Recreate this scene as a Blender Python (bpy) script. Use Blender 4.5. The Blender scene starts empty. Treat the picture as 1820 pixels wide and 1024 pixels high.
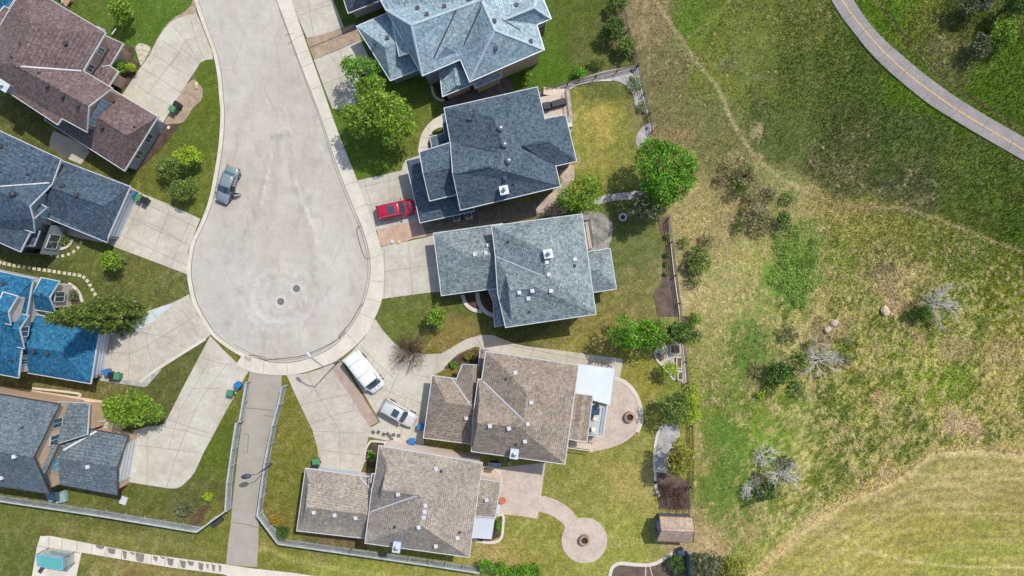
import bpy, bmesh, math, random
import numpy as np
from mathutils import Vector, Matrix
from mathutils.bvhtree import BVHTree

scene = bpy.context.scene
COL = scene.collection
R = math.radians
# ------------------------------------------------------------------ camera
H = 84.0            # flying height in metres, camera looks straight down
FPX = 1218.0        # focal length in pixels of the 1820 px wide photograph
cam_d = bpy.data.cameras.new('camera'); cam = bpy.data.objects.new('camera', cam_d)
COL.objects.link(cam); scene.camera = cam
cam.location = (0, 0, H); cam.rotation_euler = (0, 0, 0)
cam_d.sensor_width = 36.0; cam_d.lens = 36.0 * FPX / 1820.0
cam_d.clip_start = 0.5; cam_d.clip_end = 3000
# ------------------------------------------------------------------ light
SUN_EL = R(56.6); SUN_AZ = math.atan2(6.5, 7.0)      # azimuth from +Y towards +X
sunv = Vector((math.sin(SUN_AZ)*math.cos(SUN_EL), math.cos(SUN_AZ)*math.cos(SUN_EL), math.sin(SUN_EL)))
world = bpy.data.worlds.new("World"); scene.world = world; world.use_nodes = True
wn = world.node_tree.nodes; wl = world.node_tree.links
bg = wn.get('Background') or wn.new('ShaderNodeBackground')
sky = wn.new('ShaderNodeTexSky'); sky.sky_type = 'NISHITA'; sky.sun_disc = False
sky.sun_elevation = SUN_EL; sky.sun_rotation = SUN_AZ; sky.air_density = 1.0; sky.dust_density = 1.5
wl.new(sky.outputs[0], bg.inputs[0]); bg.inputs[1].default_value = 0.15
sd = bpy.data.lights.new('sun', 'SUN'); sd.energy = 3.4; sd.angle = R(0.6); sd.color = (1.0, 0.95, 0.865)
so = bpy.data.objects.new('sun', sd); COL.objects.link(so)
so.rotation_euler = (-sunv).to_track_quat('-Z', 'Y').to_euler(); so.location = sunv*200
vs = scene.view_settings; vs.view_transform = 'Standard'; vs.look = 'None'; vs.exposure = 0.27; vs.gamma = 1.0
try: vs.use_curve_mapping = False
except Exception: pass
scene.render.engine = 'CYCLES'

random.seed(5); rng = np.random.default_rng(7)

# ------------------------------------------------------------------ helpers
def P(px, py, z=0.0):
    s = (H - z)/FPX
    return Vector(((px-910.0)*s, (512.0-py)*s, z))
def lin(c):
    c = c/255.0
    return c/12.92 if c <= 0.04045 else ((c+0.055)/1.055)**2.4
def rgb(r, g, b, k=0.85): return (lin(r)*k, lin(g)*k, lin(b)*k, 1)

_uid = {}
def tag(o, label=None, cat=None, group=None, kind=None):
    if label: o['label'] = label
    if cat: o['category'] = cat
    if group: o['group'] = group
    if kind: o['kind'] = kind
    return o
def root(name, loc, label, cat, group=None):
    o = bpy.data.objects.new(name, None); COL.objects.link(o)
    o.location = (loc[0], loc[1], loc[2] if len(loc) > 2 else 0.0); o.empty_display_size = 0.3
    return tag(o, label, cat, group)

class MB:
    def __init__(s): s.v = []; s.f = []; s.m = []
    def face(s, pts, m=0):
        n = len(s.v); s.v += [tuple(p) for p in pts]; s.f.append(list(range(n, n+len(pts)))); s.m.append(m)
    def box(s, c, size, rz=0.0, m=0, taper=1.0, rot=None):
        hx, hy, hz = size[0]/2, size[1]/2, size[2]/2
        mt = rot if rot is not None else Matrix.Rotation(rz, 3, 'Z')
        n = len(s.v)
        for z, t in ((-hz, taper), (hz, 1.0)) if taper <= 1 else ((-hz, 1.0), (hz, 1/taper)):
            for x, y in ((-hx, -hy), (hx, -hy), (hx, hy), (-hx, hy)):
                s.v.append(tuple(Vector(c) + mt @ Vector((x*t, y*t, z))))
        for q in ((0,3,2,1), (4,5,6,7), (0,1,5,4), (1,2,6,5), (2,3,7,6), (3,0,4,7)):
            s.f.append([n+i for i in q]); s.m.append(m)
    def bar(s, a, b, w, h=None, m=0):
        a = Vector(a); b = Vector(b); d = b-a; L = d.length
        if L < 1e-5: return
        h = h or w
        q = d.to_track_quat('X', 'Z').to_matrix()
        s.box((a+b)/2, (L, w, h), m=m, rot=q)
    def tube(s, pts, r, seg=8, m=0, cap=True):
        rings = []
        pts = [Vector(p) for p in pts]
        rr = r if isinstance(r, (list, tuple)) else [r]*len(pts)
        for i, p in enumerate(pts):
            d = (pts[min(i+1, len(pts)-1)] - pts[max(i-1, 0)])
            if d.length < 1e-6: d = Vector((0, 0, 1))
            q = d.to_track_quat('Z', 'Y').to_matrix(); n = len(s.v)
            for k in range(seg):
                a = 2*math.pi*k/seg
                s.v.append(tuple(p + q @ Vector((math.cos(a)*rr[i], math.sin(a)*rr[i], 0))))
            rings.append(n)
        for i in range(len(rings)-1):
            for k in range(seg):
                k2 = (k+1) % seg
                s.f.append([rings[i]+k, rings[i]+k2, rings[i+1]+k2, rings[i+1]+k]); s.m.append(m)
        if cap:
            s.f.append([rings[0]+k for k in range(seg)][::-1]); s.m.append(m)
            s.f.append([rings[-1]+k for k in range(seg)]); s.m.append(m)
    def lathe(s, c, prof, seg=20, m=0):
        c = Vector(c); rings = []
        for r, z in prof:
            n = len(s.v)
            for k in range(seg):
                a = 2*math.pi*k/seg; s.v.append((c.x+r*math.cos(a), c.y+r*math.sin(a), c.z+z))
            rings.append(n)
        for i in range(len(rings)-1):
            for k in range(seg):
                k2 = (k+1) % seg
                s.f.append([rings[i]+k, rings[i]+k2, rings[i+1]+k2, rings[i+1]+k]); s.m.append(m)
        s.f.append([rings[0]+k for k in range(seg)][::-1]); s.m.append(m)
        s.f.append([rings[-1]+k for k in range(seg)]); s.m.append(m)
    def build(s, name, mats, parent=None, smooth=False, world=True):
        me = bpy.data.meshes.new(name)
        off = Vector((0, 0, 0))
        v = s.v
        if parent is not None and world:
            off = pworld(parent); v = [(a-off.x, b-off.y, c-off.z) for a, b, c in s.v]
        me.from_pydata(v, [], s.f)
        if not isinstance(mats, (list, tuple)): mats = [mats]
        for mm in mats: me.materials.append(mm)
        me.polygons.foreach_set('material_index', s.m)
        if smooth: me.polygons.foreach_set('use_smooth', [True]*len(s.f))
        me.update()
        o = bpy.data.objects.new(name, me); COL.objects.link(o)
        if parent is not None: o.parent = parent
        return o
def pworld(o):
    t = Vector((0, 0, 0))
    while o is not None: t += Vector(o.location); o = o.parent
    return t
def copy_tree(o, parent=None):
    c = o.copy(); COL.objects.link(c); c.parent = parent
    for ch in [x for x in o.children]: copy_tree(ch, c)
    return c

# ------------------------------------------------------------------ materials
def newmat(name):
    m = bpy.data.materials.new(name); m.use_nodes = True
    nt = m.node_tree; b = nt.nodes['Principled BSDF']; return m, nt, b
def N(nt, typ, **kw):
    n = nt.nodes.new(typ)
    for k, v in kw.items(): setattr(n, k, v)
    return n
def noise(nt, vec, scale, detail=4, rough=0.6):
    n = N(nt, 'ShaderNodeTexNoise'); n.inputs['Scale'].default_value = scale
    n.inputs['Detail'].default_value = detail; n.inputs['Roughness'].default_value = rough
    nt.links.new(vec, n.inputs['Vector']); return n.outputs[0]
def ramp(nt, fac, stops):
    r = N(nt, 'ShaderNodeValToRGB'); e = r.color_ramp.elements
    e[0].position = stops[0][0]; e[0].color = stops[0][1]
    e[1].position = stops[-1][0]; e[1].color = stops[-1][1]
    for p, c in stops[1:-1]:
        x = e.new(p); x.color = c
    nt.links.new(fac, r.inputs[0]); return r.outputs[0]
def g(v): return (v, v, v, 1)
def mulc(nt, a, b, fac=1.0):
    m = N(nt, 'ShaderNodeMix', data_type='RGBA', blend_type='MULTIPLY'); m.inputs[0].default_value = fac
    nt.links.new(a, m.inputs[6]); nt.links.new(b, m.inputs[7]); return m.outputs[2]
def mixc(nt, f, a, b):
    m = N(nt, 'ShaderNodeMix', data_type='RGBA')
    nt.links.new(f, m.inputs[0])
    for i, c in ((6, a), (7, b)):
        if isinstance(c, tuple): m.inputs[i].default_value = c
        else: nt.links.new(c, m.inputs[i])
    return m.outputs[2]
def bump(nt, b, h, strength=0.3, dist=0.05):
    n = N(nt, 'ShaderNodeBump'); n.inputs['Strength'].default_value = strength; n.inputs['Distance'].default_value = dist
    nt.links.new(h, n.inputs['Height']); nt.links.new(n.outputs[0], b.inputs['Normal'])
def pos(nt): return N(nt, 'ShaderNodeNewGeometry').outputs['Position']

def mat_plain(name, c, rough=0.6, metal=0.0, spec=0.5, var=0.12, scale=3.0):
    m, nt, b = newmat(name); p = pos(nt)
    n1 = noise(nt, p, scale, 5)
    k = ramp(nt, n1, [(0.3, g(1-var)), (0.7, g(1.0))])
    rg = N(nt, 'ShaderNodeRGB'); rg.outputs[0].default_value = c
    nt.links.new(mulc(nt, rg.outputs[0], k), b.inputs['Base Color'])
    b.inputs['Roughness'].default_value = rough; b.inputs['Metallic'].default_value = metal
    b.inputs['Specular IOR Level'].default_value = spec
    return m
def mat_speck(name, c1, c2, s1=0.4, s2=14.0, var=0.25, rough=0.9, bstr=0.3, s3=None, patch=0.12, spos=(0.35,0.65)):
    """two toned patchy surface with a fine grain"""
    m, nt, b = newmat(name); p = pos(nt)
    n1 = noise(nt, p, s1, 6, 0.62)
    base = mixc(nt, ramp(nt, n1, [(spos[0], g(0)), (spos[1], g(1))]), c1, c2)
    n2 = noise(nt, p, s2, 3, 0.7)
    base = mulc(nt, base, ramp(nt, n2, [(0.3, g(1-var)), (0.7, g(1+var*0.3))]))
    n3 = noise(nt, p, s3 or s1*4.5, 5, 0.7)
    base = mulc(nt, base, ramp(nt, n3, [(0.35, g(1-patch)), (0.65, g(1.0))]))
    nt.links.new(base, b.inputs['Base Color']); b.inputs['Roughness'].default_value = rough
    b.inputs['Specular IOR Level'].default_value = 0.25
    bump(nt, b, n2, bstr, 0.03)
    return m
def mat_roof(name, c1, c2, c3, tab=3.8, contrast=1.0):
    """asphalt shingles: random tabs, courses that follow the slope, streaky weathering"""
    m, nt, b = newmat(name); p = pos(nt)
    wp = N(nt, 'ShaderNodeVectorMath', operation='ADD')
    nw = N(nt, 'ShaderNodeTexNoise'); nw.inputs['Scale'].default_value = 1.5; nt.links.new(p, nw.inputs['Vector'])
    sc = N(nt, 'ShaderNodeVectorMath', operation='SCALE'); sc.inputs[3].default_value = 0.3
    nt.links.new(nw.outputs[1], sc.inputs[0]); nt.links.new(p, wp.inputs[0]); nt.links.new(sc.outputs[0], wp.inputs[1])
    v = N(nt, 'ShaderNodeTexVoronoi'); v.inputs['Scale'].default_value = tab
    v.inputs['Randomness'].default_value = 0.9
    nt.links.new(wp.outputs[0], v.inputs['Vector'])
    hs = N(nt, 'ShaderNodeSeparateColor'); nt.links.new(v.outputs['Color'], hs.inputs[0])
    base = mixc(nt, ramp(nt, hs.outputs[0], [(0.15, g(0)), (0.85, g(1))]), c1, c2)
    n1 = noise(nt, p, 3.6, 5, 0.8)
    base = mixc(nt, ramp(nt, n1, [(0.47, g(0)), (0.74, g(0.8*contrast))]), base, c3)
    n2 = noise(nt, p, 0.45, 6, 0.7)
    base = mulc(nt, base, ramp(nt, n2, [(0.32, g(0.78)), (0.68, g(1.10))]))
    # courses: dark line every 0.14 m of height on the slope
    sx = N(nt, 'ShaderNodeSeparateXYZ'); nt.links.new(p, sx.inputs[0])
    mm = N(nt, 'ShaderNodeMath', operation='MULTIPLY'); mm.inputs[1].default_value = 2*math.pi/0.13
    nt.links.new(sx.outputs[2], mm.inputs[0])
    s = N(nt, 'ShaderNodeMath', operation='SINE'); nt.links.new(mm.outputs[0], s.inputs[0])
    base = mulc(nt, base, ramp(nt, s.outputs[0], [(0.0, g(0.78)), (0.45, g(1.0))]))
    n3 = noise(nt, p, 5.2, 3, 0.85)
    base = mulc(nt, base, ramp(nt, n3, [(0.36, g(0.74)), (0.60, g(1.08))]), min(1.0, contrast))
    nt.links.new(base, b.inputs['Base Color']); b.inputs['Roughness'].default_value = 0.88
    b.inputs['Specular IOR Level'].default_value = 0.22
    bump(nt, b, n3, 0.5, 0.03)
    return m
def mat_leaf(name, c1, c2, c3=None):
    m, nt, b = newmat(name)
    gi = N(nt, 'ShaderNodeNewGeometry'); c3 = c3 or c2
    base = ramp(nt, gi.outputs['Random Per Island'], [(0.0, c1), (0.55, c2), (1.0, c3)])
    n = noise(nt, gi.outputs['Position'], 0.9, 3)
    base = mulc(nt, base, ramp(nt, n, [(0.36, g(0.52)), (0.62, g(1.02))]))
    nt.links.new(base, b.inputs['Base Color']); b.inputs['Roughness'].default_value = 0.55
    b.inputs['Specular IOR Level'].default_value = 0.3
    tr = N(nt, 'ShaderNodeBsdfTranslucent'); nt.links.new(base, tr.inputs[0])
    mx = N(nt, 'ShaderNodeMixShader'); mx.inputs[0].default_value = 0.2
    nt.links.new(b.outputs[0], mx.inputs[1]); nt.links.new(tr.outputs[0], mx.inputs[2])
    nt.links.new(mx.outputs[0], nt.nodes['Material Output'].inputs[0])
    return m
def mat_attr(name, attr, s1, s2, v1, v2, rough=0.9, bs=0.4, bd=0.08, s3=1.0, v3=0.15):
    m, nt, b = newmat(name)
    a = N(nt, 'ShaderNodeAttribute'); a.attribute_name = attr; p = pos(nt)
    n1 = noise(nt, p, s1, 5, 0.7); n2 = noise(nt, p, s2, 3, 0.75); n3 = noise(nt, p, s3, 4, 0.6)
    base = mulc(nt, a.outputs[0], ramp(nt, n1, [(0.34, g(1-v1)), (0.66, g(1+v1*0.6))]))
    base = mulc(nt, base, ramp(nt, n2, [(0.34, g(1-v2)), (0.66, g(1+v2*0.6))]))
    base = mulc(nt, base, ramp(nt, n3, [(0.34, g(1-v3)), (0.66, g(1+v3*0.6))]))
    nt.links.new(base, b.inputs['Base Color']); b.inputs['Roughness'].default_value = rough
    b.inputs['Specular IOR Level'].default_value = 0.2
    bump(nt, b, n2, bs, bd)
    return m
def mat_glass(name, c, rough=0.06):
    m, nt, b = newmat(name); b.inputs['Base Color'].default_value = c
    b.inputs['Roughness'].default_value = rough; b.inputs['Specular IOR Level'].default_value = 0.9
    b.inputs['Coat Weight'].default_value = 0.5; b.inputs['Coat Roughness'].default_value = 0.04
    return m
def mat_paint(name, c, rough=0.25):
    m, nt, b = newmat(name); b.inputs['Base Color'].default_value = c
    b.inputs['Roughness'].default_value = rough; b.inputs['Coat Weight'].default_value = 0.8
    b.inputs['Coat Roughness'].default_value = 0.08; b.inputs['Metallic'].default_value = 0.15
    n = noise(nt, pos(nt), 6, 4); 
    rr = ramp(nt, n, [(0.3, g(rough*0.8)), (0.8, g(min(1, rough*1.6)))]); nt.links.new(rr, b.inputs['Roughness'])
    return m

CONC = mat_speck('concrete', rgb(210,204,190), rgb(190,182,166), 0.3, 8, 0.18, 0.9, 0.15, patch=0.16)
CONC2 = mat_speck('concrete_pale', rgb(222,214,200), rgb(206,197,181), 0.5, 9, 0.14, 0.9, 0.15, patch=0.10)
CONCN = mat_speck('concrete_new', rgb(205,215,218), rgb(190,200,202), 0.5, 9, 0.12, 0.9, 0.1)
CONCP = mat_speck('concrete_stained', rgb(208,199,186), rgb(188,178,163), 0.35, 8, 0.2, 0.9, 0.15, patch=0.18)
JOINT = mat_plain('joint', rgb(160,152,138), 0.95, var=.35, scale=1.2)
CRACK = mat_plain('tar_seal', rgb(96,90,84), 0.8)
ASPH = mat_speck('asphalt_path', rgb(178,170,158), rgb(166,158,146), 0.3, 18, 0.2, 0.9, 0.2, patch=0.1)
BIKE = mat_speck('asphalt_grey', rgb(162,155,152), rgb(144,138,136), 0.5, 9, 0.28, 0.9, 0.2, patch=0.08)
YELLOW = mat_plain('yellow_paint', rgb(228,188,100), 0.7, var=0.5, scale=7)
GRAVEL = mat_speck('gravel_tan', rgb(196,176,152), rgb(170,148,126), 1.2, 9, 0.45, 0.95, 0.8, patch=0.2)
GRAVG = mat_speck('gravel_grey', rgb(205,200,196), rgb(168,164,160), 1.2, 8, 0.42, 0.95, 0.8, patch=0.2)
BRICKP = mat_speck('brick_paver', rgb(192,172,156), rgb(170,150,136), 1.5, 8, 0.25, 0.9, 0.4, patch=0.12)
PAVER = mat_speck('patio_paver', rgb(212,196,180), rgb(192,176,162), 0.7, 7, 0.22, 0.9, 0.3, patch=0.12)
MULCH = mat_speck('mulch', rgb(112,92,80), rgb(84,68,58), 1.4, 7, 0.5, 0.95, 0.9, patch=0.25)
SOIL = mat_speck('soil', rgb(128,110,98), rgb(98,84,76), 1.0, 6, 0.4, 0.95, 0.9, patch=0.2)
WHITE = mat_plain('white_trim', rgb(208,211,213), 0.6, var=0.22, scale=2)
CREAM = mat_plain('cream_trim', rgb(225,214,196), 0.6, var=0.1)
DARKTRIM = mat_plain('dark_trim', rgb(62,62,66), 0.6)
WBRICK = mat_speck('wall_brick_tan', rgb(222,192,162), rgb(204,174,146), 1.2, 12, 0.25, 0.9, 0.4)
WTAN = mat_speck('wall_stucco_tan', rgb(186,166,146), rgb(170,150,132), 0.6, 10, 0.12, 0.9, 0.2)
WGREY = mat_speck('wall_siding_grey', rgb(160,166,170), rgb(146,152,156), 0.6, 10, 0.12, 0.8, 0.2)
WPINK = mat_speck('wall_stucco_pink', rgb(244,226,214), rgb(232,212,200), 0.6, 10, 0.08, 0.9, 0.2)
WCREAM = mat_speck('wall_stucco_cream', rgb(214,206,198), rgb(200,192,184), 0.6, 10, 0.1, 0.9, 0.2)
WDARK = mat_speck('wall_siding_taupe', rgb(128,120,112), rgb(112,104,98), 0.6, 10, 0.12, 0.8, 0.2)
WINDOW = mat_glass('window_glass', rgb(46,74,86))
WINDOWT = mat_glass('window_glass_teal', rgb(120,170,184), 0.15)
GDOOR = mat_plain('garage_door', rgb(206,216,226), 0.5, var=0.06)
R_BROWN = mat_roof('shingle_purple_brown', rgb(102,85,85), rgb(128,109,107), rgb(162,144,140))
R_BLUE = mat_roof('shingle_slate_blue', rgb(60,78,96), rgb(86,104,120), rgb(120,136,148))
R_SLATE = mat_roof('shingle_dark_slate', rgb(66,84,98), rgb(94,112,126), rgb(136,150,160))
R_GREY = mat_roof('shingle_mid_grey', rgb(112,128,132), rgb(148,162,165), rgb(200,211,211), 3.4, 1.0)
R_LIGHT = mat_roof('shingle_pale_blue', rgb(132,158,170), rgb(172,194,204), rgb(222,234,238), 3.8, 1.0)
R_VIVID = mat_roof('shingle_bright_blue', rgb(26,92,130), rgb(46,122,162), rgb(100,162,194))
R_TEAL = mat_roof('shingle_teal_grey', rgb(88,102,112), rgb(114,128,137), rgb(154,166,173))
R_TAN = mat_roof('shingle_tan_brown', rgb(142,128,114), rgb(168,153,138), rgb(202,187,171))
R_TAUPE = mat_roof('shingle_taupe', rgb(152,141,129), rgb(176,165,152), rgb(206,195,181))
BLACK = mat_plain('black_plastic', rgb(38,40,44), 0.45)
RUBBER = mat_plain('rubber', rgb(34,34,36), 0.85)
STEEL = mat_plain('steel', rgb(160,164,168), 0.35, metal=0.7)
CHROME = mat_plain('chrome', rgb(210,212,214), 0.15, metal=0.9)
REDL = mat_plain('red_lens', rgb(190,30,34), 0.2)
LENS = mat_glass('headlight_lens', rgb(220,226,230), 0.1)
GREENP = mat_plain('green_plastic', rgb(74,140,96), 0.5)
BLUEP = mat_plain('blue_plastic', rgb(36,120,190), 0.45)
PALEB = mat_plain('pale_blue_plastic', rgb(120,176,220), 0.5)
WOOD = mat_speck('wood_tan', rgb(218,192,168), rgb(200,172,148), 1.5, 8, 0.15, 0.8, 0.2)
WOODB = mat_speck('wood_brown', rgb(150,112,88), rgb(126,92,72), 1.5, 8, 0.2, 0.8, 0.2)
WOODG = mat_speck('wood_weathered', rgb(176,182,184), rgb(146,152,154), 0.9, 9, 0.25, 0.85, 0.3, patch=0.2)
WOODD = mat_speck('wood_dark_weathered', rgb(112,98,88), rgb(84,74,66), 0.9, 9, 0.25, 0.85, 0.3)
BARK = mat_speck('bark', rgb(104,88,74), rgb(76,64,54), 2.0, 12, 0.3, 0.95, 0.8)
TWIG = mat_speck('twig_brown', rgb(128,98,86), rgb(104,80,72), 2.0, 12, 0.3, 0.95, 0.3)
TWIGW = mat_speck('twig_bleached', rgb(238,232,222), rgb(214,206,196), 2.0, 12, 0.15, 0.95, 0.3)
ROCK = mat_speck('boulder', rgb(222,204,178), rgb(196,176,152), 1.2, 9, 0.25, 0.9, 0.8)
METALW = mat_plain('white_metal', rgb(228,234,238), 0.35, metal=0.35, var=0.1, scale=0.6)
STONE = mat_speck('pale_stone', rgb(214,206,176), rgb(196,188,158), 2, 10, 0.15, 0.9, 0.3)
STONED = mat_speck('dark_stone', rgb(120,116,108), rgb(98,94,88), 2, 10, 0.2, 0.9, 0.4)
TERRA = mat_plain('terracotta', rgb(196,120,88), 0.8)
BLOCK = mat_speck('ring_block', rgb(196,166,146), rgb(170,140,122), 2, 8, 0.3, 0.9, 0.5)
ASHM = mat_plain('ash', rgb(70,56,48), 0.95, var=0.4)
TARPB = mat_plain('blue_tarp', rgb(120,156,180), 0.55, var=0.3, scale=2)
TARPG = mat_plain('green_tarp', rgb(150,176,170), 0.6, var=0.3, scale=2)
DKCLOTH = mat_plain('dark_cover', rgb(58,60,68), 0.7, var=0.3, scale=2)
TEALG = mat_glass('teal_glass', rgb(96,186,176), 0.12); TEALG.node_tree.nodes['Principled BSDF'].inputs['Alpha'].default_value = 0.72
LAMPG = mat_plain('lamp_grey', rgb(64,74,92), 0.4)
# foliage
L_BRIGHT = mat_leaf('leaf_bright', rgb(100,142,34), rgb(142,180,52), rgb(186,214,88))
L_VIVID = mat_leaf('leaf_vivid', rgb(80,138,28), rgb(118,178,42), rgb(162,210,76))
L_MID = mat_leaf('leaf_mid', rgb(92,122,46), rgb(128,156,64), rgb(172,192,104))
L_DARK = mat_leaf('leaf_dark', rgb(62,100,36), rgb(90,128,46), rgb(126,156,72))
L_LIME = mat_leaf('leaf_lime', rgb(140,176,34), rgb(176,208,48), rgb(204,226,86))
L_YELLOW = mat_leaf('leaf_yellowgreen', rgb(138,146,48), rgb(172,174,68), rgb(200,194,96))
L_GREY = mat_leaf('leaf_greygreen', rgb(92,104,70), rgb(124,134,94), rgb(160,164,124))
L_SPRUCE = mat_leaf('leaf_spruce', rgb(84,112,42), rgb(120,142,58), rgb(160,176,90))
L_GOLD = mat_leaf('leaf_gold', rgb(170,140,40), rgb(200,160,50), rgb(150,150,60))
L_SCRUB = mat_leaf('leaf_scrub', rgb(126,124,74), rgb(164,158,104), rgb(198,188,138))
L_BROWN = mat_leaf('leaf_brown', rgb(110,84,70), rgb(140,106,88), rgb(168,134,112))
# ------------------------------------------------------------------ ground colour field (natural colours of soil and vegetation)
_pg = [rng.random((64, 64)) for _ in range(8)]
def vnoise(x, y, k=0):
    gk = _pg[k % 8]; xi = np.floor(x).astype(int); yi = np.floor(y).astype(int)
    fx = x-xi; fy = y-yi; fx = fx*fx*(3-2*fx); fy = fy*fy*(3-2*fy)
    a = gk[xi % 64, yi % 64]; b = gk[(xi+1) % 64, yi % 64]; c = gk[xi % 64, (yi+1) % 64]; d = gk[(xi+1) % 64, (yi+1) % 64]
    return (a*(1-fx)+b*fx)*(1-fy)+(c*(1-fx)+d*fx)*fy
def fbm(x, y, k=0, o=4):
    s = 0; a = 1; t = 0
    for i in range(o):
        s = s+a*vnoise(x*2**i+17.3*i, y*2**i+9.1*i, k+i); t += a; a *= 0.55
    return s/t
def inpoly(px, py, poly):
    ins = np.zeros(px.shape, bool); n = len(poly); j = n-1
    for i in range(n):
        xi, yi = poly[i]; xj, yj = poly[j]
        if yi != yj:
            c = ((yi > py) != (yj > py)) & (px < (xj-xi)*(py-yi)/(yj-yi)+xi); ins ^= c
        j = i
    return ins
def pldist(px, py, pl):
    d = np.full(px.shape, 1e9)
    for (x0, y0), (x1, y1) in zip(pl[:-1], pl[1:]):
        dx, dy = x1-x0, y1-y0; t = np.clip(((px-x0)*dx+(py-y0)*dy)/(dx*dx+dy*dy+1e-9), 0, 1)
        d = np.minimum(d, np.hypot(px-x0-t*dx, py-y0-t*dy))
    return d
def smooth(pts, n=6, closed=False):
    out = []; m = len(pts); rngi = range(m if closed else m-1)
    for i in rngi:
        p = [pts[(i+k) % m] if closed else pts[min(max(i+k, 0), m-1)] for k in (-1, 0, 1, 2)]
        for q in range(n):
            t = q/n
            out.append(tuple(0.5*((2*p[1][a])+(-p[0][a]+p[2][a])*t+(2*p[0][a]-5*p[1][a]+4*p[2][a]-p[3][a])*t*t+(-p[0][a]+3*p[1][a]-3*p[2][a]+p[3][a])*t**3) for a in (0, 1)))
    if not closed: out.append(tuple(pts[-1]))
    return out
# control points: x y  r g b (green/base)  dry mix amount 0..1
CP = """
30 330 92 96 44 .3|150 20 78 104 34 .1|250 50 76 110 30 .1|160 260 92 96 40 .3|370 180 84 108 30 .1|330 220 84 104 34 .15|300 330 96 108 40 .25|370 320 92 112 36 .2
100 470 80 88 42 .2|150 450 98 106 46 .3|250 480 104 106 50 .4|300 500 100 104 50 .4|180 510 92 100 44 .3|100 670 108 104 54 .4|330 660 92 96 46 .2|380 800 84 104 30 .1
270 900 88 98 40 .2|350 890 92 96 46 .3|430 690 110 112 40 .3|520 760 118 116 44 .4|520 850 116 118 46 .3|500 920 116 112 46 .4|600 955 110 100 60 .5
60 920 104 110 48 .3|300 970 114 116 56 .4|60 1010 96 104 44 .3|250 1010 128 124 62 .5|390 940 104 116 44 .2|480 990 110 122 44 .3|620 1000 140 146 58 .4|760 1020 140 140 60 .4
650 260 86 118 34 .1|640 140 84 112 36 .1|760 170 84 112 34 .2|740 230 96 112 40 .3|720 550 92 108 44 .25|830 550 84 104 44 .2|800 590 122 112 52 .5|960 580 74 90 44 .1
960 60 74 106 26 .05|960 120 72 108 24 .0|1030 30 78 96 32 .1|1060 80 92 98 44 .3|1080 130 88 102 44 .3
1060 220 158 144 70 .5|1040 260 150 140 66 .5|1100 290 128 130 56 .4|1100 380 88 104 46 .1|1100 450 92 108 52 .15|1130 420 96 112 54 .15|1130 520 122 118 66 .35|1120 560 124 118 62 .4|1040 580 130 120 60 .5|1010 610 150 134 72 .5
1150 640 150 136 62 .5|1130 820 148 138 70 .5|900 900 152 140 70 .5|1010 860 148 138 70 .5|1100 960 158 150 72 .5|930 980 152 140 68 .5|860 985 168 146 88 .6|1150 870 168 150 88 .6|1090 700 146 132 62 .5
1150 40 128 114 80 .6|1180 130 112 106 68 .45|1180 190 116 108 70 .45|1200 250 112 106 68 .4|1240 200 84 96 50 .3|1260 140 78 98 44 .2|1260 260 86 96 50 .3
1230 40 66 98 34 .05|1290 60 76 98 44 .25|1340 120 72 94 44 .2|1420 150 64 88 40 .15|1500 120 62 88 38 .12|1350 30 70 92 40 .25|1440 40 72 92 42 .2|1400 230 62 84 42 .15|1500 260 62 82 44 .2|1600 260 60 86 42 .15|1700 320 66 92 40 .15|1500 300 84 92 54 .35|1620 340 76 88 54 .3|1740 380 64 90 34 .1|1810 330 62 88 32 .1|1810 400 66 92 34 .1
1570 40 70 104 28 .05|1650 60 78 98 40 .2|1680 100 92 100 56 .4|1640 140 66 100 26 .05|1750 160 62 96 24 .05|1810 200 60 92 26 .05|1720 30 64 84 36 .1
1290 310 134 122 82 .6|1260 350 166 146 102 .75|1300 400 150 134 92 .65|1240 400 170 150 104 .75|1380 350 142 134 86 .5|1300 500 156 144 96 .65|1230 520 182 162 116 .8|1290 560 160 146 98 .7|1260 620 158 144 94 .65|1240 680 130 132 58 .35|1340 470 158 144 98 .65
1330 600 92 116 56 .2|1320 640 88 110 54 .2|1380 600 134 126 90 .5|1400 560 140 134 92 .5|1380 530 130 128 80 .45|1450 390 152 144 92 .5|1520 400 146 138 84 .5|1600 400 136 132 78 .45|1700 440 112 118 60 .3|1800 480 98 110 50 .25|1660 440 124 124 68 .4
1480 450 122 128 62 .3|1560 470 136 130 84 .45|1600 500 156 142 108 .6|1500 520 132 126 76 .4|1540 540 122 122 68 .35|1600 560 116 120 62 .3|1700 540 118 124 62 .35|1800 560 106 116 56 .35|1480 580 150 138 102 .5
1450 600 128 122 84 .4|1520 600 120 122 64 .35|1440 720 112 118 64 .35|1550 680 138 136 80 .5|1620 640 128 130 70 .45|1700 600 132 130 74 .5|1780 620 150 138 92 .5|1700 720 158 146 104 .6|1760 760 146 138 92 .55|1680 680 120 136 54 .3|1620 770 120 122 68 .5
1270 690 94 116 56 .3|1300 720 92 112 56 .3|1280 770 78 112 50 .15|1290 850 76 106 46 .15|1270 900 92 118 50 .2|1350 780 92 116 52 .2|1320 930 104 116 56 .3|1420 850 104 114 60 .4|1500 820 126 126 76 .5|1450 900 122 122 72 .5|1350 960 132 130 72 .45|1390 740 100 116 58 .3
1480 950 168 154 92 .6|1600 890 160 146 88 .5|1700 860 166 152 92 .5|1800 900 150 140 76 .4|1550 960 164 154 76 .45|1650 960 158 148 72 .4|1780 960 152 150 68 .4|1500 1000 162 156 76 .4|1700 1010 150 150 66 .4|1400 1000 160 152 78 .5|1800 840 160 148 88 .5
1240 950 170 150 108 .6|1250 800 146 142 66 .4|1240 730 132 138 54 .3|1215 620 130 130 58 .4
"""
cps = []
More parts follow.
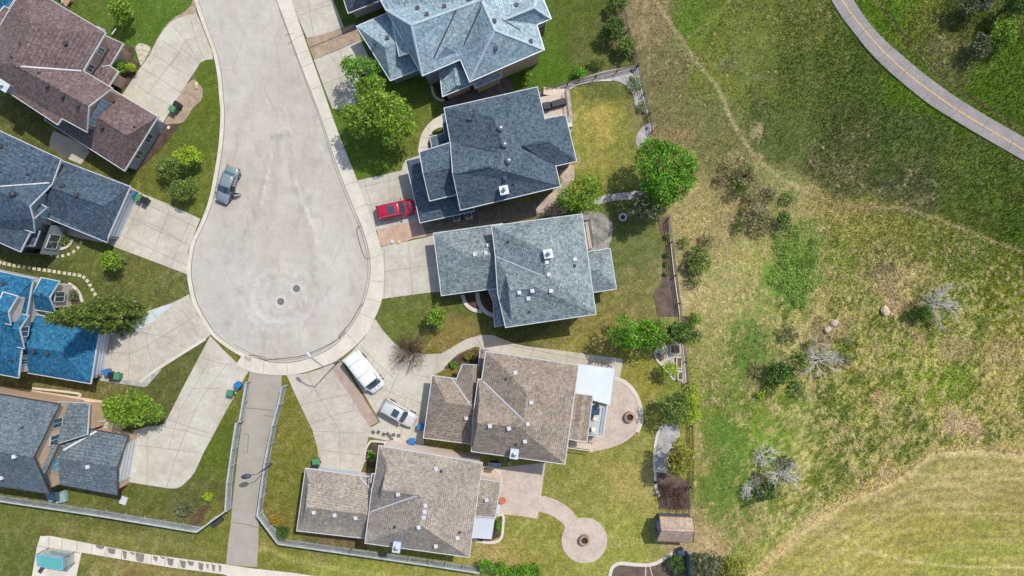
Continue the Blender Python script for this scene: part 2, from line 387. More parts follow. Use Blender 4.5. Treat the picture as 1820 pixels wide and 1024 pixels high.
for t in CP.replace('\n', '|').split('|'):
    t = t.split()
    if len(t) == 6: cps.append([float(x) for x in t])
cps = np.array(cps)
_mw = (cps[:, 2] >= 148) & (cps[:, 1] > 835) & (cps[:, 0] > 1390)
_m = (cps[:, 0] > 1330) & (cps[:, 1] > 395) & ~_mw
cps[_m, 2] *= 1.02; cps[_m, 3] *= 1.05; cps[_m, 4] *= 0.92; cps[_mw, 2] *= 1.03; cps[_mw, 3] *= 1.02; cps[_mw, 4] *= 1.04
_m = (cps[:, 0] > 1170) & (cps[:, 1] < 395) & (cps[:, 5] < .42)
cps[_m, 2] *= 1.25; cps[_m, 3] *= 1.13; cps[_m, 4] *= 1.22
_m = (cps[:, 0] > 1170) & (cps[:, 3] > cps[:, 2]*1.12)
cps[_m, 2] *= 1.10; cps[_m, 3] *= 1.03; cps[_m, 4] *= 0.86
_m = (cps[:, 0] > 1210) & (cps[:, 0] < 1400) & (cps[:, 1] > 300) & (cps[:, 1] < 720) & (cps[:, 2] > 125)
cps[_m, 2] *= 0.97; cps[_m, 3] *= 1.01; cps[_m, 4] *= 0.96
_m = (cps[:, 0] < 1150) & (cps[:, 3] > cps[:, 2]*1.1)
cps[_m, 2] *= 1.10; cps[_m, 3] *= 1.02; cps[_m, 4] *= 1.08
_m = (cps[:, 0] > 840) & (cps[:, 0] < 1180) & (cps[:, 1] > 200) & (cps[:, 2] > 140)
cps[_m, 2] *= 0.95; cps[_m, 3] *= 1.01; cps[_m, 4] *= 0.93
cpl = np.stack([np.vectorize(lin)(cps[:, 2+i]) for i in range(3)], 1)
# (x, y, r, rgb, strength) irregular soft blobs: patches of lusher grass, straw, bare soil
BLOBS = [(1408,482,48,(116,150,62),1),(1395,440,30,(114,142,62),.8),(1425,520,26,(112,144,60),.8),(1430,420,26,(116,142,62),.6),(1330,625,30,(94,124,54),.75),(1340,590,22,(94,126,54),.6),(1290,800,46,(90,124,48),.5),
 (1660,985,40,(140,150,60),.3),(1600,530,22,(180,160,126),.8),(1580,500,26,(168,150,116),.6),(1700,620,30,(178,160,122),.6),(1690,740,24,(202,178,146),.9),(1720,755,22,(202,178,146),.9),
 (1560,705,16,(200,176,140),.8),(1630,612,16,(176,158,120),.7),(1780,630,30,(182,162,124),.6),(1480,590,30,(176,156,124),.7),(1590,540,14,(208,180,150),.9),(1530,860,14,(198,174,138),.8),
 (1580,850,16,(204,180,146),.8),(1440,925,16,(200,176,140),.8),(1245,780,14,(190,170,120),.7),(1355,235,12,(170,156,122),.7),(1335,230,10,(160,148,110),.6),(1300,110,22,(128,130,92),.5),
 (1345,130,16,(120,126,84),.4),(1520,240,22,(110,108,74),.5),(1660,85,16,(132,128,92),.7),(1250,980,14,(196,176,130),.7),(1330,950,18,(176,158,110),.6),(1220,950,12,(190,160,126),.7),
 (1430,700,14,(120,120,84),.5),(1700,680,36,(120,142,52),.7),(1290,330,22,(110,100,80),.6),(1330,340,26,(116,104,84),.6),(1310,300,18,(106,100,76),.6),(1030,590,12,(140,126,70),.3),
 (1062,210,30,(184,162,88),.6),(1070,250,20,(180,158,84),.6),(1075,290,16,(160,146,74),.5),(1050,175,14,(112,124,50),.5),(1120,240,20,(128,130,58),.5),(905,990,18,(178,152,98),.6),(870,985,20,(180,152,100),.6),
 (1110,850,28,(176,156,92),.5),(1150,830,22,(178,156,100),.5),(1105,520,10,(170,152,90),.5),(1120,480,8,(160,146,90),.5),(1125,555,10,(168,150,94),.5),(880,830,12,(96,112,48),.4),(990,830,24,(118,124,54),.5),
 (300,835,1,(0,0,0),0),(115,950,18,(140,126,76),.5),(70,945,14,(120,96,56),.7),(230,1015,24,(140,116,72),.5),(470,975,14,(160,140,84),.5),(560,1010,30,(164,160,82),.4),(700,1015,22,(160,150,72),.4),
 (262,505,1,(0,0,0),0),(290,455,16,(122,104,68),.6),(230,450,14,(112,100,54),.5),(310,470,14,(122,108,62),.5),(820,590,22,(148,124,74),.5),(780,605,16,(150,126,76),.5),(350,915,16,(104,76,62),.8),(370,905,14,(100,74,60),.8),
 (330,905,22,(112,106,70),.6),(620,960,24,(118,96,76),.7),(570,950,16,(128,104,82),.7),(640,970,20,(104,90,64),.6),(250,225,1,(0,0,0),0),(1680,30,24,(84,92,56),.4),(1580,480,16,(112,100,84),.3)]
TRAILS = [([(1159,-10),(1186,33),(1214,72),(1230,99),(1250,125),(1269,147),(1285,175),(1296,205),(1310,232),(1330,262),(1353,289),(1380,310),(1406,326),(1436,342),(1470,355),(1506,366),(1550,369),(1602,370),(1640,380),(1675,393),(1715,408),(1751,423),(1790,437),(1830,451)], 3.2, (176,164,122), .85),
 ([(1212,74),(1235,57),(1262,38),(1285,18),(1302,-8)], 2.0, (140,140,84), .7),
 ([(1560,0),(1590,42),(1625,85),(1660,122),(1700,155),(1745,186),(1790,214),(1830,240)], 4.0, (124,108,80), .65),
 ([(1436,342),(1460,362),(1500,372),(1550,372)], 7, (170,154,104), .55),
 ([(1150,0),(1175,30),(1205,75),(1225,100)], 10, (156,138,104), .5),
 ([(1345,1018),(1380,985),(1436,936),(1500,893),(1585,858),(1662,806),(1718,800),(1770,803),(1830,812)], 10, (206,184,130), .9),
 ([(1520,960),(1530,975),(1560,985),(1620,1000),(1700,1008),(1830,1010)], 2.6, (206,190,130), .65),
 ([(1500,1010),(1560,960),(1600,930),(1620,915),(1700,912),(1830,915)], 2.2, (202,186,124), .5),
 ([(1600,915),(1605,895),(1640,870),(1720,855),(1830,852)], 2.2, (196,180,118), .4),
 ([(1450,1010),(1500,970),(1570,915),(1650,860),(1700,840),(1830,838)], 2.2, (196,180,118), .42),
 ([(1640,1005),(1700,985),(1830,985)], 3, (128,140,50), .4),([(1600,965),(1700,950),(1830,955)], 4, (150,140,80), .4),
 ([(420,985),(470,975),(520,995),(620,1015),(740,1030)], 5, (172,166,92), .6),
 ([(120,935),(160,950),(250,960),(330,970),(400,985)], 4, (140,136,76), .5),
 ([(180,1000),(260,1010),(330,1020)], 4, (150,128,84), .6),
 ([(1240,620),(1240,700),(1238,800),(1237,930)], 4, (170,160,92), .45),
 ([(1228,400),(1235,470),(1240,560)], 6, (176,156,108), .5)]
MEADOW = [(1140,-2000),(1148,0),(1140,60),(1150,120),(1160,220),(1190,300),(1200,390),(1225,560),(1235,700),(1240,940),(1290,1000),(1290,3000),(4000,3000),(4000,-2000)]
MOWN = [(1345,1030),(1380,990),(1436,938),(1505,893),(1585,860),(1662,805),(1718,799),(1770,802),(1900,815),(4000,815),(4000,3000),(1345,3000)]
def ground_rgb(X, Y):
    px = X*FPX/H+910; py = 512-Y*FPX/H
    wx = px+26*(fbm(px/38, py/38, 1)-.5)*2; wy = py+26*(fbm(px/38+5, py/38+3, 3)-.5)*2
    cxp = np.clip(wx, 0, 1820); cyp = np.clip(wy, 0, 1024)
    num = np.zeros(px.shape+(3,)); dry = np.zeros(px.shape); den = np.full(px.shape, 1e-12)
    for i, c in enumerate(cps):
        w = np.exp(-((cxp-c[0])**2+(cyp-c[1])**2)/(2*24.0**2))+1e-9/(1+((cxp-c[0])**2+(cyp-c[1])**2)/900.0)
        num += w[..., None]*cpl[i]; dry += w*c[5]; den += w
    col = num/den[..., None]; dry = dry/den
    mead = inpoly(wx, wy, MEADOW); mown = inpoly(px+5*(fbm(px/14, py/14, 2)-.5), py, MOWN)
    # clumpy mixture of green and straw, streaked by the wind in the open meadow
    u_ = (px*.62+py*.78); v_ = (px*.78-py*.62)
    n1 = fbm(px/9.0+0.5*py/9, py/14.0, 2, 4); n2 = fbm(px/3.2, py/4.2, 5, 3); ns = fbm(u_/5.0, v_/13.0, 4, 4); nl = fbm(px/26, py/26, 7, 3)
    nh = fbm(px/60, py/6.5, 1, 4)
    low = mead & ~mown; south = np.clip((py-430)/120, 0, 1)*np.clip((px-1260)/60, 0, 1)*low
    k = np.clip((n1-.5)*3.0+(n2-.5)*2.6+(ns-.5)*3.6*south+(nl-.5)*2.5*south, -1, 1)
    k = np.where(mown, np.clip((nh-.5)*4+(n2-.5)*2, -1, 1), k)
    straw = np.array([lin(212), lin(194), lin(148)])*(1-south[..., None])+np.array([lin(232), lin(216), lin(152)])*south[..., None]; green = np.array([lin(88), lin(110), lin(46)])
    amp = np.where(low, 0.50+.28*south, np.where(mown, .36, .30))
    up = np.clip(np.clip(k, 0, 1)*amp*(dry*1.15+.12*south+.08), 0, .85); dn = np.clip(-k, 0, 1)*amp*np.clip(0.3+dry, 0, .8)*np.where(mown, .55, 1)
    lift = (1+.26*south+.18*low)[..., None]
    col = col*lift
    col = col*(1-up[..., None])+straw*up[..., None]; col = col*(1-dn[..., None])+green*dn[..., None]
    # mowing stripes
    st = 0.5+0.5*np.sin((px-0.06*py)/3.4)
    m = inpoly(px, py, [(1012,158),(1150,150),(1155,330),(1012,330)]); col = np.where(m[..., None], col*(0.93+0.12*st[..., None]), col)
    m = inpoly(px, py, [(1090,380),(1170,380),(1180,600),(1060,600),(1095,430)]); st2 = 0.5+0.5*np.sin((py+0.02*px)/4.2)
    col = np.where(m[..., None], col*(0.92+0.13*st2[..., None]), col)
    r = np.hypot((px-1720)*0.75, (py-1150)); arcs = 0.5+0.5*np.sin(r/2.7+2.4*fbm(px/50, py/50, 6))
    col = np.where(mown[..., None], col*(0.90+0.17*arcs[..., None]), col)
    for (bx, by, br, bc, bs) in BLOBS:
        if bs <= 0: continue
        d = np.hypot(wx-bx, wy-by)/br
        w = np.clip((1.15-d-(n1-.5)*1.4)*2.2, 0, 1)*bs; c = np.array([lin(q) for q in bc])
        col = col*(1-w[..., None])+c*w[..., None]
    for pl, wd, tc, ts in TRAILS:
        d = pldist(px+3*(n1-.5), py+3*(n2-.5), pl); w = np.clip(1.4-d/wd-(n2-.5)*1.2, 0, 1)*ts; c = np.array([lin(q) for q in tc])
        col = col*(1-w[..., None])+c*w[..., None]
    return np.clip(col, 0, 1)*0.86, mead, mown, k

xs = np.concatenate([-np.geomspace(900, 72, 14)[:-1], np.arange(-70, 68, 0.22), np.geomspace(70, 900, 14)])
ys = np.concatenate([-np.geomspace(900, 46, 14)[:-1], np.arange(-44, 44, 0.22), np.geomspace(46, 900, 14)])
GX, GY = np.meshgrid(xs, ys)
gcol, gmead, gmown, gk = ground_rgb(GX, GY)
GZ = -0.02+0.0*GX
GZ = GZ+np.where(gmead & (GX > 22), 0.25*(fbm(GX/5+40, GY/5+40, 4)-.5)*np.clip((GX-22)/6, 0, 1), 0.0)
GZ = np.where(GX > 36, GZ-0.12*np.clip((GX-36)/4, 0, 1), GZ)
nx, ny = len(xs), len(ys)
me = bpy.data.meshes.new('ground'); me.vertices.add(nx*ny)
co = np.stack([GX, GY, GZ], -1).reshape(-1, 3); me.vertices.foreach_set('co', co.ravel())
ii = (np.arange(ny-1)[:, None]*nx+np.arange(nx-1)[None, :]).ravel()
quads = np.stack([ii, ii+1, ii+nx+1, ii+nx], 1)
me.loops.add(quads.size); me.loops.foreach_set('vertex_index', quads.ravel().astype(np.int32))
me.polygons.add(len(quads)); me.polygons.foreach_set('loop_start', np.arange(len(quads), dtype=np.int32)*4)
try: me.polygons.foreach_set('loop_total', np.full(len(quads), 4, np.int32))
except Exception: pass
me.polygons.foreach_set('use_smooth', [True]*len(quads))
me.update(calc_edges=True)
ca = me.color_attributes.new('gcol', 'FLOAT_COLOR', 'POINT')
ca.data.foreach_set('color', np.concatenate([gcol.reshape(-1, 3), np.ones((nx*ny, 1))], 1).ravel().astype(np.float32))
me.materials.append(mat_attr('ground_cover', 'gcol', 1.3, 4.2, 0.26, 0.42, bs=0.8, bd=0.14, s3=0.5, v3=0.12))
ground = bpy.data.objects.new('ground', me); COL.objects.link(ground)
tag(ground, 'lawns and rough meadow of mixed green and straw grass', 'ground', kind='structure')

def blades(name, mask_fn, n, hgt, wid, box, label, lean=0.6, cmul=1.0, cvar=0.5):
    X = rng.uniform(box[0], box[2], n); Y = rng.uniform(box[1], box[3], n)
    col, mead, mown, k = ground_rgb(X, Y); keep = mask_fn(X*FPX/H+910, 512-Y*FPX/H, mead, mown, k)
    X = X[keep]; Y = Y[keep]; col = col[keep]; n = len(X)
    a = rng.uniform(0, 2*np.pi, n); h = hgt*rng.uniform(0.5, 1.3, n); w = wid*rng.uniform(0.6, 1.3, n)
    ld = 2.4+rng.normal(0, 0.8, n); lx = np.cos(ld)*h*lean*rng.uniform(.4, 1.4, n); ly = np.sin(ld)*h*lean*rng.uniform(.4, 1.4, n)
    Z = np.full(n, -0.1)
    v = np.empty((n, 3, 3)); v[:, 0] = np.stack([X-np.cos(a)*w, Y-np.sin(a)*w, Z], 1); v[:, 1] = np.stack([X+np.cos(a)*w, Y+np.sin(a)*w, Z], 1)
    v[:, 2] = np.stack([X+lx, Y+ly, Z+0.1+h], 1)
    m = bpy.data.meshes.new(name); m.vertices.add(3*n); m.vertices.foreach_set('co', v.ravel())
    m.loops.add(3*n); m.loops.foreach_set('vertex_index', np.arange(3*n, dtype=np.int32))
    m.polygons.add(n); m.polygons.foreach_set('loop_start', np.arange(n, dtype=np.int32)*3)
    try: m.polygons.foreach_set('loop_total', np.full(n, 3, np.int32))
    except Exception: pass
    m.update(calc_edges=True)
    c = col*(cmul+cvar*rng.normal(0, .5, n))[:, None]; tan = (rng.random(n) < 0.22)[:, None]
    c = np.clip(np.where(tan, c*0.75+np.array([.42, .38, .23])*0.35, c), 0.005, 0.9)
    cc = np.repeat(np.concatenate([c, np.ones((n, 1))], 1)[:, None], 3, 1)
    at = m.color_attributes.new('gcol', 'FLOAT_COLOR', 'POINT'); at.data.foreach_set('color', cc.ravel().astype(np.float32))
    m.materials.append(BLADE); o = bpy.data.objects.new(name, m); COL.objects.link(o)
    tag(o, label, 'grass', kind='stuff'); return o
BLADE = mat_attr('grass_blade', 'gcol', 3.0, 9.0, 0.05, 0.05, bs=0.0, rough=0.7)

# ------------------------------------------------------------------ flat sheets
def strip_pts(pl, w):
    """offset a pixel polyline both sides by w metres -> list of quads in world xy"""
    pts = [P(x, y) for x, y in pl]; L = []; Rr = []
    for i, p in enumerate(pts):
        d = (pts[min(i+1, len(pts)-1)]-pts[max(i-1, 0)]); d.z = 0
        if d.length < 1e-6: d = Vector((1, 0, 0))
        d.normalize(); nrm = Vector((-d.y, d.x, 0)); L.append(p+nrm*w/2); Rr.append(p-nrm*w/2)
    return L, Rr
def add_strip(mb, pl, w, z, m=0, thick=0.0):
    L, Rr = strip_pts(pl, w)
    for i in range(len(L)-1):
        q = [L[i], Rr[i], Rr[i+1], L[i+1]]; mb.face([(a.x, a.y, z) for a in q], m)
    if thick > 0:
        for side in (L, Rr):
            for i in range(len(side)-1):
                a, b = side[i], side[i+1]; mb.face([(a.x, a.y, z), (b.x, b.y, z), (b.x, b.y, z-thick), (a.x, a.y, z-thick)], m)
def area2(pts): return sum(a[0]*b[1]-b[0]*a[1] for a, b in zip(pts, pts[1:]+pts[:1]))
def joints(poly, ang, step, off=0.0):
    """parallel cuts across a pixel polygon: list of 2 point polylines"""
    a = R(ang); d = (math.cos(a), math.sin(a)); n = (-d[1], d[0]); out = []
    ts = [x*n[0]+y*n[1] for x, y in poly]; t = min(ts)+off+step*0.5
    while t < max(ts):
        hits = []
        for (x0, y0), (x1, y1) in zip(poly, poly[1:]+poly[:1]):
            a0 = x0*n[0]+y0*n[1]-t; a1 = x1*n[0]+y1*n[1]-t
            if (a0 < 0) != (a1 < 0):
                u = a0/(a0-a1); hits.append((x0+(x1-x0)*u)*d[0]+(y0+(y1-y0)*u)*d[1])
        hits.sort()
        for s0, s1 in zip(hits[::2], hits[1::2]):
            out.append([(d[0]*s0+n[0]*t, d[1]*s0+n[1]*t), (d[0]*s1+n[0]*t, d[1]*s1+n[1]*t)])
        t += step
    return out
def slab(name, poly, z, mat, lines=(), lw=0.05, lmat=None, label=None, cat=None, kind='structure', thick=0.12, parent=None):
    mb = MB(); pts = [P(x, y) for x, y in poly]
    if area2(pts) < 0: pts = pts[::-1]
    mb.face([(p.x, p.y, z) for p in pts], 0)
    for a, b in zip(pts, pts[1:]+pts[:1]): mb.face([(a.x, a.y, z), (a.x, a.y, z-thick), (b.x, b.y, z-thick), (b.x, b.y, z)], 0)
    for l in lines: add_strip(mb, l, lw, z+0.004, 1)
    o = mb.build(name, [mat, lmat or JOINT], parent)
    if parent is None: tag(o, label or name.replace('_', ' '), cat or name.replace('_', ' '), kind=kind)
    return o

# ---- road
ROAD = [(348,-30),(352,0),(369,50),(384.6,92),(393,132),(397,176),(399,205),(396,255),(388.6,305.5),(377.6,358),(362,400),(346,435),(339.6,477),(343,510),(351.6,541),(373.6,580),(393,602),(434.7,629),(478.7,643),(514,645),(553,636),(593,616),(620,586),(645.7,543),(657,500),(659,470),(654.5,440),(643,402),(628,367),(597,288),(571,209),(536,118.7),(514,59),(492,0),(482,-30)]
ROADS = smooth(ROAD[:-1], 4)+[ROAD[-1]]
def road_mesh():
    bm = bmesh.new(); pts = [P(x, y, 0.0) for x, y in ROADS]
    if area2(pts) < 0: pts = pts[::-1]
    bm.faces.new([bm.verts.new((p.x, p.y, 0.012)) for p in pts])
    xs_ = [p.x for p in pts]; ys_ = [p.y for p in pts]
    for ax, lo, hi in ((0, min(xs_), max(xs_)), (1, min(ys_), max(ys_))):
        t = lo+0.3
        while t < hi:
            no = (1, 0, 0) if ax == 0 else (0, 1, 0); c = (t, 0, 0) if ax == 0 else (0, t, 0)
            bmesh.ops.bisect_plane(bm, geom=bm.verts[:]+bm.edges[:]+bm.faces[:], plane_co=c, plane_no=no); t += 0.3
    m = bpy.data.meshes.new('road'); bm.to_mesh(m); bm.free()
    n = len(m.vertices); c = np.empty(n*3); m.vertices.foreach_get('co', c); c = c.reshape(-1, 3)
    px = c[:, 0]*FPX/H+910; py = 512-c[:, 1]*FPX/H
    base = np.array([lin(187), lin(179), lin(168)])*np.ones((n, 1))
    def mixin(w, col):
        nonlocal base
        w = np.clip(w, 0, 1)[:, None]; base = base*(1-w)+np.array([lin(q) for q in col])*w
    n1 = fbm(px/30, py/60, 1); n2 = fbm(px/7, py/16, 2); n3 = fbm(px/3.0, py/3.0, 3)
    mixin((n1-.45)*1.6, (202,196,187)); mixin(np.clip((n2-.52)*2.6, 0, .6), (172,164,154))
    mixin(np.exp(-((px-400)**2/60**2+(py-520)**2/90**2))*.4, (188,187,184))
    mixin(np.exp(-((px-600)**2/30**2+(py-470)**2/60**2))*.4, (210,205,197))
    mixin(np.exp(-((px-440)**2/40**2+(py-80)**2/90**2))*.3, (204,199,191))
    for pl, w_, cc, s in (([(500,240),(478,290),(470,330),(458,370),(440,410),(428,450)], 8, (158,152,146), .8),([(486,262),(474,330),(462,365)], 4, (214,209,202), .8),
        ([(512,244),(520,300),(528,340),(540,380),(552,420),(560,470),(558,505)], 8, (164,157,151), .7),([(520,300),(538,360),(556,400),(566,440)], 3.6, (216,211,204), .8),
        ([(484,243),(512,243)], 6, (148,142,136), .85),([(466,340),(474,400),(480,430)], 1.5, (140,134,130), .5),([(400,575),(420,600),(440,612)], 7, (160,156,150), .5),
        ([(450,560),(480,572),(520,570),(560,555),(580,530)], 9, (212,208,204), .5),([(430,590),(470,600),(520,598)], 4, (168,163,158), .5)):
        d = pldist(px+9*(n3-.5), py+9*(n2-.5), pl); mixin(np.clip(1.2-d/w_, 0, 1)*np.clip((fbm(px/2.2, py/9.0, 6)-.32)*2.6, 0, 1)*s, cc)
    r = np.hypot(px-495, py-525); ring = np.sin(r/3.0+4*n2)*np.clip(1-np.abs(r-45)/40, 0, 1)*(n3 > .45)
    mixin(np.clip(ring, 0, 1)*.4*(fbm(px/12, py/12, 5) > .5)*(py > 480), (158,150,144)); mixin(np.clip(-ring, 0, 1)*.3*(py > 480), (226,222,218))
    for cx_, cy_ in ((527,513),(499,536)):
        d = np.hypot(px-cx_, py-cy_); mixin(np.exp(-((d-9)/3)**2)*.3, (224,218,212)); mixin(np.exp(-((d-14)/3)**2)*.2, (176,170,164))
    for cx_, cy_, rr_ in ((398, 350, 7), (574, 470, 5), (430, 520, 9), (610, 350, 5), (520, 90, 6), (455, 30, 7), (580, 262, 6), (404, 575, 8)):
        d = np.hypot(px-cx_, py-cy_); mixin(np.clip(1.2-d/rr_-(n3-.5)*1.5, 0, 1)*.4, (146,140,134))
    mixin((np.abs(px-466-(py-640)*-0.05) < 5)*(py > 590)*.5, (166,162,156))
    at = m.color_attributes.new('gcol', 'FLOAT_COLOR', 'POINT')
    at.data.foreach_set('color', np.concatenate([base*0.84, np.ones((n, 1))], 1).ravel().astype(np.float32))
    m.materials.append(mat_attr('road_asphalt', 'gcol', 0.8, 5.0, 0.07, 0.11, bs=0.2, bd=0.02, s3=0.22, v3=0.06))
    o = bpy.data.objects.new('road', m); COL.objects.link(o)
    return tag(o, 'pale worn asphalt road ending in a round cul-de-sac', 'road', kind='structure')
road_mesh()
# gutter seams, tar sealed rectangles by the right kerb
mb = MB()
right = [p for p in ROADS if True]
i0 = ROADS.index(min(ROADS, key=lambda p: abs(p[0]-478.7)+abs(p[1]-643)))
rightside = ROADS[i0-6:]
add_strip(mb, ROADS, 0.13, 0.019)
def toward(pl, cx, cy, k):
    return [(x+(cx-x)*k/math.hypot(cx-x, cy-y), y+(cy-y)*k/math.hypot(cx-x, cy-y)) for x, y in pl]
add_strip(mb, toward(rightside[:-2], 495, 400, 5.5), 0.05, 0.019)
for pl in ([(641,402),(634,411),(648,458),(660,456)], [(645,540),(638,548),(622,575),(603,596),(605,602)], [(614,590),(596,606),(560,624),(530,634),(470,640)], [(438,631),(452,632),(465,637),(476,642)],
           [(443,635),(458,640),(476,643)]):
    add_strip(mb, smooth(pl, 3), 0.10, 0.0235)
_r = random.Random(11)
for x, y, a, L in ((430, 70, 95, 60), (470, 150, 80, 70), (520, 200, 100, 50), (420, 240, 85, 60), (560, 330, 70, 60), (610, 420, 95, 60), (400, 470, 60, 60), (560, 560, 150, 60), (440, 380, 100, 50), (500, 20, 88, 60), (380, 100, 80, 40), (590, 500, 110, 50)):
    pl = [(x, y)]
    for k in range(9): a += _r.uniform(-22, 22); pl.append((pl[-1][0]+math.cos(R(a))*L/9, pl[-1][1]+math.sin(R(a))*L/9))
    add_strip(mb, pl, 0.035, 0.0235, 1)
tag(mb.build('road_seams', [CRACK, mat_plain('hair_crack', rgb(150,142,134), .9)]), 'dark tar sealed seams along the kerb of the road', 'road seams', kind='structure')
# curb left and right
leftside = ROADS[:i0-2]
mb = MB(); add_strip(mb, [(x-3.2*(1 if y < 420 else 1.0), y+(0 if y < 480 else 1.5)) for x, y in leftside], 0.46, 0.11, thick=0.15)
tag(mb.build('kerb', CONC2), 'pale concrete kerb along the left side of the road', 'kerb', kind='structure')
OUT = [(508,-30),(518,0),(547,83.5),(572,153),(597,224),(635,321),(652,368),(667.7,409),(678,445),(683,483.5),(679,532),(665.5,567),(648,598),(624,622),(598,641),(569,653),(541,662),(514,666.5),(480,666),(443.5,660),(420,648),(432,629)]
OUTS = smooth(OUT[:-1], 4)+[OUT[-1]]
swalk = OUTS+[(434.7,629.5)]+[p for p in ROADS[i0-2:]]
cuts = []
for a, b in (((507,62),(523,60)),((512,78),(541,60)),((522,98),(552,90)),((537,121),(560,110)),((553,160),(575,152)),((575,215),(596,208)),((594,270),(614,262)),((612,330),(638,322)),((632,372),(654,362)),((652,418),(668,410)),((659,460),(680,452)),((660,500),(682,500)),((652,530),(678,538)),((640,556),(664,568)),((616,592),(634,612)),((553,637),(570,651)),((510,646),(512,665)),((470,642),(468,664)),((441,632),(434,652))):
    cuts.append([a, b])
slab('sidewalk', swalk, 0.10, CONC2, cuts, 0.05, label='pale concrete sidewalk curving round the right side of the cul-de-sac', cat='sidewalk', thick=0.15)

# ---- driveways
def drive(poly, mat, angs, label, z=0.05, extra=(), name='driveway', cat='driveway'):
    ls = list(extra)
    for a, st in angs: ls += joints(poly, a, st)
    return slab(name, poly, z, mat, ls, 0.055, label=label, cat=cat)
d1 = [(349.5,24),(330,28),(307.7,37),(292,52),(279,72.5),(267,96.7),(243,130),(220,165),(214,172),(255,205),(288,222),(325,160),(346,128),(356,112),(366,107),(379,105.5),(377,92),(363,57),(357,40)]
drive(d1, CONC, [], 'long curved concrete driveway leading to the purple-brown roofed house', extra=[[(306,44),(330,72),(361,64)],[(330,72),(318,95),(262,168)],[(288,72),(318,92)],[(272,97),(304,116),(352,143)],[(253,122),(290,144),(322,165)],[(235,146),(272,170),(306,190)],[(338,28),(346,62),(358,95),(364,106)],[(330,74),(356,110)],[(322,85),(352,110)],[(304,116),(322,92)]])
d2 = [(231,332),(255,345),(300,363),(356,389),(344,420),(334.5,446),(333.5,488),(302,476),(260,460),(202,438.5),(186,428),(205,390)]
drive(d2, CONC, [(24.5,34)], 'square jointed concrete driveway of the slate-blue roofed house', extra=[[(248,345),(250,362),(224,420),(212,440)],[(298,363),(300,378),(276,440),(264,461)],[(342,384),(330,410),(303,476)],[(226,384),(250,392),(285,405),(325,430)]])
d3 = [(336,523),(322,531),(305.5,538.5),(259,554),(220,568),(182,584),(176,620),(167,664),(190,672),(220,677),(245,676),(257,671),(285,652),(308,637),(340,620),(367,602),(376,594),(352,560)]
drive(d3, CONCP, [], 'wide stained concrete driveway of the bright blue roofed house', extra=[[(229,590),(231,640),(228,676)],[(259,590),(262,615),(275,655)],[(185,625),(232,629),(262,615),(310,585),(350,560)],[(320,545),(345,580),(352,600)],[(200,584),(198,640)],[(232,588),(300,600),(330,618)]])
slab('driveway_edge', smooth([(206,577),(260,556),(303,541),(299,549),(286,559),(270,573),(253,583),(236,588),(220,589),(207,587)], 3, True), 0.058, CONCN, [[(228,570),(232,588)],[(246,562),(254,582)],[(270,553),(278,566)]], label='newer pale concrete strip along the stained driveway', cat='driveway edge')
d4 = [(374,597),(395,620),(420,644),(442,661),(437,668),(425,690),(400,734),(380,772),(362.6,803.4),(347,838),(338.5,849.6),(323,864),(314,868),(300,868),(231,857),(222,855),(238,765),(262,758),(281,757),(291,753),(297,745),(330,680)]
drive(d4, CONC, [], 'long angled concrete driveway of the teal-grey roofed house', extra=[[(412,648),(392,646),(354,634)],[(403,648),(360,705),(331,766),(310,820),(296,867)],[(340,690),(390,690)],[(297,745),(372,770)],[(282,757),(331,766),(376,778)],[(236,790),(320,800),(362,806)],[(262,758),(262,860)],[(372,640),(345,690),(320,728),(300,800)]])
d5 = [(509.5,667),(540,664.5),(569,656),(588.6,646),(600,650),(626,700),(659,758),(652,791),(648,822),(639,846),(600,841),(569,835),(566.6,812),(564,795.6),(555.6,765),(531,714)]
drive(d5, CONCP, [], 'concrete driveway of the taupe roofed house beside the fenced walkway', extra=[[(545,663),(575,720),(603,762),(606,845)],[(534,720),(590,707),(622,700)],[(550,755),(603,735),(645,728)],[(604,745),(586,745)],[(566,800),(640,808)],[(556,766),(650,770)]])
slab('paver_strip', [(604,642),(611,650),(645,705),(673,749.5),(656.7,758.5),(620,700),(590,656.5)], 0.056, BRICKP, (), label='brick paver strip between two driveways', cat='paver strip')
d6 = [(607,641),(626,624),(648,600),(663,572),(667,567),(681,588),(700.7,610),(720,623),(753,629.6),(784,628.5),(806,616),(828,603),(854,595.5),(876,595.5),(894,603),(915,611),(938,616),(982,621),(1040,629),(1107,638),(1102.6,670),(1084,676),(1084,655),(1028,649),(940,636),(864,624),(854,618),(845,616),(832,621),(815,629),(806,636),(797,645),(790.5,656),(770,668),(764,700),(758,740),(753,780),(754,790),(700,786),(664,778),(655,776),(659,760),(676,750),(650,705),(618,652)]
drive(d6, CONC, [], 'broad concrete driveway and side walk of the brown roofed house', extra=[[(640,612),(664,640),(700,672)],[(700,612),(714,650),(690,705),(672,740)],[(714,650),(764,650)],[(660,680),(700,700),(722,710)],[(722,706),(716,740),(712,780)],[(722,706),(752,718)],[(764,672),(722,662)],[(800,619),(812,630)],[(774,629),(780,660)],[(845,597),(856,618)],[(898,604),(888,626)],[(950,618),(940,636)],[(900,612),(1000,632),(1100,650)],[(1010,625),(1006,645)],[(1060,632),(1056,652)]])
d7 = [(674,440),(720,430),(757,422),(774,417),(790,520),(775,518.7),(740,523),(678.5,531.5),(683,483)]
drive(d7, CONC, [], 'concrete driveway of the mid-grey roofed house', extra=[[(682,483),(780,470)],[(725,430),(730,478),(734,524)],[(684,445),(683,530)]])
d8 = [(635,321),(672,313),(714,303),(716,292),(722.6,284.6),(745,276),(760,390),(746,393),(700,402),(667.7,410),(652,368)]
drive(d8, CONC, [], 'concrete driveway of the dark slate roofed house', extra=[[(640,333),(664,328),(718,316)],[(652,366),(730,348)],[(690,309),(697,402)],[(648,325),(672,405)]])
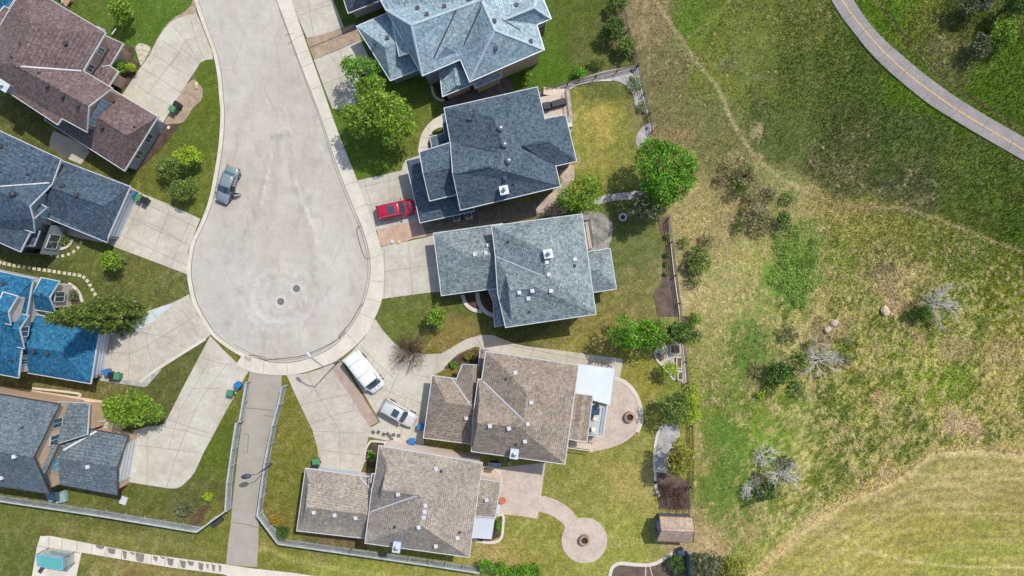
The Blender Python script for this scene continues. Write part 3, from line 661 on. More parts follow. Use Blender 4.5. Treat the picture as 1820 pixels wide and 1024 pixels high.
slab('walkway', smooth([(744,272),(745,256),(748,242),(754.7,229),(764,218),(775,210),(788,205),(788,222),(776,228),(768,234),(763.5,241),(761,255),(762,270)], 3, True), 0.045, CONC2, [[(748,243),(763,246)],[(757,226),(770,234)],[(745,262),(762,262)]], label='curved pale walkway to the dark slate roofed house', cat='walkway')
drive([(515,-30),(518,0),(531,35),(546,68),(575,61),(612,49),(592,0),(580,-30)], CONC, [], 'concrete driveway at the top edge beside the right kerb', extra=[[(530,28),(590,8)],[(545,-30),(552,32),(558,64)],[(590,0),(560,10)]])
drive([(558,106.6),(600,90),(641,71),(655,100),(668,132),(640,200),(591,193.4),(575,153)], CONC, [], 'concrete driveway under the tree beside the pale blue roofed house', extra=[[(573,150),(632,128)],[(585,97),(612,130)],[(604,90),(615,135)]])
slab('gravel_bed', [(544.6,69),(612,50),(630,42),(636,56),(642,70),(600,89),(558.5,106),(551,88)], 0.04, GRAVEL, [[(551,85),(600,65),(633,49)]], 0.10, DARKTRIM, label='tan gravel bed with a dark edging between two driveways', cat='gravel bed')
slab('brick_bed', [(670,409),(712,396),(748,391),(757,420),(735,424),(705,434),(678,438.5),(674,430)], 0.04, mat_speck('gravel_pink', rgb(214,184,160), rgb(190,160,138), 1.0, 9, 0.3), [[(674,430),(678,438),(700,434)]], 0.08, label='pinkish gravel bed with a pale edge beside the red car', cat='gravel bed')
slab('gravel_bed', smooth([(344,141),(352,148),(360,158),(360,170),(356,181),(345,190),(335,205),(325,218),(308,220),(292,221),(300,205),(325,160),(335,148)], 2, True), 0.045, GRAVEL, (), label='tan gravel bed holding the bins by the curved driveway', cat='gravel bed')
slab('gravel_strip', smooth([(341,-10),(343,0),(340,10),(330,20),(312,30),(302,38),(292,50),(280,68),(270,88),(265,96),(268,98),(279,74),(292,54),(307,39),(330,30),(350,25),(345,0)], 1, True), 0.03, GRAVEL, (), label='narrow gravel strip along the upper side of the curved driveway', cat='gravel strip')
slab('planting_bed', [(219,80),(236,84),(240,92),(236,104),(250,117),(233,148),(214,160),(196,150),(205,126),(198,110)], 0.03, MULCH, (), label='brown mulch bed by the porch of the purple-brown roofed house', cat='planting bed')
slab('stone_pad', smooth([(241,85),(248,77),(258,79),(267,84),(265,94),(252,115),(249,113),(244,98)], 3, True), 0.04, CONCP, (), label='small gravel pad with round stepping stones by the driveway', cat='gravel pad')
slab('planting_bed', [(280,214),(300,222),(320,222),(290,260),(250,300),(232,312),(226,300),(262,240)], 0.03, MULCH, (), label='brown mulch bed along the garage wall of the purple-brown roofed house', cat='planting bed')
slab('side_path', [(96,232),(150,258),(160,270),(144,292),(115,280),(88,262),(90,245)], 0.035, CONCP, [[(152,262),(136,288)]], label='tan concrete pad between the two upper left houses', cat='side path')
slab('side_path', [(-20,683),(0,685.5),(60,694),(182,712),(186,720),(172,722),(110,720),(0,702),(-20,700)], 0.04, mat_speck('concrete_peach', rgb(226,204,182), rgb(212,188,166), .5, 9, .12), (), label='peach coloured walk along the teal-grey roofed house', cat='side path')
slab('front_walk', [(158,742),(215,748),(217,768),(172,764),(158,758)], 0.05, CONC, [[(185,745),(184,766)]], label='concrete landing below the wooden steps', cat='walk')
slab('front_walk', [(84,398),(115,400),(160,412),(186,424),(182,432),(130,420),(85,410)], 0.04, CONC, [[(120,402),(116,418)],[(150,410),(146,426)]], label='grey walk below the slate-blue garage roof', cat='walk')
slab('planting_bed', smooth([(95,412),(128,420),(130,424),(122,436),(108,442),(92,441)], 3, True), 0.03, MULCH, (), label='small round mulch bed below the slate-blue bay window', cat='planting bed')
slab('planting_bed', smooth([(106,500),(122,504),(136,514),(146,530),(147,540),(135,545),(112,548),(100,530)], 3, True), 0.03, MULCH, (), label='mulch bed in front of the bright blue roofed house', cat='planting bed')
mb = MB()
for pl, w in (([(122,504),(133,511),(142,523),(147,538)], .35), ([(92,441),(108,442.5),(122,437),(130,425)], .3), ([(58,690),(138,699),(140,706)], .25), ([(250,680),(258,672),(285,653),(310,637),(366,602)], .35)):
    add_strip(mb, smooth(pl, 4), w, 0.10, 0, 0.12)
tag(mb.build('garden_edging', CONC2), 'pale curved concrete garden edging in the left hand gardens', 'garden edging', kind='structure')
slab('gravel_bed', [(172,664),(190,672),(222,678),(252,672),(288,656),(262,686),(255,688),(200,680),(176,676)], 0.035, GRAVG, (), label='grey gravel bed with bins below the stained driveway', cat='gravel bed')
# walkway between the two fences
pth = [(444.6,660.5),(470,665),(500.7,667),(500,700),(486,760),(470,825),(462,880),(456.7,917.7),(460,935),(459,970),(456.7,1008),(430,1006),(401.8,1003),(406,960),(410.5,931),(414,887),(423.7,799),(434,720),(441,677)]
slab('path', pth, 0.03, ASPH, [[(438,725),(460,727),(486,730)],[(434,772),(442,772),(440,804),(431,804)],[(412,928),(440,932),(458,938)],[(470,738),(485,741)]], 0.06, CRACK, label='tan asphalt walkway running down between the two fences', cat='path')
dl = [[(88,954),(86,970)],[(111,957),(110,976)],[(138,961),(137,982)],[(164,968),(163,985)],[(190,974),(187,988)],[(217,978),(216,994)],[(246,982),(246,1000)],[(270,986),(269,1002)],[(295,990),(293,1006)],[(320,994),(318,1010)],[(66,970),(143,983)]]
slab('bus_stop_pad', [(72,953),(90,952.5),(164,967),(250,983),(330,994),(402,1003.5),(445,1010),(520,1018),(560,1024),(700,1045),(440,1045),(400,1021),(300,1008),(216,994),(145,982),(136,1024),(132,1040),(54,1040),(57,1024),(66,972)], 0.04, CONC2, dl, 0.07, label='pale concrete sidewalk and bus stop pad at the lower left edge', cat='sidewalk')
mb = MB()  # flat grey-brown patches laid just above the sidewalk slabs
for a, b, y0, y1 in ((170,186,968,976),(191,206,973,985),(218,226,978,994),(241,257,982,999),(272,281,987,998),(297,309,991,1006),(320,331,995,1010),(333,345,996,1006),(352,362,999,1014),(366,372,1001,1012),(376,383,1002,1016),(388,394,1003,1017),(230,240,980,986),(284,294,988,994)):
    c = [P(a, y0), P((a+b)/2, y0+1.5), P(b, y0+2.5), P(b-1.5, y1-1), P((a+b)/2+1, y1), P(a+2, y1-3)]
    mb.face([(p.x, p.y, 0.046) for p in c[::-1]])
tag(mb.build('sidewalk_patches', mat_speck('grey_brown_patch', rgb(150,140,130), rgb(128,118,108), 2, 9, .3)), 'grey-brown patches on the lower left sidewalk', 'mud', kind='structure')

# ---- back garden surfaces
slab('gravel_bed', smooth([(955,166),(985,158),(1014,146),(1043,136),(1075,126),(1105,121),(1135,116.5),(1139,135),(1144,163),(1149,182),(1153,200),(1142,199),(1134,193),(1128,184),(1127,174),(1122,164),(1115,154),(1102,146),(1087,143),(1062,143.5),(1043,147),(1026,151),(1012,158),(1016,190),(1017,230),(1010,240),(1000,210),(960,185)], 2, True), 0.035, GRAVG, (), label='pale gravel bed curving round the mown back lawn', cat='gravel bed')
slab('gravel_bed', smooth([(1155,219),(1160,222),(1161.5,229),(1152,245),(1140,262),(1133,261),(1130,250),(1133,238),(1142,226)], 3, True), 0.035, GRAVG, (), label='small pale gravel island at the tip of the back lawn', cat='gravel bed')
slab('gravel_path', smooth([(1056,356),(1075,347),(1110,342),(1140,340),(1140,352),(1112,355),(1085,358),(1060,364)], 3, True), 0.03, GRAVG, (), label='pale gravel path between the two big green trees', cat='path')
slab('gravel_bed', smooth([(1030,384),(1048,376),(1062,376),(1076,383),(1086,393),(1090,408),(1087,424),(1084,434),(1076,444),(1040,448),(1030,440)], 3, True), 0.03, mat_speck('gravel_dark_grey', rgb(186,178,168), rgb(120,118,114), .9, 6, .4), (), label='grey gravel round the deck of the mid-grey roofed house', cat='gravel bed')
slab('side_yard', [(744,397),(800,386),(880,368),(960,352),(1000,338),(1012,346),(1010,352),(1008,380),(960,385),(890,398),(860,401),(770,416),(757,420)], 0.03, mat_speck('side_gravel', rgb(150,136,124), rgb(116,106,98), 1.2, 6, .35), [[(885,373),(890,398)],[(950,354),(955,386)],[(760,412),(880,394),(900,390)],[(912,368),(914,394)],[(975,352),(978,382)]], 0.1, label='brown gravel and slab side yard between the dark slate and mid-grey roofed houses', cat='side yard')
slab('rock_bed', smooth([(985,300),(1012,292),(1020,300),(1020,320),(1008,335),(990,350),(975,372),(955,378),(958,362),(990,335),(1000,320)], 2, True), 0.036, mat_speck('pink_rock', rgb(220,200,184), rgb(176,158,146), 1.0, 5, .4), (), label='pinkish rock bed at the corner of the dark slate roofed house', cat='rock bed')
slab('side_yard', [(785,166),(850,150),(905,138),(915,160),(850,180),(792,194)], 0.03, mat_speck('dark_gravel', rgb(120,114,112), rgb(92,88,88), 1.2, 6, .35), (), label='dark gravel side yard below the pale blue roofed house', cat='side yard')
slab('planting_bed', [(770,122),(790,118),(800,180),(786,178),(772,150)], 0.03, MULCH, (), label='shaded mulch bed at the front of the pale blue roofed house', cat='planting bed')
slab('planting_bed', smooth([(822,522),(845,520),(880,520),(884,560),(878,564),(862,556),(850,554),(838,546),(826,534)], 2, True), 0.03, MULCH, (), label='flower bed in the corner of the mid-grey roofed house', cat='planting bed')
mb = MB()
for pl, w in (([(822,524),(828,540),(840,550),(856,554)], .45), ([(848,520),(852,540),(864,555),(880,562)], .5), ([(767,153),(772,170),(782,178),(790,178)], .3), ([(764,240),(768,232),(778,226),(790,224)], .3),
              ([(1012,158),(1026,151),(1043,147),(1062,143.5),(1087,143)], .22), ([(1209,562),(1200,500),(1193,430),(1188,388)], .25), ([(1083,1030),(1086,1013),(1092,1005),(1103,1001),(1125,1003),(1150,1004),(1165,1001),(1180,993),(1196,982),(1211,975)], .42),
              ([(1165,860),(1164,840),(1162,815),(1166,780),(1173,760)], .3), ([(1165,855),(1166,868),(1172,882)], .3), ([(1198,675),(1190,665),(1178,652),(1166,636),(1165,625),(1172,618)], .3), ([(839,955),(850,962),(870,964),(884,962),(892,953),(894,935),(894,916),(880,916)], .3), ([(858,830),(870,830),(882,835),(890,845),(891,856)], .28),
              ([(649,820),(650,800),(656,788),(662,784),(684,786)], .25), ([(1091,672),(1108,678),(1122,690),(1133,708),(1139,730),(1139,750),(1132,768)], .5)):
    add_strip(mb, smooth(pl, 4), w, 0.10, 0, 0.12)
tag(mb.build('garden_edging', CONC2), 'pale curved concrete garden edging in the right hand gardens', 'garden edging', kind='structure')
slab('planting_bed', smooth([(649,822),(650,802),(656,789),(663,786),(680,788),(676,830),(660,832)], 2, True), 0.03, MULCH, (), label='mulch bed with a round green shrub beside the taupe roofed house', cat='planting bed')
slab('front_patio', [(684,784),(740,790),(800,800),(846,806),(858,822),(790,818),(680,800)], 0.05, mat_speck('pink_concrete', rgb(236,216,204), rgb(222,202,190), .6, 9, .08), (), label='pinkish concrete patio along the upper wall of the taupe roofed house', cat='patio')
slab('planting_bed', smooth([(790,656),(797,646),(815,632),(832,624),(850,622),(852,640),(840,650),(820,648)], 2, True), 0.055, MULCH, (), label='planted bed at the entry of the brown roofed house', cat='planting bed')
slab('planting_bed', [(1169,393),(1180,386),(1190,384),(1193,430),(1203,500),(1209,562),(1190,563),(1169,562),(1166,545),(1162.6,520.6),(1172,510),(1177,498),(1178,450),(1187,432),(1176,418)], 0.03, SOIL, (), label='long brown soil bed along the right hand fence', cat='planting bed')
slab('stone_terrace', smooth([(1191,611),(1218,611),(1219,640),(1221,681),(1210,679),(1198,675),(1190,665),(1176,648),(1165,630),(1170,621)], 2, True), 0.05, CONCP, (), label='pale stone terrace holding the planter boxes', cat='terrace')
slab('gravel_bed', smooth([(1173,757),(1190,755),(1205,758),(1208,775),(1196,795),(1190,815),(1190,838),(1166,838),(1163,815),(1167,780)], 2, True), 0.035, GRAVG, (), label='pale gravel bed beside the olive pine', cat='gravel bed')
slab('planting_bed', [(1166,839),(1200,839),(1225,860),(1228,905),(1172,905),(1166,870)], 0.03, SOIL, (), label='dark soil bed under the bare brown shrubs', cat='planting bed')
slab('planting_bed', smooth([(1083,1030),(1086,1013),(1092,1005),(1103,1001),(1125,1003),(1150,1004),(1165,1001),(1180,993),(1196,982),(1211,975),(1218,985),(1224,1010),(1226,1040),(1083,1040)], 2, True), 0.03, SOIL, [[(1148,1006),(1147,1030)],[(1155,1006),(1160,1028)]], 0.12, WOOD, label='brown soil bed with a curved pale edge at the bottom edge', cat='planting bed')
slab('planting_bed', smooth([(840,925),(880,925),(893,916),(893,940),(888,954),(870,962),(850,960),(840,955)], 1, True), 0.03, MULCH, (), label='planted bed beside the white sunroom', cat='planting bed')
pat = smooth([(1088,673),(1100,677),(1113.6,684.5),(1125,696),(1133.4,711),(1138,727),(1139,744),(1135,760),(1127,772),(1113,784),(1096,792),(1078,798),(1058.7,801),(1035,800),(1005,796),(1000,780),(1010,700),(1040,690)], 3, True)
slab('patio', pat, 0.045, PAVER, (), label='rounded paver patio behind the brown roofed house', cat='patio')
slab('patio', [(845,836),(905,829),(969.5,822),(966,850),(961.8,882.5),(958,905),(955,922),(925,917),(892.5,914),(880,914),(850,900)], 0.045, PAVER, (), label='square paver patio behind the taupe roofed house', cat='patio')
c2 = [(1038.7+40.6*math.cos(R(a)), 960.5+40.6*math.sin(R(a))) for a in range(-108, 213, 9)]
slab('patio', smooth([(955,908),(961.8,882.5),(975,884),(987,888),(1000,895),(1013.4,904.5),(1020,912)], 2)+c2+[(1004.6,937.5),(1000,930),(987,920),(975,914)], 0.049, PAVER, (), label='round paver patio with a curved path and a fire ring', cat='patio')
slab('deck_walk', [(1003,788),(1058,797),(1058,801),(1003,795)], 0.3, WOOD, (), label='low wooden walk at the corner of the brown roofed house', cat='walk', thick=.3)
# ---- bike path
BL = smooth([(1465,-30),(1477.5,0),(1496,30),(1519,60),(1543,90),(1572,119.6),(1610,153),(1652,186),(1695,213),(1738,239),(1780,263),(1820,286),(1850,304)], 4)
BR = smooth([(1503,-30),(1517,0),(1532,24),(1552,50),(1577,76),(1605,100),(1643,132),(1685,163),(1722,187),(1758,209),(1790,227),(1820,244),(1850,262)], 4)
BIKE_C = smooth([(1484,-30),(1497,0),(1514,26),(1535.6,53),(1559,80),(1585,106),(1625,141),(1668.6,173),(1710,201),(1751.6,226),(1785,246),(1820,267),(1850,285)], 4)
mb = MB()
for i in range(len(BL)-1):
    a, b, c, d = P(*BL[i]), P(*BL[i+1]), P(*BR[i+1]), P(*BR[i]); mb.face([(p.x, p.y, 0.05) for p in (a, b, c, d)])
    mb.face([(a.x, a.y, .05), (a.x, a.y, -.2), (b.x, b.y, -.2), (b.x, b.y, .05)]); mb.face([(d.x, d.y, .05), (c.x, c.y, .05), (c.x, c.y, -.2), (d.x, d.y, -.2)])
add_strip(mb, BIKE_C, 0.13, 0.054, 1)
for l in ([(1560,106),(1572,98),(1586,84)], [(1640,178),(1650,166)], [(1690,206),(1702,196),(1712,180)], [(1790,268),(1800,250)], [(1524,66),(1536,54),(1548,48)], [(1600,140),(1608,128),(1622,116)], [(1500,34),(1518,24)], [(1745,228),(1757,212)], [(1740,239),(1748,230)]): add_strip(mb, l, 0.05, 0.054, 2)
tag(mb.build('bike_path', [BIKE, YELLOW, CRACK]), 'grey asphalt path with a yellow centre line through the meadow', 'path', kind='structure')
blades('meadow_grass', lambda px, py, me_, mo, k: me_ & ~mo & (px > 1150) & (pldist(px, py, BIKE_C) > 17.6) & ((k > -0.2) | (px > 1380)), 320000, 0.18, 0.05, (17, -38, 66, 38), 'rough green and straw tufts covering the meadow', 0.7, cmul=1.9, cvar=.8)
# ------------------------------------------------------------------ houses
def parse(s):
    d = {}; PXY.clear()
    for t in s.replace('\n', ' ').split(';'):
        t = t.split()
        if len(t) == 4: d[t[0]] = P(float(t[1]), float(t[2]), float(t[3])); PXY[t[0]] = (float(t[1]), float(t[2]))
    return d
PXY = {}
class Block: pass
def inset_loop(pts, d):
    n = len(pts); A = sum(pts[i].x*pts[(i+1) % n].y-pts[(i+1) % n].x*pts[i].y for i in range(n)); sg = 1 if A > 0 else -1
    out = []
    for i in range(n):
        p0, p1, p2 = pts[i-1], pts[i], pts[(i+1) % n]
        e1 = Vector((p1.x-p0.x, p1.y-p0.y)); e2 = Vector((p2.x-p1.x, p2.y-p1.y))
        if e1.length < 1e-6 or e2.length < 1e-6: out.append(p1.copy()); continue
        e1.normalize(); e2.normalize(); n1 = Vector((-e1.y, e1.x))*sg; n2 = Vector((-e2.y, e2.x))*sg
        m = n1+n2
        m = n1 if m.length < 0.3 else m/ (m.length**2/2)
        if m.length > 2.2: m = m*(2.2/m.length)
        out.append(Vector((p1.x+m.x*d, p1.y+m.y*d, p1.z)))
    return out
def solve_gables(V, gab):
    """'P b c K K2' raises or lowers peak P until it stands in the wall plane b-c; the ridge ends K get the same height"""
    for gq in gab.split(';'):
        k = gq.split()
        if len(k) < 3: continue
        x, y = PXY[k[0]]; b, c = V[k[1]], V[k[2]]; best = None
        for i in range(0, 1400):
            z = 2+i*0.01; p = P(x, y, z); cr = abs((p.x-b.x)*(c.y-b.y)-(p.y-b.y)*(c.x-b.x))
            if best is None or cr < best[0]: best = (cr, z)
        z = best[1]; print('GABLE', k, round(z, 2)); V[k[0]] = P(x, y, z)
        for q in k[3:]: V[q] = P(*PXY[q], z)
def block(rt, pts, faces, rmat, wmat, trim, over=0.4, base=0.0, gut=0.085, wall=True, smat=None, skip=(), gab=''):
    V = parse(pts); solve_gables(V, gab); F = [f.split() for f in faces.split(';') if f.split()]
    edges = {}; FF = []
    for f in F:
        a = sum(V[f[i]].x*V[f[(i+1) % len(f)]].y-V[f[(i+1) % len(f)]].x*V[f[i]].y for i in range(len(f)))
        f = f if a > 0 else f[::-1]; FF.append(f)
        for i in range(len(f)): edges[(f[i], f[(i+1) % len(f)])] = 1
    cnt = {}
    for (x, y) in edges: cnt[frozenset((x, y))] = 0
    for f in FF:
        for i in range(len(f)): cnt[frozenset((f[i], f[(i+1) % len(f)]))] += 1
    adj = {}
    for e, c in cnt.items():
        if c == 1:
            x, y = tuple(e); adj.setdefault(x, []).append(y); adj.setdefault(y, []).append(x)
    if any(len(q) != 2 for q in adj.values()): print('BLOCK not closed', rt['label'], {k: q for k, q in adj.items() if len(q) != 2})
    s = next(iter(adj)); loop = [s]; prev, c = s, adj[s][0]
    while c != s and len(loop) < 60:
        loop.append(c); q = adj[c]; nn = q[0] if q[0] != prev else q[1]; prev, c = c, nn
    if sum(V[loop[i-1]].x*V[loop[i]].y-V[loop[i]].x*V[loop[i-1]].y for i in range(len(loop))) < 0: loop = loop[::-1]
    B = Block(); B.V = V; B.loop = loop; B.root = rt; lp = [V[k] for k in loop]
    # roof surface with thickness
    mb = MB()
    for f in FF:
        if len(f) > 3:
            from mathutils.geometry import tessellate_polygon
            q = [Vector((V[k].x, V[k].y, 0)) for k in f]
            for t in tessellate_polygon([q]):
                tri = [V[f[i]] for i in t]
                a = (tri[1].x-tri[0].x)*(tri[2].y-tri[0].y)-(tri[2].x-tri[0].x)*(tri[1].y-tri[0].y)
                mb.face(tri if a > 0 else tri[::-1])
        else: mb.face([V[k] for k in f])
    verts = [tuple(v) for v in mb.v]; B.bvh = BVHTree.FromPolygons(verts, mb.f)
    top_f = [list(q) for q in mb.f]
    for q in top_f: mb.face([(mb.v[i][0], mb.v[i][1], mb.v[i][2]-0.18) for i in q][::-1], 1)
    B.roof = mb.build('roof', [rmat, smat or trim], rt)
    # thin shingle caps along hips and ridges
    for e, c_ in cnt.items():
        if c_ == 2:
            x_, y_ = tuple(e); p, q = V[x_], V[y_]; d = q-p
            if d.length < 1.2: continue
            nn = []
            for f in FF:
                if x_ in f and y_ in f:
                    t3 = [V[k] for k in f]; nv = Vector((0, 0, 0))
                    for i in range(len(t3)): nv += (t3[i]-t3[0]).cross(t3[(i+1) % len(t3)]-t3[0])
                    cen = sum(t3, Vector())/len(t3); nn.append((nv.normalized(), cen))
            if len(nn) == 2:
                mid = (p+q)/2; up_ = 0
                for nv, cen in nn: up_ += (mid.z-cen.z)
                if up_ > 0.5:
                    s_ = Vector((-d.y, d.x, 0)).normalized()*.14; cb = MB(); u1 = Vector((0, 0, .03)); u0 = Vector((0, 0, -.03))
                    cb.face([p-s_+u0, q-s_+u0, q+u1, p+u1]); cb.face([p+u1, q+u1, q+s_+u0, p+s_+u0]); cb.build('ridge_cap', rmat, B.roof)
    # gutter / fascia running round the edge
    out = inset_loop(lp, -gut); tb = MB(); n = len(loop)
    for i in range(n):
        j = (i+1) % n
        if (loop[i]+' '+loop[j]) in skip or (loop[j]+' '+loop[i]) in skip: continue
        a, b, c2, d = lp[i], lp[j], out[j], out[i]
        up = Vector((0, 0, .02)); dn = Vector((0, 0, -.2))
        tb.face([d+up, c2+up, b+up, a+up]); tb.face([d+dn, c2+dn, c2+up, d+up]); tb.face([a+dn, b+dn, c2+dn, d+dn])
        tb.face([b+up, b+dn, a+dn, a+up])
    B.trim = tb.build('gutter', trim, B.roof)
    # walls
    if wall:
        wl_ = inset_loop(lp, over); wb = MB()
        for i in range(n):
            a, b = wl_[i], wl_[(i+1) % n]
            # find roof height above the wall line
            def top(p, z):
                h = B.bvh.ray_cast(Vector((p.x, p.y, 60)), Vector((0, 0, -1)))
                return (h[0].z if h[0] else z)-0.12
            k = 6
            for q in range(k):
                u0, u1 = q/k, (q+1)/k; p = a.lerp(b, u0); r = a.lerp(b, u1)
                wb.face([(p.x, p.y, base), (r.x, r.y, base), (r.x, r.y, top(r, r.z)), (p.x, p.y, top(p, p.z))])
        B.wallo = wb.build('wall', wmat, rt)
        B.wl = dict(zip(loop, wl_))
    return B
def onwall(B, a, b, u0, u1, z0, z1, name, mat, frame=None, out=0.05, extra=None):
    """a flat element (window, door) set on the wall below roof edge a-b"""
    p, q = B.wl[a].copy(), B.wl[b].copy(); p.z = q.z = 0
    d = (q-p); L = d.length; d.normalize(); nrm = Vector((d.y, -d.x, 0))
    ctr = sum((B.V[k] for k in B.loop), Vector())/len(B.loop)
    if nrm.dot(Vector((ctr.x, ctr.y, 0))-p) > 0: nrm = -nrm
    c = p+d*L*(u0+u1)/2; w = L*(u1-u0); rz = math.atan2(d.y, d.x)
    mb = MB(); cc = c+nrm*out*0.5; mb.box((cc.x, cc.y, (z0+z1)/2), (w, 0.06+out, z1-z0), rz)
    pane = MB()
    if frame:
        f = MB(); t = 0.1; c3 = c+nrm*(out+0.02)
        for dx, dz, sx, sz in ((0, (z1-z0)/2, w+t, t), (0, -(z1-z0)/2, w+t, t), (-w/2, 0, t, z1-z0+t), (w/2, 0, t, z1-z0+t), (0, 0, 0.06, z1-z0)):
            cx = c3+d*dx; f.box((cx.x, cx.y, (z0+z1)/2+dz), (sx, 0.08, sz), rz)
        o = f.build(name, frame, B.root); mb.build('pane', mat, o)
    else:
        if name == 'garage_door':
            for k in range(1, 4):
                zz = z0+(z1-z0)*k/4; c4 = c+nrm*(out+0.033); mb.box((c4.x, c4.y, zz), (w*0.98, 0.03, 0.03), rz, 1)
            o = mb.build(name, [mat, DARKTRIM], B.root)
        else: o = mb.build(name, mat, B.root)
    return o
def hit(B, px, py):
    o = Vector((0, 0, H)); d = (P(px, py, 0)-o).normalized(); h = B.bvh.ray_cast(o, d)
    return (h[0], h[1]) if h[0] else (P(px, py, 5), Vector((0, 0, 1)))
VENTS = {'w': WHITE, 'k': DARKTRIM, 's': STEEL}
def vents(B, s):
    for t in s.split(';'):
        t = t.split()
        if len(t) < 3: continue
        p, n = hit(B, float(t[0]), float(t[1])); k = t[2]; mb = MB()
        if k == 'pipe':
            mb.tube([p-Vector((0, 0, .2)), p+Vector((0, 0, .35))], 0.07, 8); mb.lathe(p+n*0.01, [(.2, -.05), (.16, .05), (.09, .1)], 10); mb.build('vent_pipe', DARKTRIM, B.roof)
        elif k == 'dome':
            mb.lathe(p, [(.34, -.15), (.34, .05), (.2, .12), (.2, .3), (.36, .36), (.36, .46), (.2, .62), (.02, .66)], 14); mb.build('turbine_vent', STEEL if len(t) > 3 else DARKTRIM, B.roof, True)
        else:
            mb.box(p+Vector((0, 0, .06)), (.34, .34, .28), R(float(t[3]) if len(t) > 3 else 12)); mb.box(p+Vector((0, 0, .24)), (.42, .42, .07), R(float(t[3]) if len(t) > 3 else 12)); mb.build('roof_vent', VENTS[k], B.roof)
def chimney(B, px, py, w, l, h, rz, mat, cap=METALW, flue=True):
    p, n = hit(B, px, py); mb = MB(); p = p.copy()
    mb.box((p.x, p.y, p.z+h/2-0.5), (w, l, h+1.0), R(rz)); o = mb.build('chimney', mat, B.roof)
    c = MB(); c.box((p.x, p.y, p.z+h+.05), (w+.14, l+.14, .1), R(rz)); c.build('chimney_cap', cap, o)
    if flue:
        f = MB(); f.lathe((p.x, p.y, p.z+h+.1), [(.16, 0), (.16, .3), (.24, .32), (.24, .4), (.03, .5)], 12); f.build('flue', STEEL, o)
def ridgecap(B, a, b, mat, w=0.25):
    mb = MB(); p, q = B.V[a], B.V[b]; d = q-p; s = Vector((-d.y, d.x, 0)).normalized()*w/2; up = Vector((0, 0, .035)); dn = Vector((0, 0, -.02))
    mb.face([p-s+dn, q-s+dn, q+up, p+up]); mb.face([p+up, q+up, q+s+dn, p+s+dn]); return mb.build('ridge_cap', mat, B.roof)
def valley(B, x0, y0, x1, y1, w=0.14, mat=None, n=8):
    mb = MB(); pr = None
    for i in range(n+1):
        u = i/n; p, nn = hit(B, x0+(x1-x0)*u, y0+(y1-y0)*u)
        if pr is not None and (p-pr).length < 4: mb.bar(pr+Vector((0, 0, .03)), p+Vector((0, 0, .03)), w, .05)
        pr = p
    if mb.v: mb.build('valley_flashing', mat or WHITE, B.roof)

# --- H1 purple brown, top left
h1 = root('house', P(120, 120), 'purple-brown roofed house with a tall gable window at the top left', 'house')
b = block(h1, 'NW 44.6 -27 5.8;b 187 58 5.8;c 147 126 5.8;g 199 157 5.8;G 157 189 8.6;h 154 234 5.8;j 110 210 5.8;k 102 221 5.8;SW -47 123 5.8;K1 55 50 8.9;K2 22 112 8.9',
  'NW b K1;b c K2 K1;c g G K2;G h j k SW K2;NW K1 K2 SW', R_BROWN, WTAN, WHITE, gab='G g h K2 K1')
vents(b, '118 78 k;37 78 pipe;22 102 pipe;85 153 k;113 170 k;140 187 k;70 130 pipe')
chimney(b, 17, 157, 1.3, .9, 1.0, -33, WGREY); valley(b, 30, 117.6, 145, 126)
onwall(b, 'b', 'c', .25, .42, 3.9, 5.0, 'window', WINDOW, WHITE); onwall(b, 'b', 'c', .7, .88, 3.9, 5.0, 'window', WINDOW, WHITE)
# three tall panes in the gable: the wall runs g -> G -> h
gw = Block(); gw.root = h1; gw.V = b.V; gw.loop = b.loop; gw.wl = {'g': b.wl['g'], 'h': b.wl['h']}
for u0, u1 in ((.26, .46), (.49, .69), (.72, .9)): onwall(gw, 'g', 'h', u0, u1, 3.9, 6.0, 'window', WINDOWT, WHITE, out=.12)
b = block(h1, 'a 80 213 3;b 221 303 3;c 280 207.7 3;e 120 112 3;K1 226 241 5.2;K2 118 172 5.2', 'a b K1 K2;b c K1;c e K2 K1;a K2 e', R_BROWN, WGREY, WHITE)
onwall(b, 'b', 'c', .55, .72, 1.0, 2.2, 'window', WINDOW, WHITE); onwall(b, 'b', 'c', .2, .37, 1.0, 2.2, 'window', WINDOW, WHITE); onwall(b, 'c', 'e', .05, .42, 0.05, 2.4, 'garage_door', GDOOR)
vents(b, '183 226 k;240 226 pipe')
block(h1, 'a 178 60 3.9;b 218.7 78 3;c 195.6 115.4 3;f 150 122 3.9', 'a b c f', R_BROWN, WTAN, WHITE)
block(h1, 'c 190 114 3;d 210 127.5 3;e 193 152.7 3;h 153 133 3.9;f 150 118 3.9', 'c d e h f', R_BROWN, WTAN, WHITE)
block(h1, 'a 8 12 4.6;b 24 20 4.6;c 0 60 4.6;d -24 50 4.6', 'a b c d', R_BROWN, WTAN, WHITE)
mb = MB(); mb.bar(P(172, 47, 4.4), P(187, 54, 3.6), .1); mb.build('downpipe', WHITE, h1)
mb = MB(); mb.bar(P(199, 61, 3.2), P(206, 51, 3.2), .1); mb.build('downpipe', WHITE, h1)
# neighbour's blue roof corner at the very top left
hn = root('house', P(-20, -20), 'teal-blue roof corner of a neighbouring house in the top left corner', 'house')
block(hn, 'a -40 -60 4;b 26 -60 4;c 28 -6 4;d 14 15 4;e 7 10 4;f -6 25 4;g -60 5 4;K -10 -35 5.5', 'a b K;b c d e f K;f g K;g a K', R_VIVID, WTAN, WHITE)
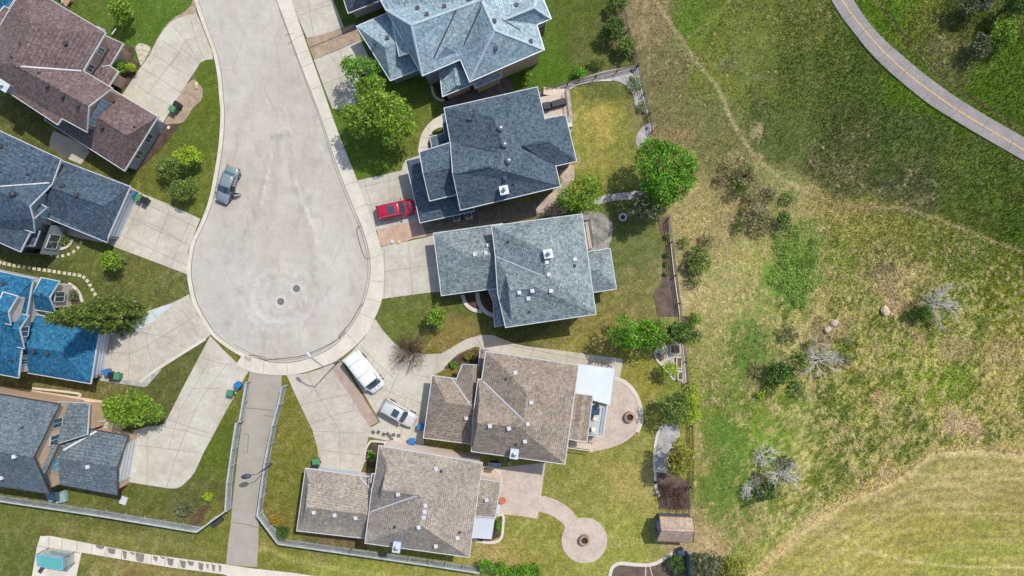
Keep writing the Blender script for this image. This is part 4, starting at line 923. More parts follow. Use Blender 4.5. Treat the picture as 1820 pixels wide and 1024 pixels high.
# --- H2 slate blue
h2 = root('house', P(100, 350), 'slate-blue roofed house with square bay window at the left edge', 'house')
b = block(h2, 'NW -70 201 4.4;b 107.7 283.5 4.4;c 92 327 4.4;G 52 367 6.9;p 58 388 5.9;g 60.4 412 4.4;s 52.5 414 4.4;S 36 447 4.4;SW -70 400 4.4;K -60 330 6.9;K0 -10 336 6.9',
  'NW b c K0 K;c G K0;G p g s S SW K K0;NW K SW', R_BLUE, WGREY, WHITE, gab='G c g K K0')
valley(b, -5, 332, 88, 325); vents(b, '3 261 k;26 346 dome;50 310 pipe')
gw = Block(); gw.root = h2; gw.V = b.V; gw.loop = b.loop; gw.wl = {'c': b.wl['c'], 'g': b.wl['g'], 'b': b.wl['b']}
onwall(gw, 'c', 'g', .05, .25, 3.0, 4.6, 'window', WINDOW, WHITE); onwall(gw, 'c', 'g', .5, .72, 2.4, 4.2, 'window', WINDOWT, WHITE, out=.3)
onwall(b, 'b', 'c', .2, .8, 3.6, 4.1, 'window', WINDOW, WHITE)
b = block(h2, 'P 59 389 6.0;q 82 369 4.5;r 60.5 413 4.5;b 22 376 6.0;c 50 350 4.5;d 26 402 4.5', 'P q c b;P b d r', R_BLUE, WGREY, WHITE, wall=False, gab='P q r b')
b = block(h2, 'a 62 410 3.5;b 70 411 3.5;c 60 437 3.5;d 44 436 3.5', 'a b c d', R_BLUE, WGREY, WHITE, gut=.05, over=-.9)
onwall(b, 'b', 'c', .3, .8, 1.0, 2.9, 'window', WINDOW, WHITE)
b = block(h2, 'a 110 286 3;b 231 332 3;c 190 424.5 3;c2 189 430 3;d 86 388 3;e 70 372 3;K1 184 366 4.8;K2 94 333 4.8', 'a b K1 K2;b c c2 K1;c2 d e K2 K1;a K2 e', R_BLUE, WGREY, WHITE)
onwall(b, 'b', 'c', .06, .94, 0.05, 2.5, 'garage_door', GDOOR); vents(b, '109 333 pipe;113 330 k;138 347 k')
# --- H3 bright blue
h3 = root('house', P(80, 580), 'bright blue roofed house with cream walls at the left edge', 'house')
b = block(h3, 'NW -70 468 5.4;b 58 495.6 5.4;m 42 585 5.4;SE 32 671 5.4;SW -70 652 5.4;K1 6 548 8.0;K2 -4 618 8.0', 'NW b K1;b m SE K2 K1;SE SW K2;NW K1 K2 SW', R_VIVID, WCREAM, WHITE)
vents(b, '7 505 k;2 548 pipe;20 640 pipe'); onwall(b, 'm', 'SE', .5, .62, 3.6, 5.0, 'window', WINDOW, WHITE); onwall(b, 'm', 'SE', .7, .82, 3.6, 5.0, 'window', WINDOW, WHITE)
b = block(h3, 'P 34 585 7.4;c1 50 561 5.9;c2 42 619 5.9;Q 2 580 7.4;d1 18 556 5.9;d2 10 612 5.9', 'P c1 d1 Q;P Q d2 c2', R_VIVID, WCREAM, WHITE, base=5, over=.45, gab='P c1 c2 Q')
gw = Block(); gw.root = h3; gw.V = b.V; gw.loop = b.loop; gw.wl = {'c1': b.wl['c1'], 'c2': b.wl['c2']}
onwall(gw, 'c1', 'c2', .3, .7, 5.3, 6.5, 'window', WINDOW, WHITE, out=.3)
b = block(h3, 'P 14 555 9.4;c1 31 527 7.6;c2 18 577 7.6;Q -8 548 9.4;d1 6 520 7.6;d2 -6 570 7.6', 'P c1 d1 Q;P Q d2 c2', R_VIVID, WCREAM, WHITE, base=6, over=.2, gab='P c1 c2 Q')
b = block(h3, 'P 87 529 5.2;c1 105 500.5 3.5;c2 98 556 3.5;Q 58 523 5.2;d1 74 494 3.5;d2 62 550 3.5', 'P c1 d1 Q;P Q d2 c2', R_VIVID, WCREAM, WHITE, over=.5, gab='P c1 c2 Q')
gw = Block(); gw.root = h3; gw.V = b.V; gw.loop = b.loop; gw.wl = {'c1': b.wl['c1'], 'c2': b.wl['c2']}
onwall(gw, 'c1', 'c2', .28, .72, 1.9, 3.6, 'window', WINDOW, WHITE, out=.3); vents(b, '75 524 pipe')
b = block(h3, 'a 50 556 3.1;b 176 585 3;c 160.8 681.5 3;d 50 662.6 3;K1 46 617 5;K2 108 624 5', 'a b K2 K1;b c K2;c d K1 K2;a K1 d', R_VIVID, WCREAM, WHITE)
onwall(b, 'b', 'c', .06, .94, 0.05, 2.5, 'garage_door', GDOOR); vents(b, '62 624 k;86 628 k')
# --- H4 teal grey, gable ends in tan brick
h4 = root('house', P(120, 800), 'teal-grey roofed house with tan brick gables at the lower left', 'house')
b = block(h4, 'NW -80 688 5.4;NE 105.5 719.3 5.4;P 59.6 812 8.8;SE 88 877.5 5.4;SW -80 852 5.4;K -80 790 8.8', 'NW NE P K;K P SE SW', R_TEAL, WBRICK, DARKTRIM, gab='P NE SE K')
gw = Block(); gw.root = h4; gw.V = b.V; gw.loop = b.loop; gw.wl = {'n': b.wl['NE'], 's': b.wl['SE']}
onwall(gw, 'n', 's', .14, .26, 4.0, 5.6, 'window', WINDOW, WHITE); onwall(gw, 'n', 's', .34, .46, 4.0, 5.8, 'window', WINDOW, WHITE); vents(b, '27 811 w;4 849 w;40 760 pipe')
b = block(h4, 'P 80 841.4 6.6;q 104 791 5.2;r 89 873.6 5.2;Q 44 836 6.6;s 66 785 5.2;t 56 868 5.2', 'P q s Q;P Q t r', R_TEAL, WBRICK, DARKTRIM, gab='P q r Q')
gw = Block(); gw.root = h4; gw.V = b.V; gw.loop = b.loop; gw.wl = {'q': b.wl['q'], 'r': b.wl['r']}
onwall(gw, 'q', 'r', .28, .62, 3.4, 5.2, 'window', WINDOWT, WHITE)
b = block(h4, 'a 90 751 3;b 227.5 776 3;P 207.4 830.6 5;c 208.6 879.5 3;d 84 857 3;K 88 812 5', 'a b P K;K P c d', R_TEAL, WBRICK, DARKTRIM, gab='P b c K')
gw = Block(); gw.root = h4; gw.V = b.V; gw.loop = b.loop; gw.wl = {'b': b.wl['b'], 'c': b.wl['c']}
onwall(gw, 'b', 'c', .1, .86, 0.05, 2.7, 'garage_door', METALW); vents(b, '157.5 829 w')
b2 = block(h4, 'a 105 714.5 3.1;b 158.5 717.5 3.1;c 155 772 4.2;d 98 790 4.6', 'a b c d', R_TEAL, WBRICK, WHITE, gut=.06); valley(b, 113, 800, 172, 766, .22)
mb = MB(); p = P(163, 732, 0)
for k in range(5): q = P(160+k*5, 753+k*.7, 0); mb.box((q.x, q.y, .65-.13*k), (.34, 1.4, .12), R(-6))
mb.build('porch_steps', WOODB, h4)
mb = MB()
for a, c in ((P(158, 746, 1.5), P(183, 749, 1.0)), (P(159, 764, 1.5), P(183, 766, 1.0))):
    mb.bar(a, c, .08)
    for u in (0, .5, 1): q = a.lerp(c, u); mb.bar(q, (q.x, q.y, 0), .07)
mb.build('porch_railing', WHITE, h4)
mb = MB(); p = P(163, 733, 1.2); mb.box((p.x, p.y, 1.2), (.8, 1.9, 2.4), R(-6)); bw = mb.build('bay_window', WHITE, h4)
mb = MB(); mb.box((p.x+.4, p.y, 1.5), (.1, 1.5, 1.3), R(-6)); mb.build('pane', WINDOW, bw)
# --- H5 pale blue, top centre
h5 = root('house', P(820, 60), 'pale blue shingled house with many hips at the top centre', 'house')
b = block(h5, 'a 686 17 5.6;b 751 134 5.6;c 850 92 5.6;d 880 -70 5.6;e 662 -26 5.6;f 672 -8 5.6;K1 731 44 8.6;K2 864 -4 8.6', 'a b K1;b c K2 K1;c d K2;a K1 K2 d e f', R_LIGHT, WGREY, METALW)
RC = mat_plain('ridge_pale', rgb(192, 208, 216), .85, var=.3, scale=4)
for e_ in ('a K1', 'b K1', 'K1 K2'): ridgecap(b, *e_.split(), RC)
valley(b, 812, 16, 771, 103, .13, DARKTRIM)
vents(b, '741 14 pipe;742.5 15 k;759 26 k;790 12 k;834 0 k;867 9 k')
b = block(h5, 'p 769 115.5 5.7;q 818 96.5 5.7;R 792 84 7.2;S 852 -6 8.7;t 895 -20 5.7;u 830 -30 5.7', 'p q R;p R S u;q t S R', R_LIGHT, WGREY, METALW)
b3 = block(h5, 'e 835 145 5.6;f 966.8 88 5.6;g 925 -50 5.6;h 850 -40 7;w 816 99 5.6;T 879 53 8.9;K 857 2 8.9', 'e f T;f g K T;e T K w;g h w K', R_LIGHT, WBRICK, METALW)
for e_ in ('e T', 'f T', 'T K'): ridgecap(b3, *e_.split(), RC)
valley(b3, 855, 13, 817, 96, .13, DARKTRIM); valley(b3, 893, 35, 925, 54, .13, DARKTRIM)
vents(b3, '882 86 k;878.7 38 k;943.7 74 k')
b = block(h5, 's 890 70.6 5.6;a 979 33 5.6;c 958 -20 5.6;d 868 18 5.6;T 949 13 7.8;U 868 46 7.8', 's a T U;a c T;c d U T;d s U', R_LIGHT, WDARK, METALW); vents(b, '918 10 k')
for e_ in ('a T', 'T U', 'c T'): ridgecap(b, *e_.split(), RC)
onwall(b, 's', 'a', .82, .95, 3.4, 4.8, 'window', WINDOW, WHITE)
b = block(h5, 'a 634 47 3;b 694 143 3;c 772 112 3;d 720 10 3;K1 684 84 4.8;K2 745 58 4.8', 'a b K1;b c K2 K1;c d K2;d a K1 K2', R_LIGHT, WGREY, METALW)
vents(b, '667 77 k;689 68 k'); onwall(b, 'a', 'b', .12, .88, .05, 2.4, 'garage_door', GDOOR)
block(h5, 'p 698 44 4.9;q 724 34 4.9;r 744 88 4.9;s 710 99.5 4.9;M 712 39 5.9;N 728 93 5.9', 'p s N M;q M N r', R_LIGHT, WGREY, METALW, over=.25)
block(h5, 'a 780 117 3.4;b 787 171 3.4;c 841 149 3.4;d 830 96 3.4;M 806 108 4.8;N 812 152 4.2', 'a b N M;b c N;c d M N', R_LIGHT, WBRICK, METALW)
block(h5, 'a 842 140 3.2;b 889 120 3.2;c 891 136 2.9;d 846 156 2.9', 'a b c d', R_LIGHT, WBRICK, METALW, over=.15)
h6b = root('house', P(630, -5), 'dark slate roof with pinkish walls cut by the top edge', 'house')
b = block(h6b, 'a 595 -50 3;b 619 23 3;c 690 -5 3;d 720 -20 3;e 700 -80 3;K1 640 -12 4.8;K2 680 -30 4.8', 'a b K1;b c d K2 K1;d e K2;a K1 K2 e', R_SLATE, mat_plain('wall_pinkish', rgb(196,176,168), .8), WHITE)
# --- H6 dark slate
h6 = root('house', P(880, 280), 'dark slate hipped house with three round roof turbines', 'house')
b = block(h6, 'A 790 192.6 5.8;B 954.7 155.3 5.8;G 995.4 331 5.8;S 819 373 5.8;T 805 308 8.9;A2 801 254 5.8;R1 879 210 8.6;Rm 893 267 8.7;R2 867 296 9.2',
  'A B R1;A R1 Rm A2;A2 Rm R2 T;R1 B G R2 Rm;R2 G S T', R_SLATE, WDARK, WHITE)
vents(b, '889.7 229 dome s;896.5 258 dome s;903.8 286.5 dome s;844.5 196 k;835 211 k;897.5 317 k;912 326 pipe'); chimney(b, 896, 340, .85, .85, .9, 12, WHITE)
valley(b, 819, 257.5, 893, 271.5, .12, DARKTRIM); valley(b, 966, 213, 937, 259, .12, DARKTRIM); valley(b, 938, 262, 986, 293, .12, DARKTRIM)
b = block(h6, 'W1 745.9 270.7 5.7;W3 764 356.6 5.7;X1 822 343 5.7;X3 806 252 5.7;W2 752.5 308 7.4;X2 812 296 7.4', 'W1 W2 X2 X3;W2 W3 X1 X2', R_SLATE, WDARK, WHITE)
b = block(h6, 'C 962 212.5 5.75;D 1004.8 204.7 5.75;E 1024.4 286.5 5.75;F 982 296 5.75;Y1 975.6 250.9 7.9;Y0 930 258 7.9', 'C D Y1 Y0;D E Y1;E F Y0 Y1;C Y0 F', R_SLATE, WDARK, WHITE)
b = block(h6, 'a 721.8 286 3;b 747 395.5 3;c 842 375 3;d 826 262 3;K1 777 322 4.9;K2 828 309 4.9', 'a b K1;b c K2 K1;a K1 K2 d;c d K2', R_SLATE, WDARK, WHITE)
onwall(b, 'a', 'b', .1, .9, .05, 2.4, 'garage_door', GDOOR)
block(h6, 'a 785.5 204.5 3;b 797 202 3.1;c 808 254 3.1;d 768 262 3;e 764.5 243.5 3;f 790 237.6 3', 'a b c f;f c d e', R_SLATE, WDARK, WHITE, over=.3)
# --- H7 mid grey
h7 = root('house', P(960, 480), 'mid-grey shingled hipped house at the centre right', 'house')
b = block(h7, 'NW 874.5 402 5.8;NE 1034 381 5.8;SE 1058.7 558 5.8;SW 899 581.5 5.8;W2 885 521 5.8;W1 880.7 455 5.8;R1 964 444 8.8;R2 970.8 489 8.8;R3 951 510 8.6;Q 906 516 8.3;C1 898 488 6.7;C2 910 568 6.3',
  'NW NE R1;NE SE R3 R2 R1;NW R1 R2 W1;W1 R2 R3 Q C1;W1 C1 C2 SW W2;Q R3 SE SW C2;C1 Q C2', R_GREY, WGREY, WHITE)
chimney(b, 973.6, 452, .85, .85, .8, 10, WHITE)
vents(b, '903 430 pipe;972 466 w;975 488 w;1021.6 461 w;1020.6 472 pipe;923 520 w;946 517 w;979 517 w;939 530.6 w;940.5 554 pipe'); valley(b, 882, 456, 966, 491, .1, METALW)
b = block(h7, 'a 770.8 415 3;b 893 398 3;c 893 510.5 3;d 785 525 3;K1 834 459 4.9;K2 893 450 4.9', 'a b K2 K1;a K1 d;d K1 K2 c', R_GREY, WGREY, WHITE)
onwall(b, 'a', 'd', .1, .9, .05, 2.4, 'garage_door', GDOOR); vents(b, '844 452 w;863.6 449.5 w;868 436 w')
block(h7, 'a 869 517 3.1;b 900 511 3.3;c 906 575 3.3;d 879.5 580.5 3.1;e 877 536 3.1', 'a b c d e', R_GREY, WGREY, WHITE, over=.3)
b = block(h7, 'a 1032 449.5 3.4;b 1084 442 3.4;c 1095 513 3.4;d 1042 521.5 3.4;K1 1038 484 4.9;K2 1064 478 4.9', 'a b K2 K1;b c K2;c d K1 K2;a K1 d', R_GREY, WGREY, WHITE)
# --- H8 brown
h8 = root('house', P(930, 720), 'brown shingled house with a white metal patio cover at its back', 'house')
b = block(h8, 'NW 864 625 5.6;NE 1028 649.5 5.6;SE 1003.5 824.5 5.6;SW 838.5 802 5.6;Q 850 751.5 8.2;C 853 716 6.8;L1 841 743 5.6;L0 850 674.6 5.6;L00 856.5 674.6 5.6;R1 936.7 695.5 8.6;R2 931 747 8.6;R3 922 759 8.6',
  'NW NE R1;NE SE R3 R2 R1;NW R1 R2 L00;L00 R2 R3 Q C;L00 C L1 L0;C Q SW L1;Q R3 SE SW', R_TAN, WTAN, WHITE)
chimney(b, 914, 803, .8, 1.0, 1.0, -8, PALEB); vents(b, '899.8 673.5 pipe;916 662 w;944 715 w;938 753 w;871 756.5 w;904.6 761 w;917.5 789 pipe;933 784 w'); valley(b, 858, 677, 930, 746, .12, METALW)
b = block(h8, 'a 768.6 668 3;b 858 680 3;c 850 790.5 3;d 753 778 3;K1 794 716 4.9;K2 852 724 4.9', 'a b K2 K1;a K1 d;d K1 K2 c', R_TAN, WTAN, WHITE)
onwall(b, 'a', 'd', .1, .9, .05, 2.4, 'garage_door', GDOOR); vents(b, '829 743 w'); valley(b, 803, 673, 842, 728, .12, METALW)
b = block(h8, 'a 822 648 3.1;b 858 650 3.1;c 850 735 3.1;d 806 690 3.1;e 812 674 3.1;M 842 649 3.9;N 838 715 4.7', 'a M N d e;M b c N', R_TAN, WTAN, METALW, over=.3)
block(h8, 'a 854 620 3.2;b 870 622 3.4;c 866 678 3.4;d 848 675 3.2', 'a b c d', R_TAN, WTAN, WHITE, over=.3)
b = block(h8, 'a 1018 699 3.6;b 1053 704 3.3;c 1043 784.5 3.3;d 1006 780 3.6', 'a b c d', R_TAN, WTAN, WHITE)
# --- H9 taupe
h9 = root('house', P(750, 890), 'taupe shingled house with a row of square roof vents at the bottom', 'house')
b = block(h9, 'NW 674 793 5.4;NE 856.8 823.4 5.4;SE 833.4 990 5.4;SW 649.4 965 5.4;L1 656.4 910.6 5.4;L3 661 872 5.4;L2 668 841 5.4;R1 755 885 8.6;R2 746.7 932 8.6;V 743 880 8.4;C1 688 825 6.7;Q 679 870 8.2;C2 677 887 7.0',
  'NW NE R1 V Q C1;NE SE R2 R1;NW C1 C2 L1 L3 L2;C1 Q C2;Q V L1 C2;L1 V R1 R2 SW;SW R2 SE', R_TAUPE, WPINK, WHITE)
chimney(b, 708, 966, .75, 1.1, 1.1, -8, PALEB); valley(b, 660, 909, 741, 881, .16)
vents(b, '708 878 w;756.6 897.6 w;755 909 w;753.5 919 w;744.7 936 w;775.5 832.6 w;784 838 pipe;702 937 pipe;816.5 946 pipe;813.5 955 w;775 969.5 w')
b = block(h9, 'a 543.5 833 3;b 639 846 3;e 672 850 3;f 660 958 3;d 528 943 3;K1 545 901 5.2;K2 668 916 5;C1 549 858 4.1;C2 538 929 3.6', 'a b e K2 K1 C1;a C1 C2 d;C1 K1 C2;K1 K2 f d C2', R_TAUPE, WPINK, WHITE)
onwall(b, 'a', 'b', .12, .9, .05, 2.4, 'garage_door', GDOOR); vents(b, '558.6 910 w;595.6 915 w;632.8 920 w'); valley(b, 640, 848, 661, 872, .14)
b = block(h9, 'a 848 851.5 3.4;b 889.7 856.7 3.2;c 880 920 3.2;d 840 916.5 3.4;K1 845 885 4.3;K2 868 888 4.3', 'a b K2 K1;b c K2;c d K1 K2;a K1 d', R_TAUPE, WPINK, WHITE); vents(b, '865 888 w')
b = block(h9, 'a 842 918 2.9;b 878.6 922 2.9;c 873 957.5 2.8;d 837 955 2.8', 'a b c d', METALW, WHITE, WHITE, gut=.06, over=.2)
mb = MB()
for x0, y0, x1, y1 in ((661, 842, 668, 842), (661, 842, 659, 858)): mb.bar(P(x0, y0, 5.2), P(x1, y1, 5.2), .1)
mb.build('downpipe', WHITE, h9)
# --- playhouse shed
sh = root('shed', P(1195, 940), 'small brown shingled garden shed with a pale blue door beside the meadow', 'shed')
b = block(sh, 'a 1172.8 918 2.3;b 1231 920.5 2.3;c 1231 964 2.3;d 1168.4 961 2.3;P 1175.5 942 3.3;Q 1234 944 3.3', 'a b Q P;P Q c d', mat_roof('shingle_shed', rgb(186,160,140), rgb(206,182,162), rgb(222,202,184)), mat_plain('shed_blue_grey', rgb(92,106,124), .7), WOODB, over=.3, gab='P a d Q')
gw = Block(); gw.root = sh; gw.V = b.V; gw.loop = b.loop; gw.wl = {'a': b.wl['a'], 'd': b.wl['d']}
onwall(gw, 'a', 'd', .35, .75, .1, 1.9, 'door', PALEB)
# ------------------------------------------------------------------ vegetation
def leaf_mesh(name, C, size, mat, upbias=0.5):
    n = len(C); u = rng.normal(size=(n, 3)); u[:, 2] *= (1-upbias*0.6); u /= np.linalg.norm(u, axis=1)[:, None]+1e-9
    w = rng.normal(size=(n, 3)); w -= (w*u).sum(1)[:, None]*u; w /= np.linalg.norm(w, axis=1)[:, None]+1e-9
    s = size*rng.uniform(.6, 1.35, n)[:, None]
    v = np.stack([C-u*s, C-w*s*.45, C+u*s, C+w*s*.45], 1)
    m = bpy.data.meshes.new(name); m.vertices.add(4*n); m.vertices.foreach_set('co', v.ravel())
    m.loops.add(4*n); m.loops.foreach_set('vertex_index', np.arange(4*n, dtype=np.int32))
    m.polygons.add(n); m.polygons.foreach_set('loop_start', np.arange(n, dtype=np.int32)*4)
    try: m.polygons.foreach_set('loop_total', np.full(n, 4, np.int32))
    except Exception: pass
    m.update(calc_edges=True); m.materials.append(mat)
    return m
def crown_points(rx, ry, h0, h1, n, clump=0.3, fill=0.25):
    """clumps on and inside an ellipsoid, leaves on the shell of each clump"""
    cz = (h0+h1)/2; rz = (h1-h0)/2; r = (rx+ry)/2
    cr = max(0.28, clump*r); nc = int(max(7, 3.3*(r/cr)**2*1.5))
    d = rng.normal(size=(nc, 3)); d /= np.linalg.norm(d, axis=1)[:, None]
    d[:, 2] = np.abs(d[:, 2])*np.where(rng.random(nc) < .8, 1, -1)
    rad = rng.uniform(.55, 1.0, nc)**.6; lump = 1+.14*np.sin(3*np.arctan2(d[:, 1], d[:, 0])+rng.uniform(0, 6))
    cen = d*rad[:, None]*np.array([max(rx-cr*.7, .1), max(ry-cr*.7, .1), max(rz-cr*.6, .1)])*lump[:, None]+np.array([0, 0, cz])
    crs = cr*rng.uniform(.55, 1.15, nc); k = rng.choice(nc, n, p=crs**2/(crs**2).sum())
    e = rng.normal(size=(n, 3)); e /= np.linalg.norm(e, axis=1)[:, None]
    rr = rng.uniform(.55, 1.12, n)**.7
    return cen[k]+e*(crs[k]*rr)[:, None]*np.array([1, 1, .8]), cen
def tree(name, label, cat, px, py, rpx, h, mat, ry=None, low=0.25, size=0.17, dens=1.0, clump=0.3, bark=None, group=None, trunk=True, lobes=None, stems=1, upb=.5):
    zc = h*(low+1)/2; c = P(px, py, zc); s = (H-zc)/FPX; rx = rpx*s; ryy = (ry or rpx)*s
    t = root(name, (c.x, c.y, 0), label, cat, group)
    pts = []; cens = []
    if lobes is None and rpx > 19:
        q_ = (ry or rpx)/rpx; lobes = [(0, 0, .78, 1)]; a_ = rng.uniform(0, 6.28)
        for k_ in range(5): a_ += 6.28/5+rng.normal(0, .25); d_ = rng.uniform(.42, .62); lobes.append((math.cos(a_)*rpx*d_, math.sin(a_)*rpx*q_*d_, rng.uniform(.34, .5), rng.uniform(.7, .95)))
        dens *= .75
    L = lobes or [(0, 0, 1, 1)]
    for (dx, dy, fr, fh) in L:
        n = int(dens*300*(rx*fr)*(ryy*fr)*(0.17/size)**1.5+60)
        q, ce = crown_points(rx*fr, ryy*fr, h*low, h*fh, n, clump)
        q = q+np.array([dx*s, -dy*s, 0]); ce = ce+np.array([dx*s, -dy*s, 0]); pts.append(q); cens.append(ce)
    C = np.concatenate(pts); C[:, 2] = np.maximum(C[:, 2], 0.05)
    o = bpy.data.objects.new('crown', leaf_mesh('crown', C, size, mat, upb)); COL.objects.link(o); o.parent = t
    if trunk:
        mb = MB(); cen = np.concatenate(cens); tr = max(.05, min(.22, h*.025))
        mb.tube([(0, 0, -.05), (.03, .02, h*low), (.08, -.04, h*.6)], [tr*1.3, tr, tr*.5], 8)
        for q in cen[rng.permutation(len(cen))[:min(16, len(cen))]]:
            a = rng.uniform(.25, .8); st = Vector((.03, 0, h*(low*.7+.2*a))); e = Vector(q)
            mb.tube([st, st.lerp(e, .5)+Vector((0, 0, -.1)), e], [tr*.5, tr*.3, tr*.12], 5, cap=False)
        mb.build('trunk', bark or BARK, t, world=False)
    return t
def bare(name, label, cat, px, py, rpx, h, mat, n=60, depth=4, group=None, spread=1.0, thick=.05, leaves=None):
    c = P(px, py, h*.55); t = root(name, (c.x, c.y, 0), label, cat, group); r = rpx*H/FPX*.95
    mb = MB()
    def grow(p, d, L, rad, k):
        q = p+d*L; mid = p.lerp(q, .5)+Vector((random.uniform(-.1, .1), random.uniform(-.1, .1), random.uniform(-.05, .1)))*L
        rad = max(rad, .012); mb.tube([p, mid, q], [rad, rad*.8, rad*.6], 3 if k < depth-1 else 4, cap=False)
        if k > 0:
            for _ in range(random.choice((2, 3, 3))):
                nd = (d+Vector((random.gauss(0, .45), random.gauss(0, .45), random.gauss(.02, .25)))).normalized(); grow(p.lerp(q, random.uniform(.45, 1)), nd, L*random.uniform(.5, .8), rad*.55, k-1)
    for i in range(n):
        a = random.uniform(0, 2*math.pi); el = random.uniform(.15, 1.1)
        d = Vector((math.cos(a)*math.cos(el)*spread, math.sin(a)*math.cos(el)*spread, math.sin(el)*h/r)).normalized()
        grow(Vector((random.uniform(-.15, .15)*r, random.uniform(-.15, .15)*r, 0)), d, r*random.uniform(.4, .6), thick, depth)
    mb.build('branches', mat, t, world=False)
    if leaves:
        q, _ = crown_points(r*.8, r*.8, .1, h*.8, int(100*r*r), .3); o = bpy.data.objects.new('leaves', leaf_mesh('leaves', q, .08, leaves)); COL.objects.link(o); o.parent = t
    return t
T = tree
T('tree', 'bright green leafy tree overlapping the driveway left of the pale blue roofed house', 'tree', 640, 128, 36, 7, L_VIVID, ry=32, size=.15, lobes=[(0, 0, 1, 1), (-22, -16, .45, .8), (22, 22, .6, .9)], group=None)
T('tree', 'large bright ragged tree on the lawn left of the dark slate roofed house', 'tree', 672, 206, 58, 9, L_BRIGHT, ry=52, size=.16, clump=.22, lobes=[(0, 0, .85, 1), (28, -10, .6, .92), (-34, 14, .5, .8), (26, 26, .55, .85), (-20, -28, .5, .8), (52, 18, .3, .7), (-14, -50, .5, .85), (-50, -6, .4, .7)])
T('tree', 'largest round vivid green tree at the corner of the back lawns', 'tree', 1178, 302, 60, 9, L_VIVID, ry=62, size=.15, clump=.17, dens=1.15, lobes=[(0, 0, .95, 1), (-22, -30, .45, .85), (28, 18, .6, .9), (0, 36, .55, .85)])
T('tree', 'grey-green open tree below the largest round tree', 'tree', 1152, 368, 40, 6.5, L_GREY, ry=30, size=.15, clump=.2, dens=.6)
T('tree', 'feathery mid-green tree between the dark slate and mid-grey roofed houses', 'tree', 1034, 346, 44, 6.5, L_BRIGHT, ry=38, size=.14, clump=.2, dens=.8, lobes=[(0, 0, 1, 1), (-22, 8, .6, .8), (20, -14, .5, .8)])
gr = 'row of three dark green trees by the stone terrace'
T('tree', 'left tree of the dark green row above the stone terrace', 'tree', 1112, 590, 34, 7, L_VIVID, ry=33, size=.16, clump=.28, lobes=[(0, 0, 1, 1), (12, 14, .6, .9)], group=gr)
T('tree', 'middle tree of the dark green row above the stone terrace', 'tree', 1158, 597, 32, 6.4, L_VIVID, ry=29, size=.16, clump=.3, lobes=[(0, 0, 1, 1), (-10, -16, .5, .9)], group=gr)
T('tree', 'right tree of the dark green row above the stone terrace', 'tree', 1208, 592, 34, 6.2, L_DARK, ry=25, size=.16, clump=.3, lobes=[(0, 0, 1, 1), (-6, -6, .6, 1)], group=gr)
T('small_tree', 'small lime green tree between the planter boxes', 'small tree', 1191, 657, 18, 3.2, L_LIME, size=.13, clump=.35)
T('tree', 'yellow-green bushy tree below the stone terrace, its left half darker', 'tree', 1203, 724, 32, 5.5, L_MID, ry=35, size=.14, clump=.22, lobes=[(-6, 0, .95, 1)])
T('tree', 'yellow-green feathery tree at the meadow edge below the stone terrace', 'tree', 1228, 722, 22, 4.2, L_LIME, ry=38, size=.13, clump=.25, dens=.8)
T('pine_tree', 'olive yellow pine beside the pale gravel bed', 'pine tree', 1210, 815, 30, 7, L_YELLOW, ry=38, size=.17, clump=.24, lobes=[(0, 0, .9, 1), (-12, 10, .6, .9)])
T('small_tree', 'small round green tree on the lawn left of the mid-grey roofed house', 'small tree', 775, 563, 22, 4, L_BRIGHT, ry=23, size=.14, clump=.32)
T('tree', 'round green tree on the lawn beside the teal-grey roofed house', 'tree', 236, 727, 56, 6, L_BRIGHT, ry=38, size=.14, clump=.2, lobes=[(0, 0, .95, 1), (22, 4, .6, .9), (-24, 0, .6, .85)])
T('small_tree', 'small round tree on the lawn by the curved stepping stones', 'small tree', 197, 463, 24, 4, L_BRIGHT, ry=22, size=.15, clump=.32)
T('shrub', 'bright lime shrub at the top of the lawn cluster beside the silver car', 'shrub', 333, 278, 29, 4, L_LIME, ry=24, size=.12, clump=.28)
T('shrub', 'dark olive shrub at the left of the lawn cluster beside the silver car', 'shrub', 300, 298, 32, 3.6, L_MID, ry=26, size=.12, clump=.25, dens=.8)
T('shrub', 'mid green shrub at the bottom of the lawn cluster beside the silver car', 'shrub', 325, 336, 28, 3.6, L_MID, ry=26, size=.12, clump=.28)
T('small_tree', 'green tree on the lawn at the top left edge', 'small tree', 214, 18, 25, 4.5, L_BRIGHT, ry=26, size=.15, clump=.3)
T('shrub', 'dark green shrub beside the porch of the purple-brown roofed house', 'shrub', 213, 119, 13, 2, L_VIVID, ry=15, size=.12, clump=.4, trunk=True)
T('shrub', 'round yellow-green shrub beside the long curved driveway', 'shrub', 233, 119, 10.5, 1.6, L_LIME, size=.08, clump=.4, dens=1.4)
T('shrub', 'dark bushy shrub behind the pale blue roofed house', 'shrub', 1090, 50, 23, 3.4, L_DARK, ry=27, size=.14, clump=.28)
T('shrub', 'light green loose shrub behind the pale blue roofed house', 'shrub', 1112, 80, 22, 2.6, L_MID, ry=20, size=.13, clump=.3)
T('shrub', 'feathery shrub cut by the top edge beside the meadow', 'shrub', 1098, 4, 22, 2.8, L_MID, ry=17, size=.13, clump=.3, dens=.7)
T('shrub', 'small blue-green shrub at the edge of the pale gravel bed', 'shrub', 1033, 128, 15, 1.6, L_VIVID, ry=11, size=.12, clump=.4)
T('shrub', 'low olive shrub between the green yard and the pale gravel bed', 'shrub', 1060, 112, 17, 1.2, L_MID, ry=10, size=.12, clump=.35, dens=.7)
T('shrub', 'small leafy shrub at the back corner of the pale blue roofed house', 'shrub', 936, 136, 11, 1.2, L_BRIGHT, ry=14, size=.12, clump=.4, dens=.7)
gr = 'hedge of round shrubs at the bottom edge'
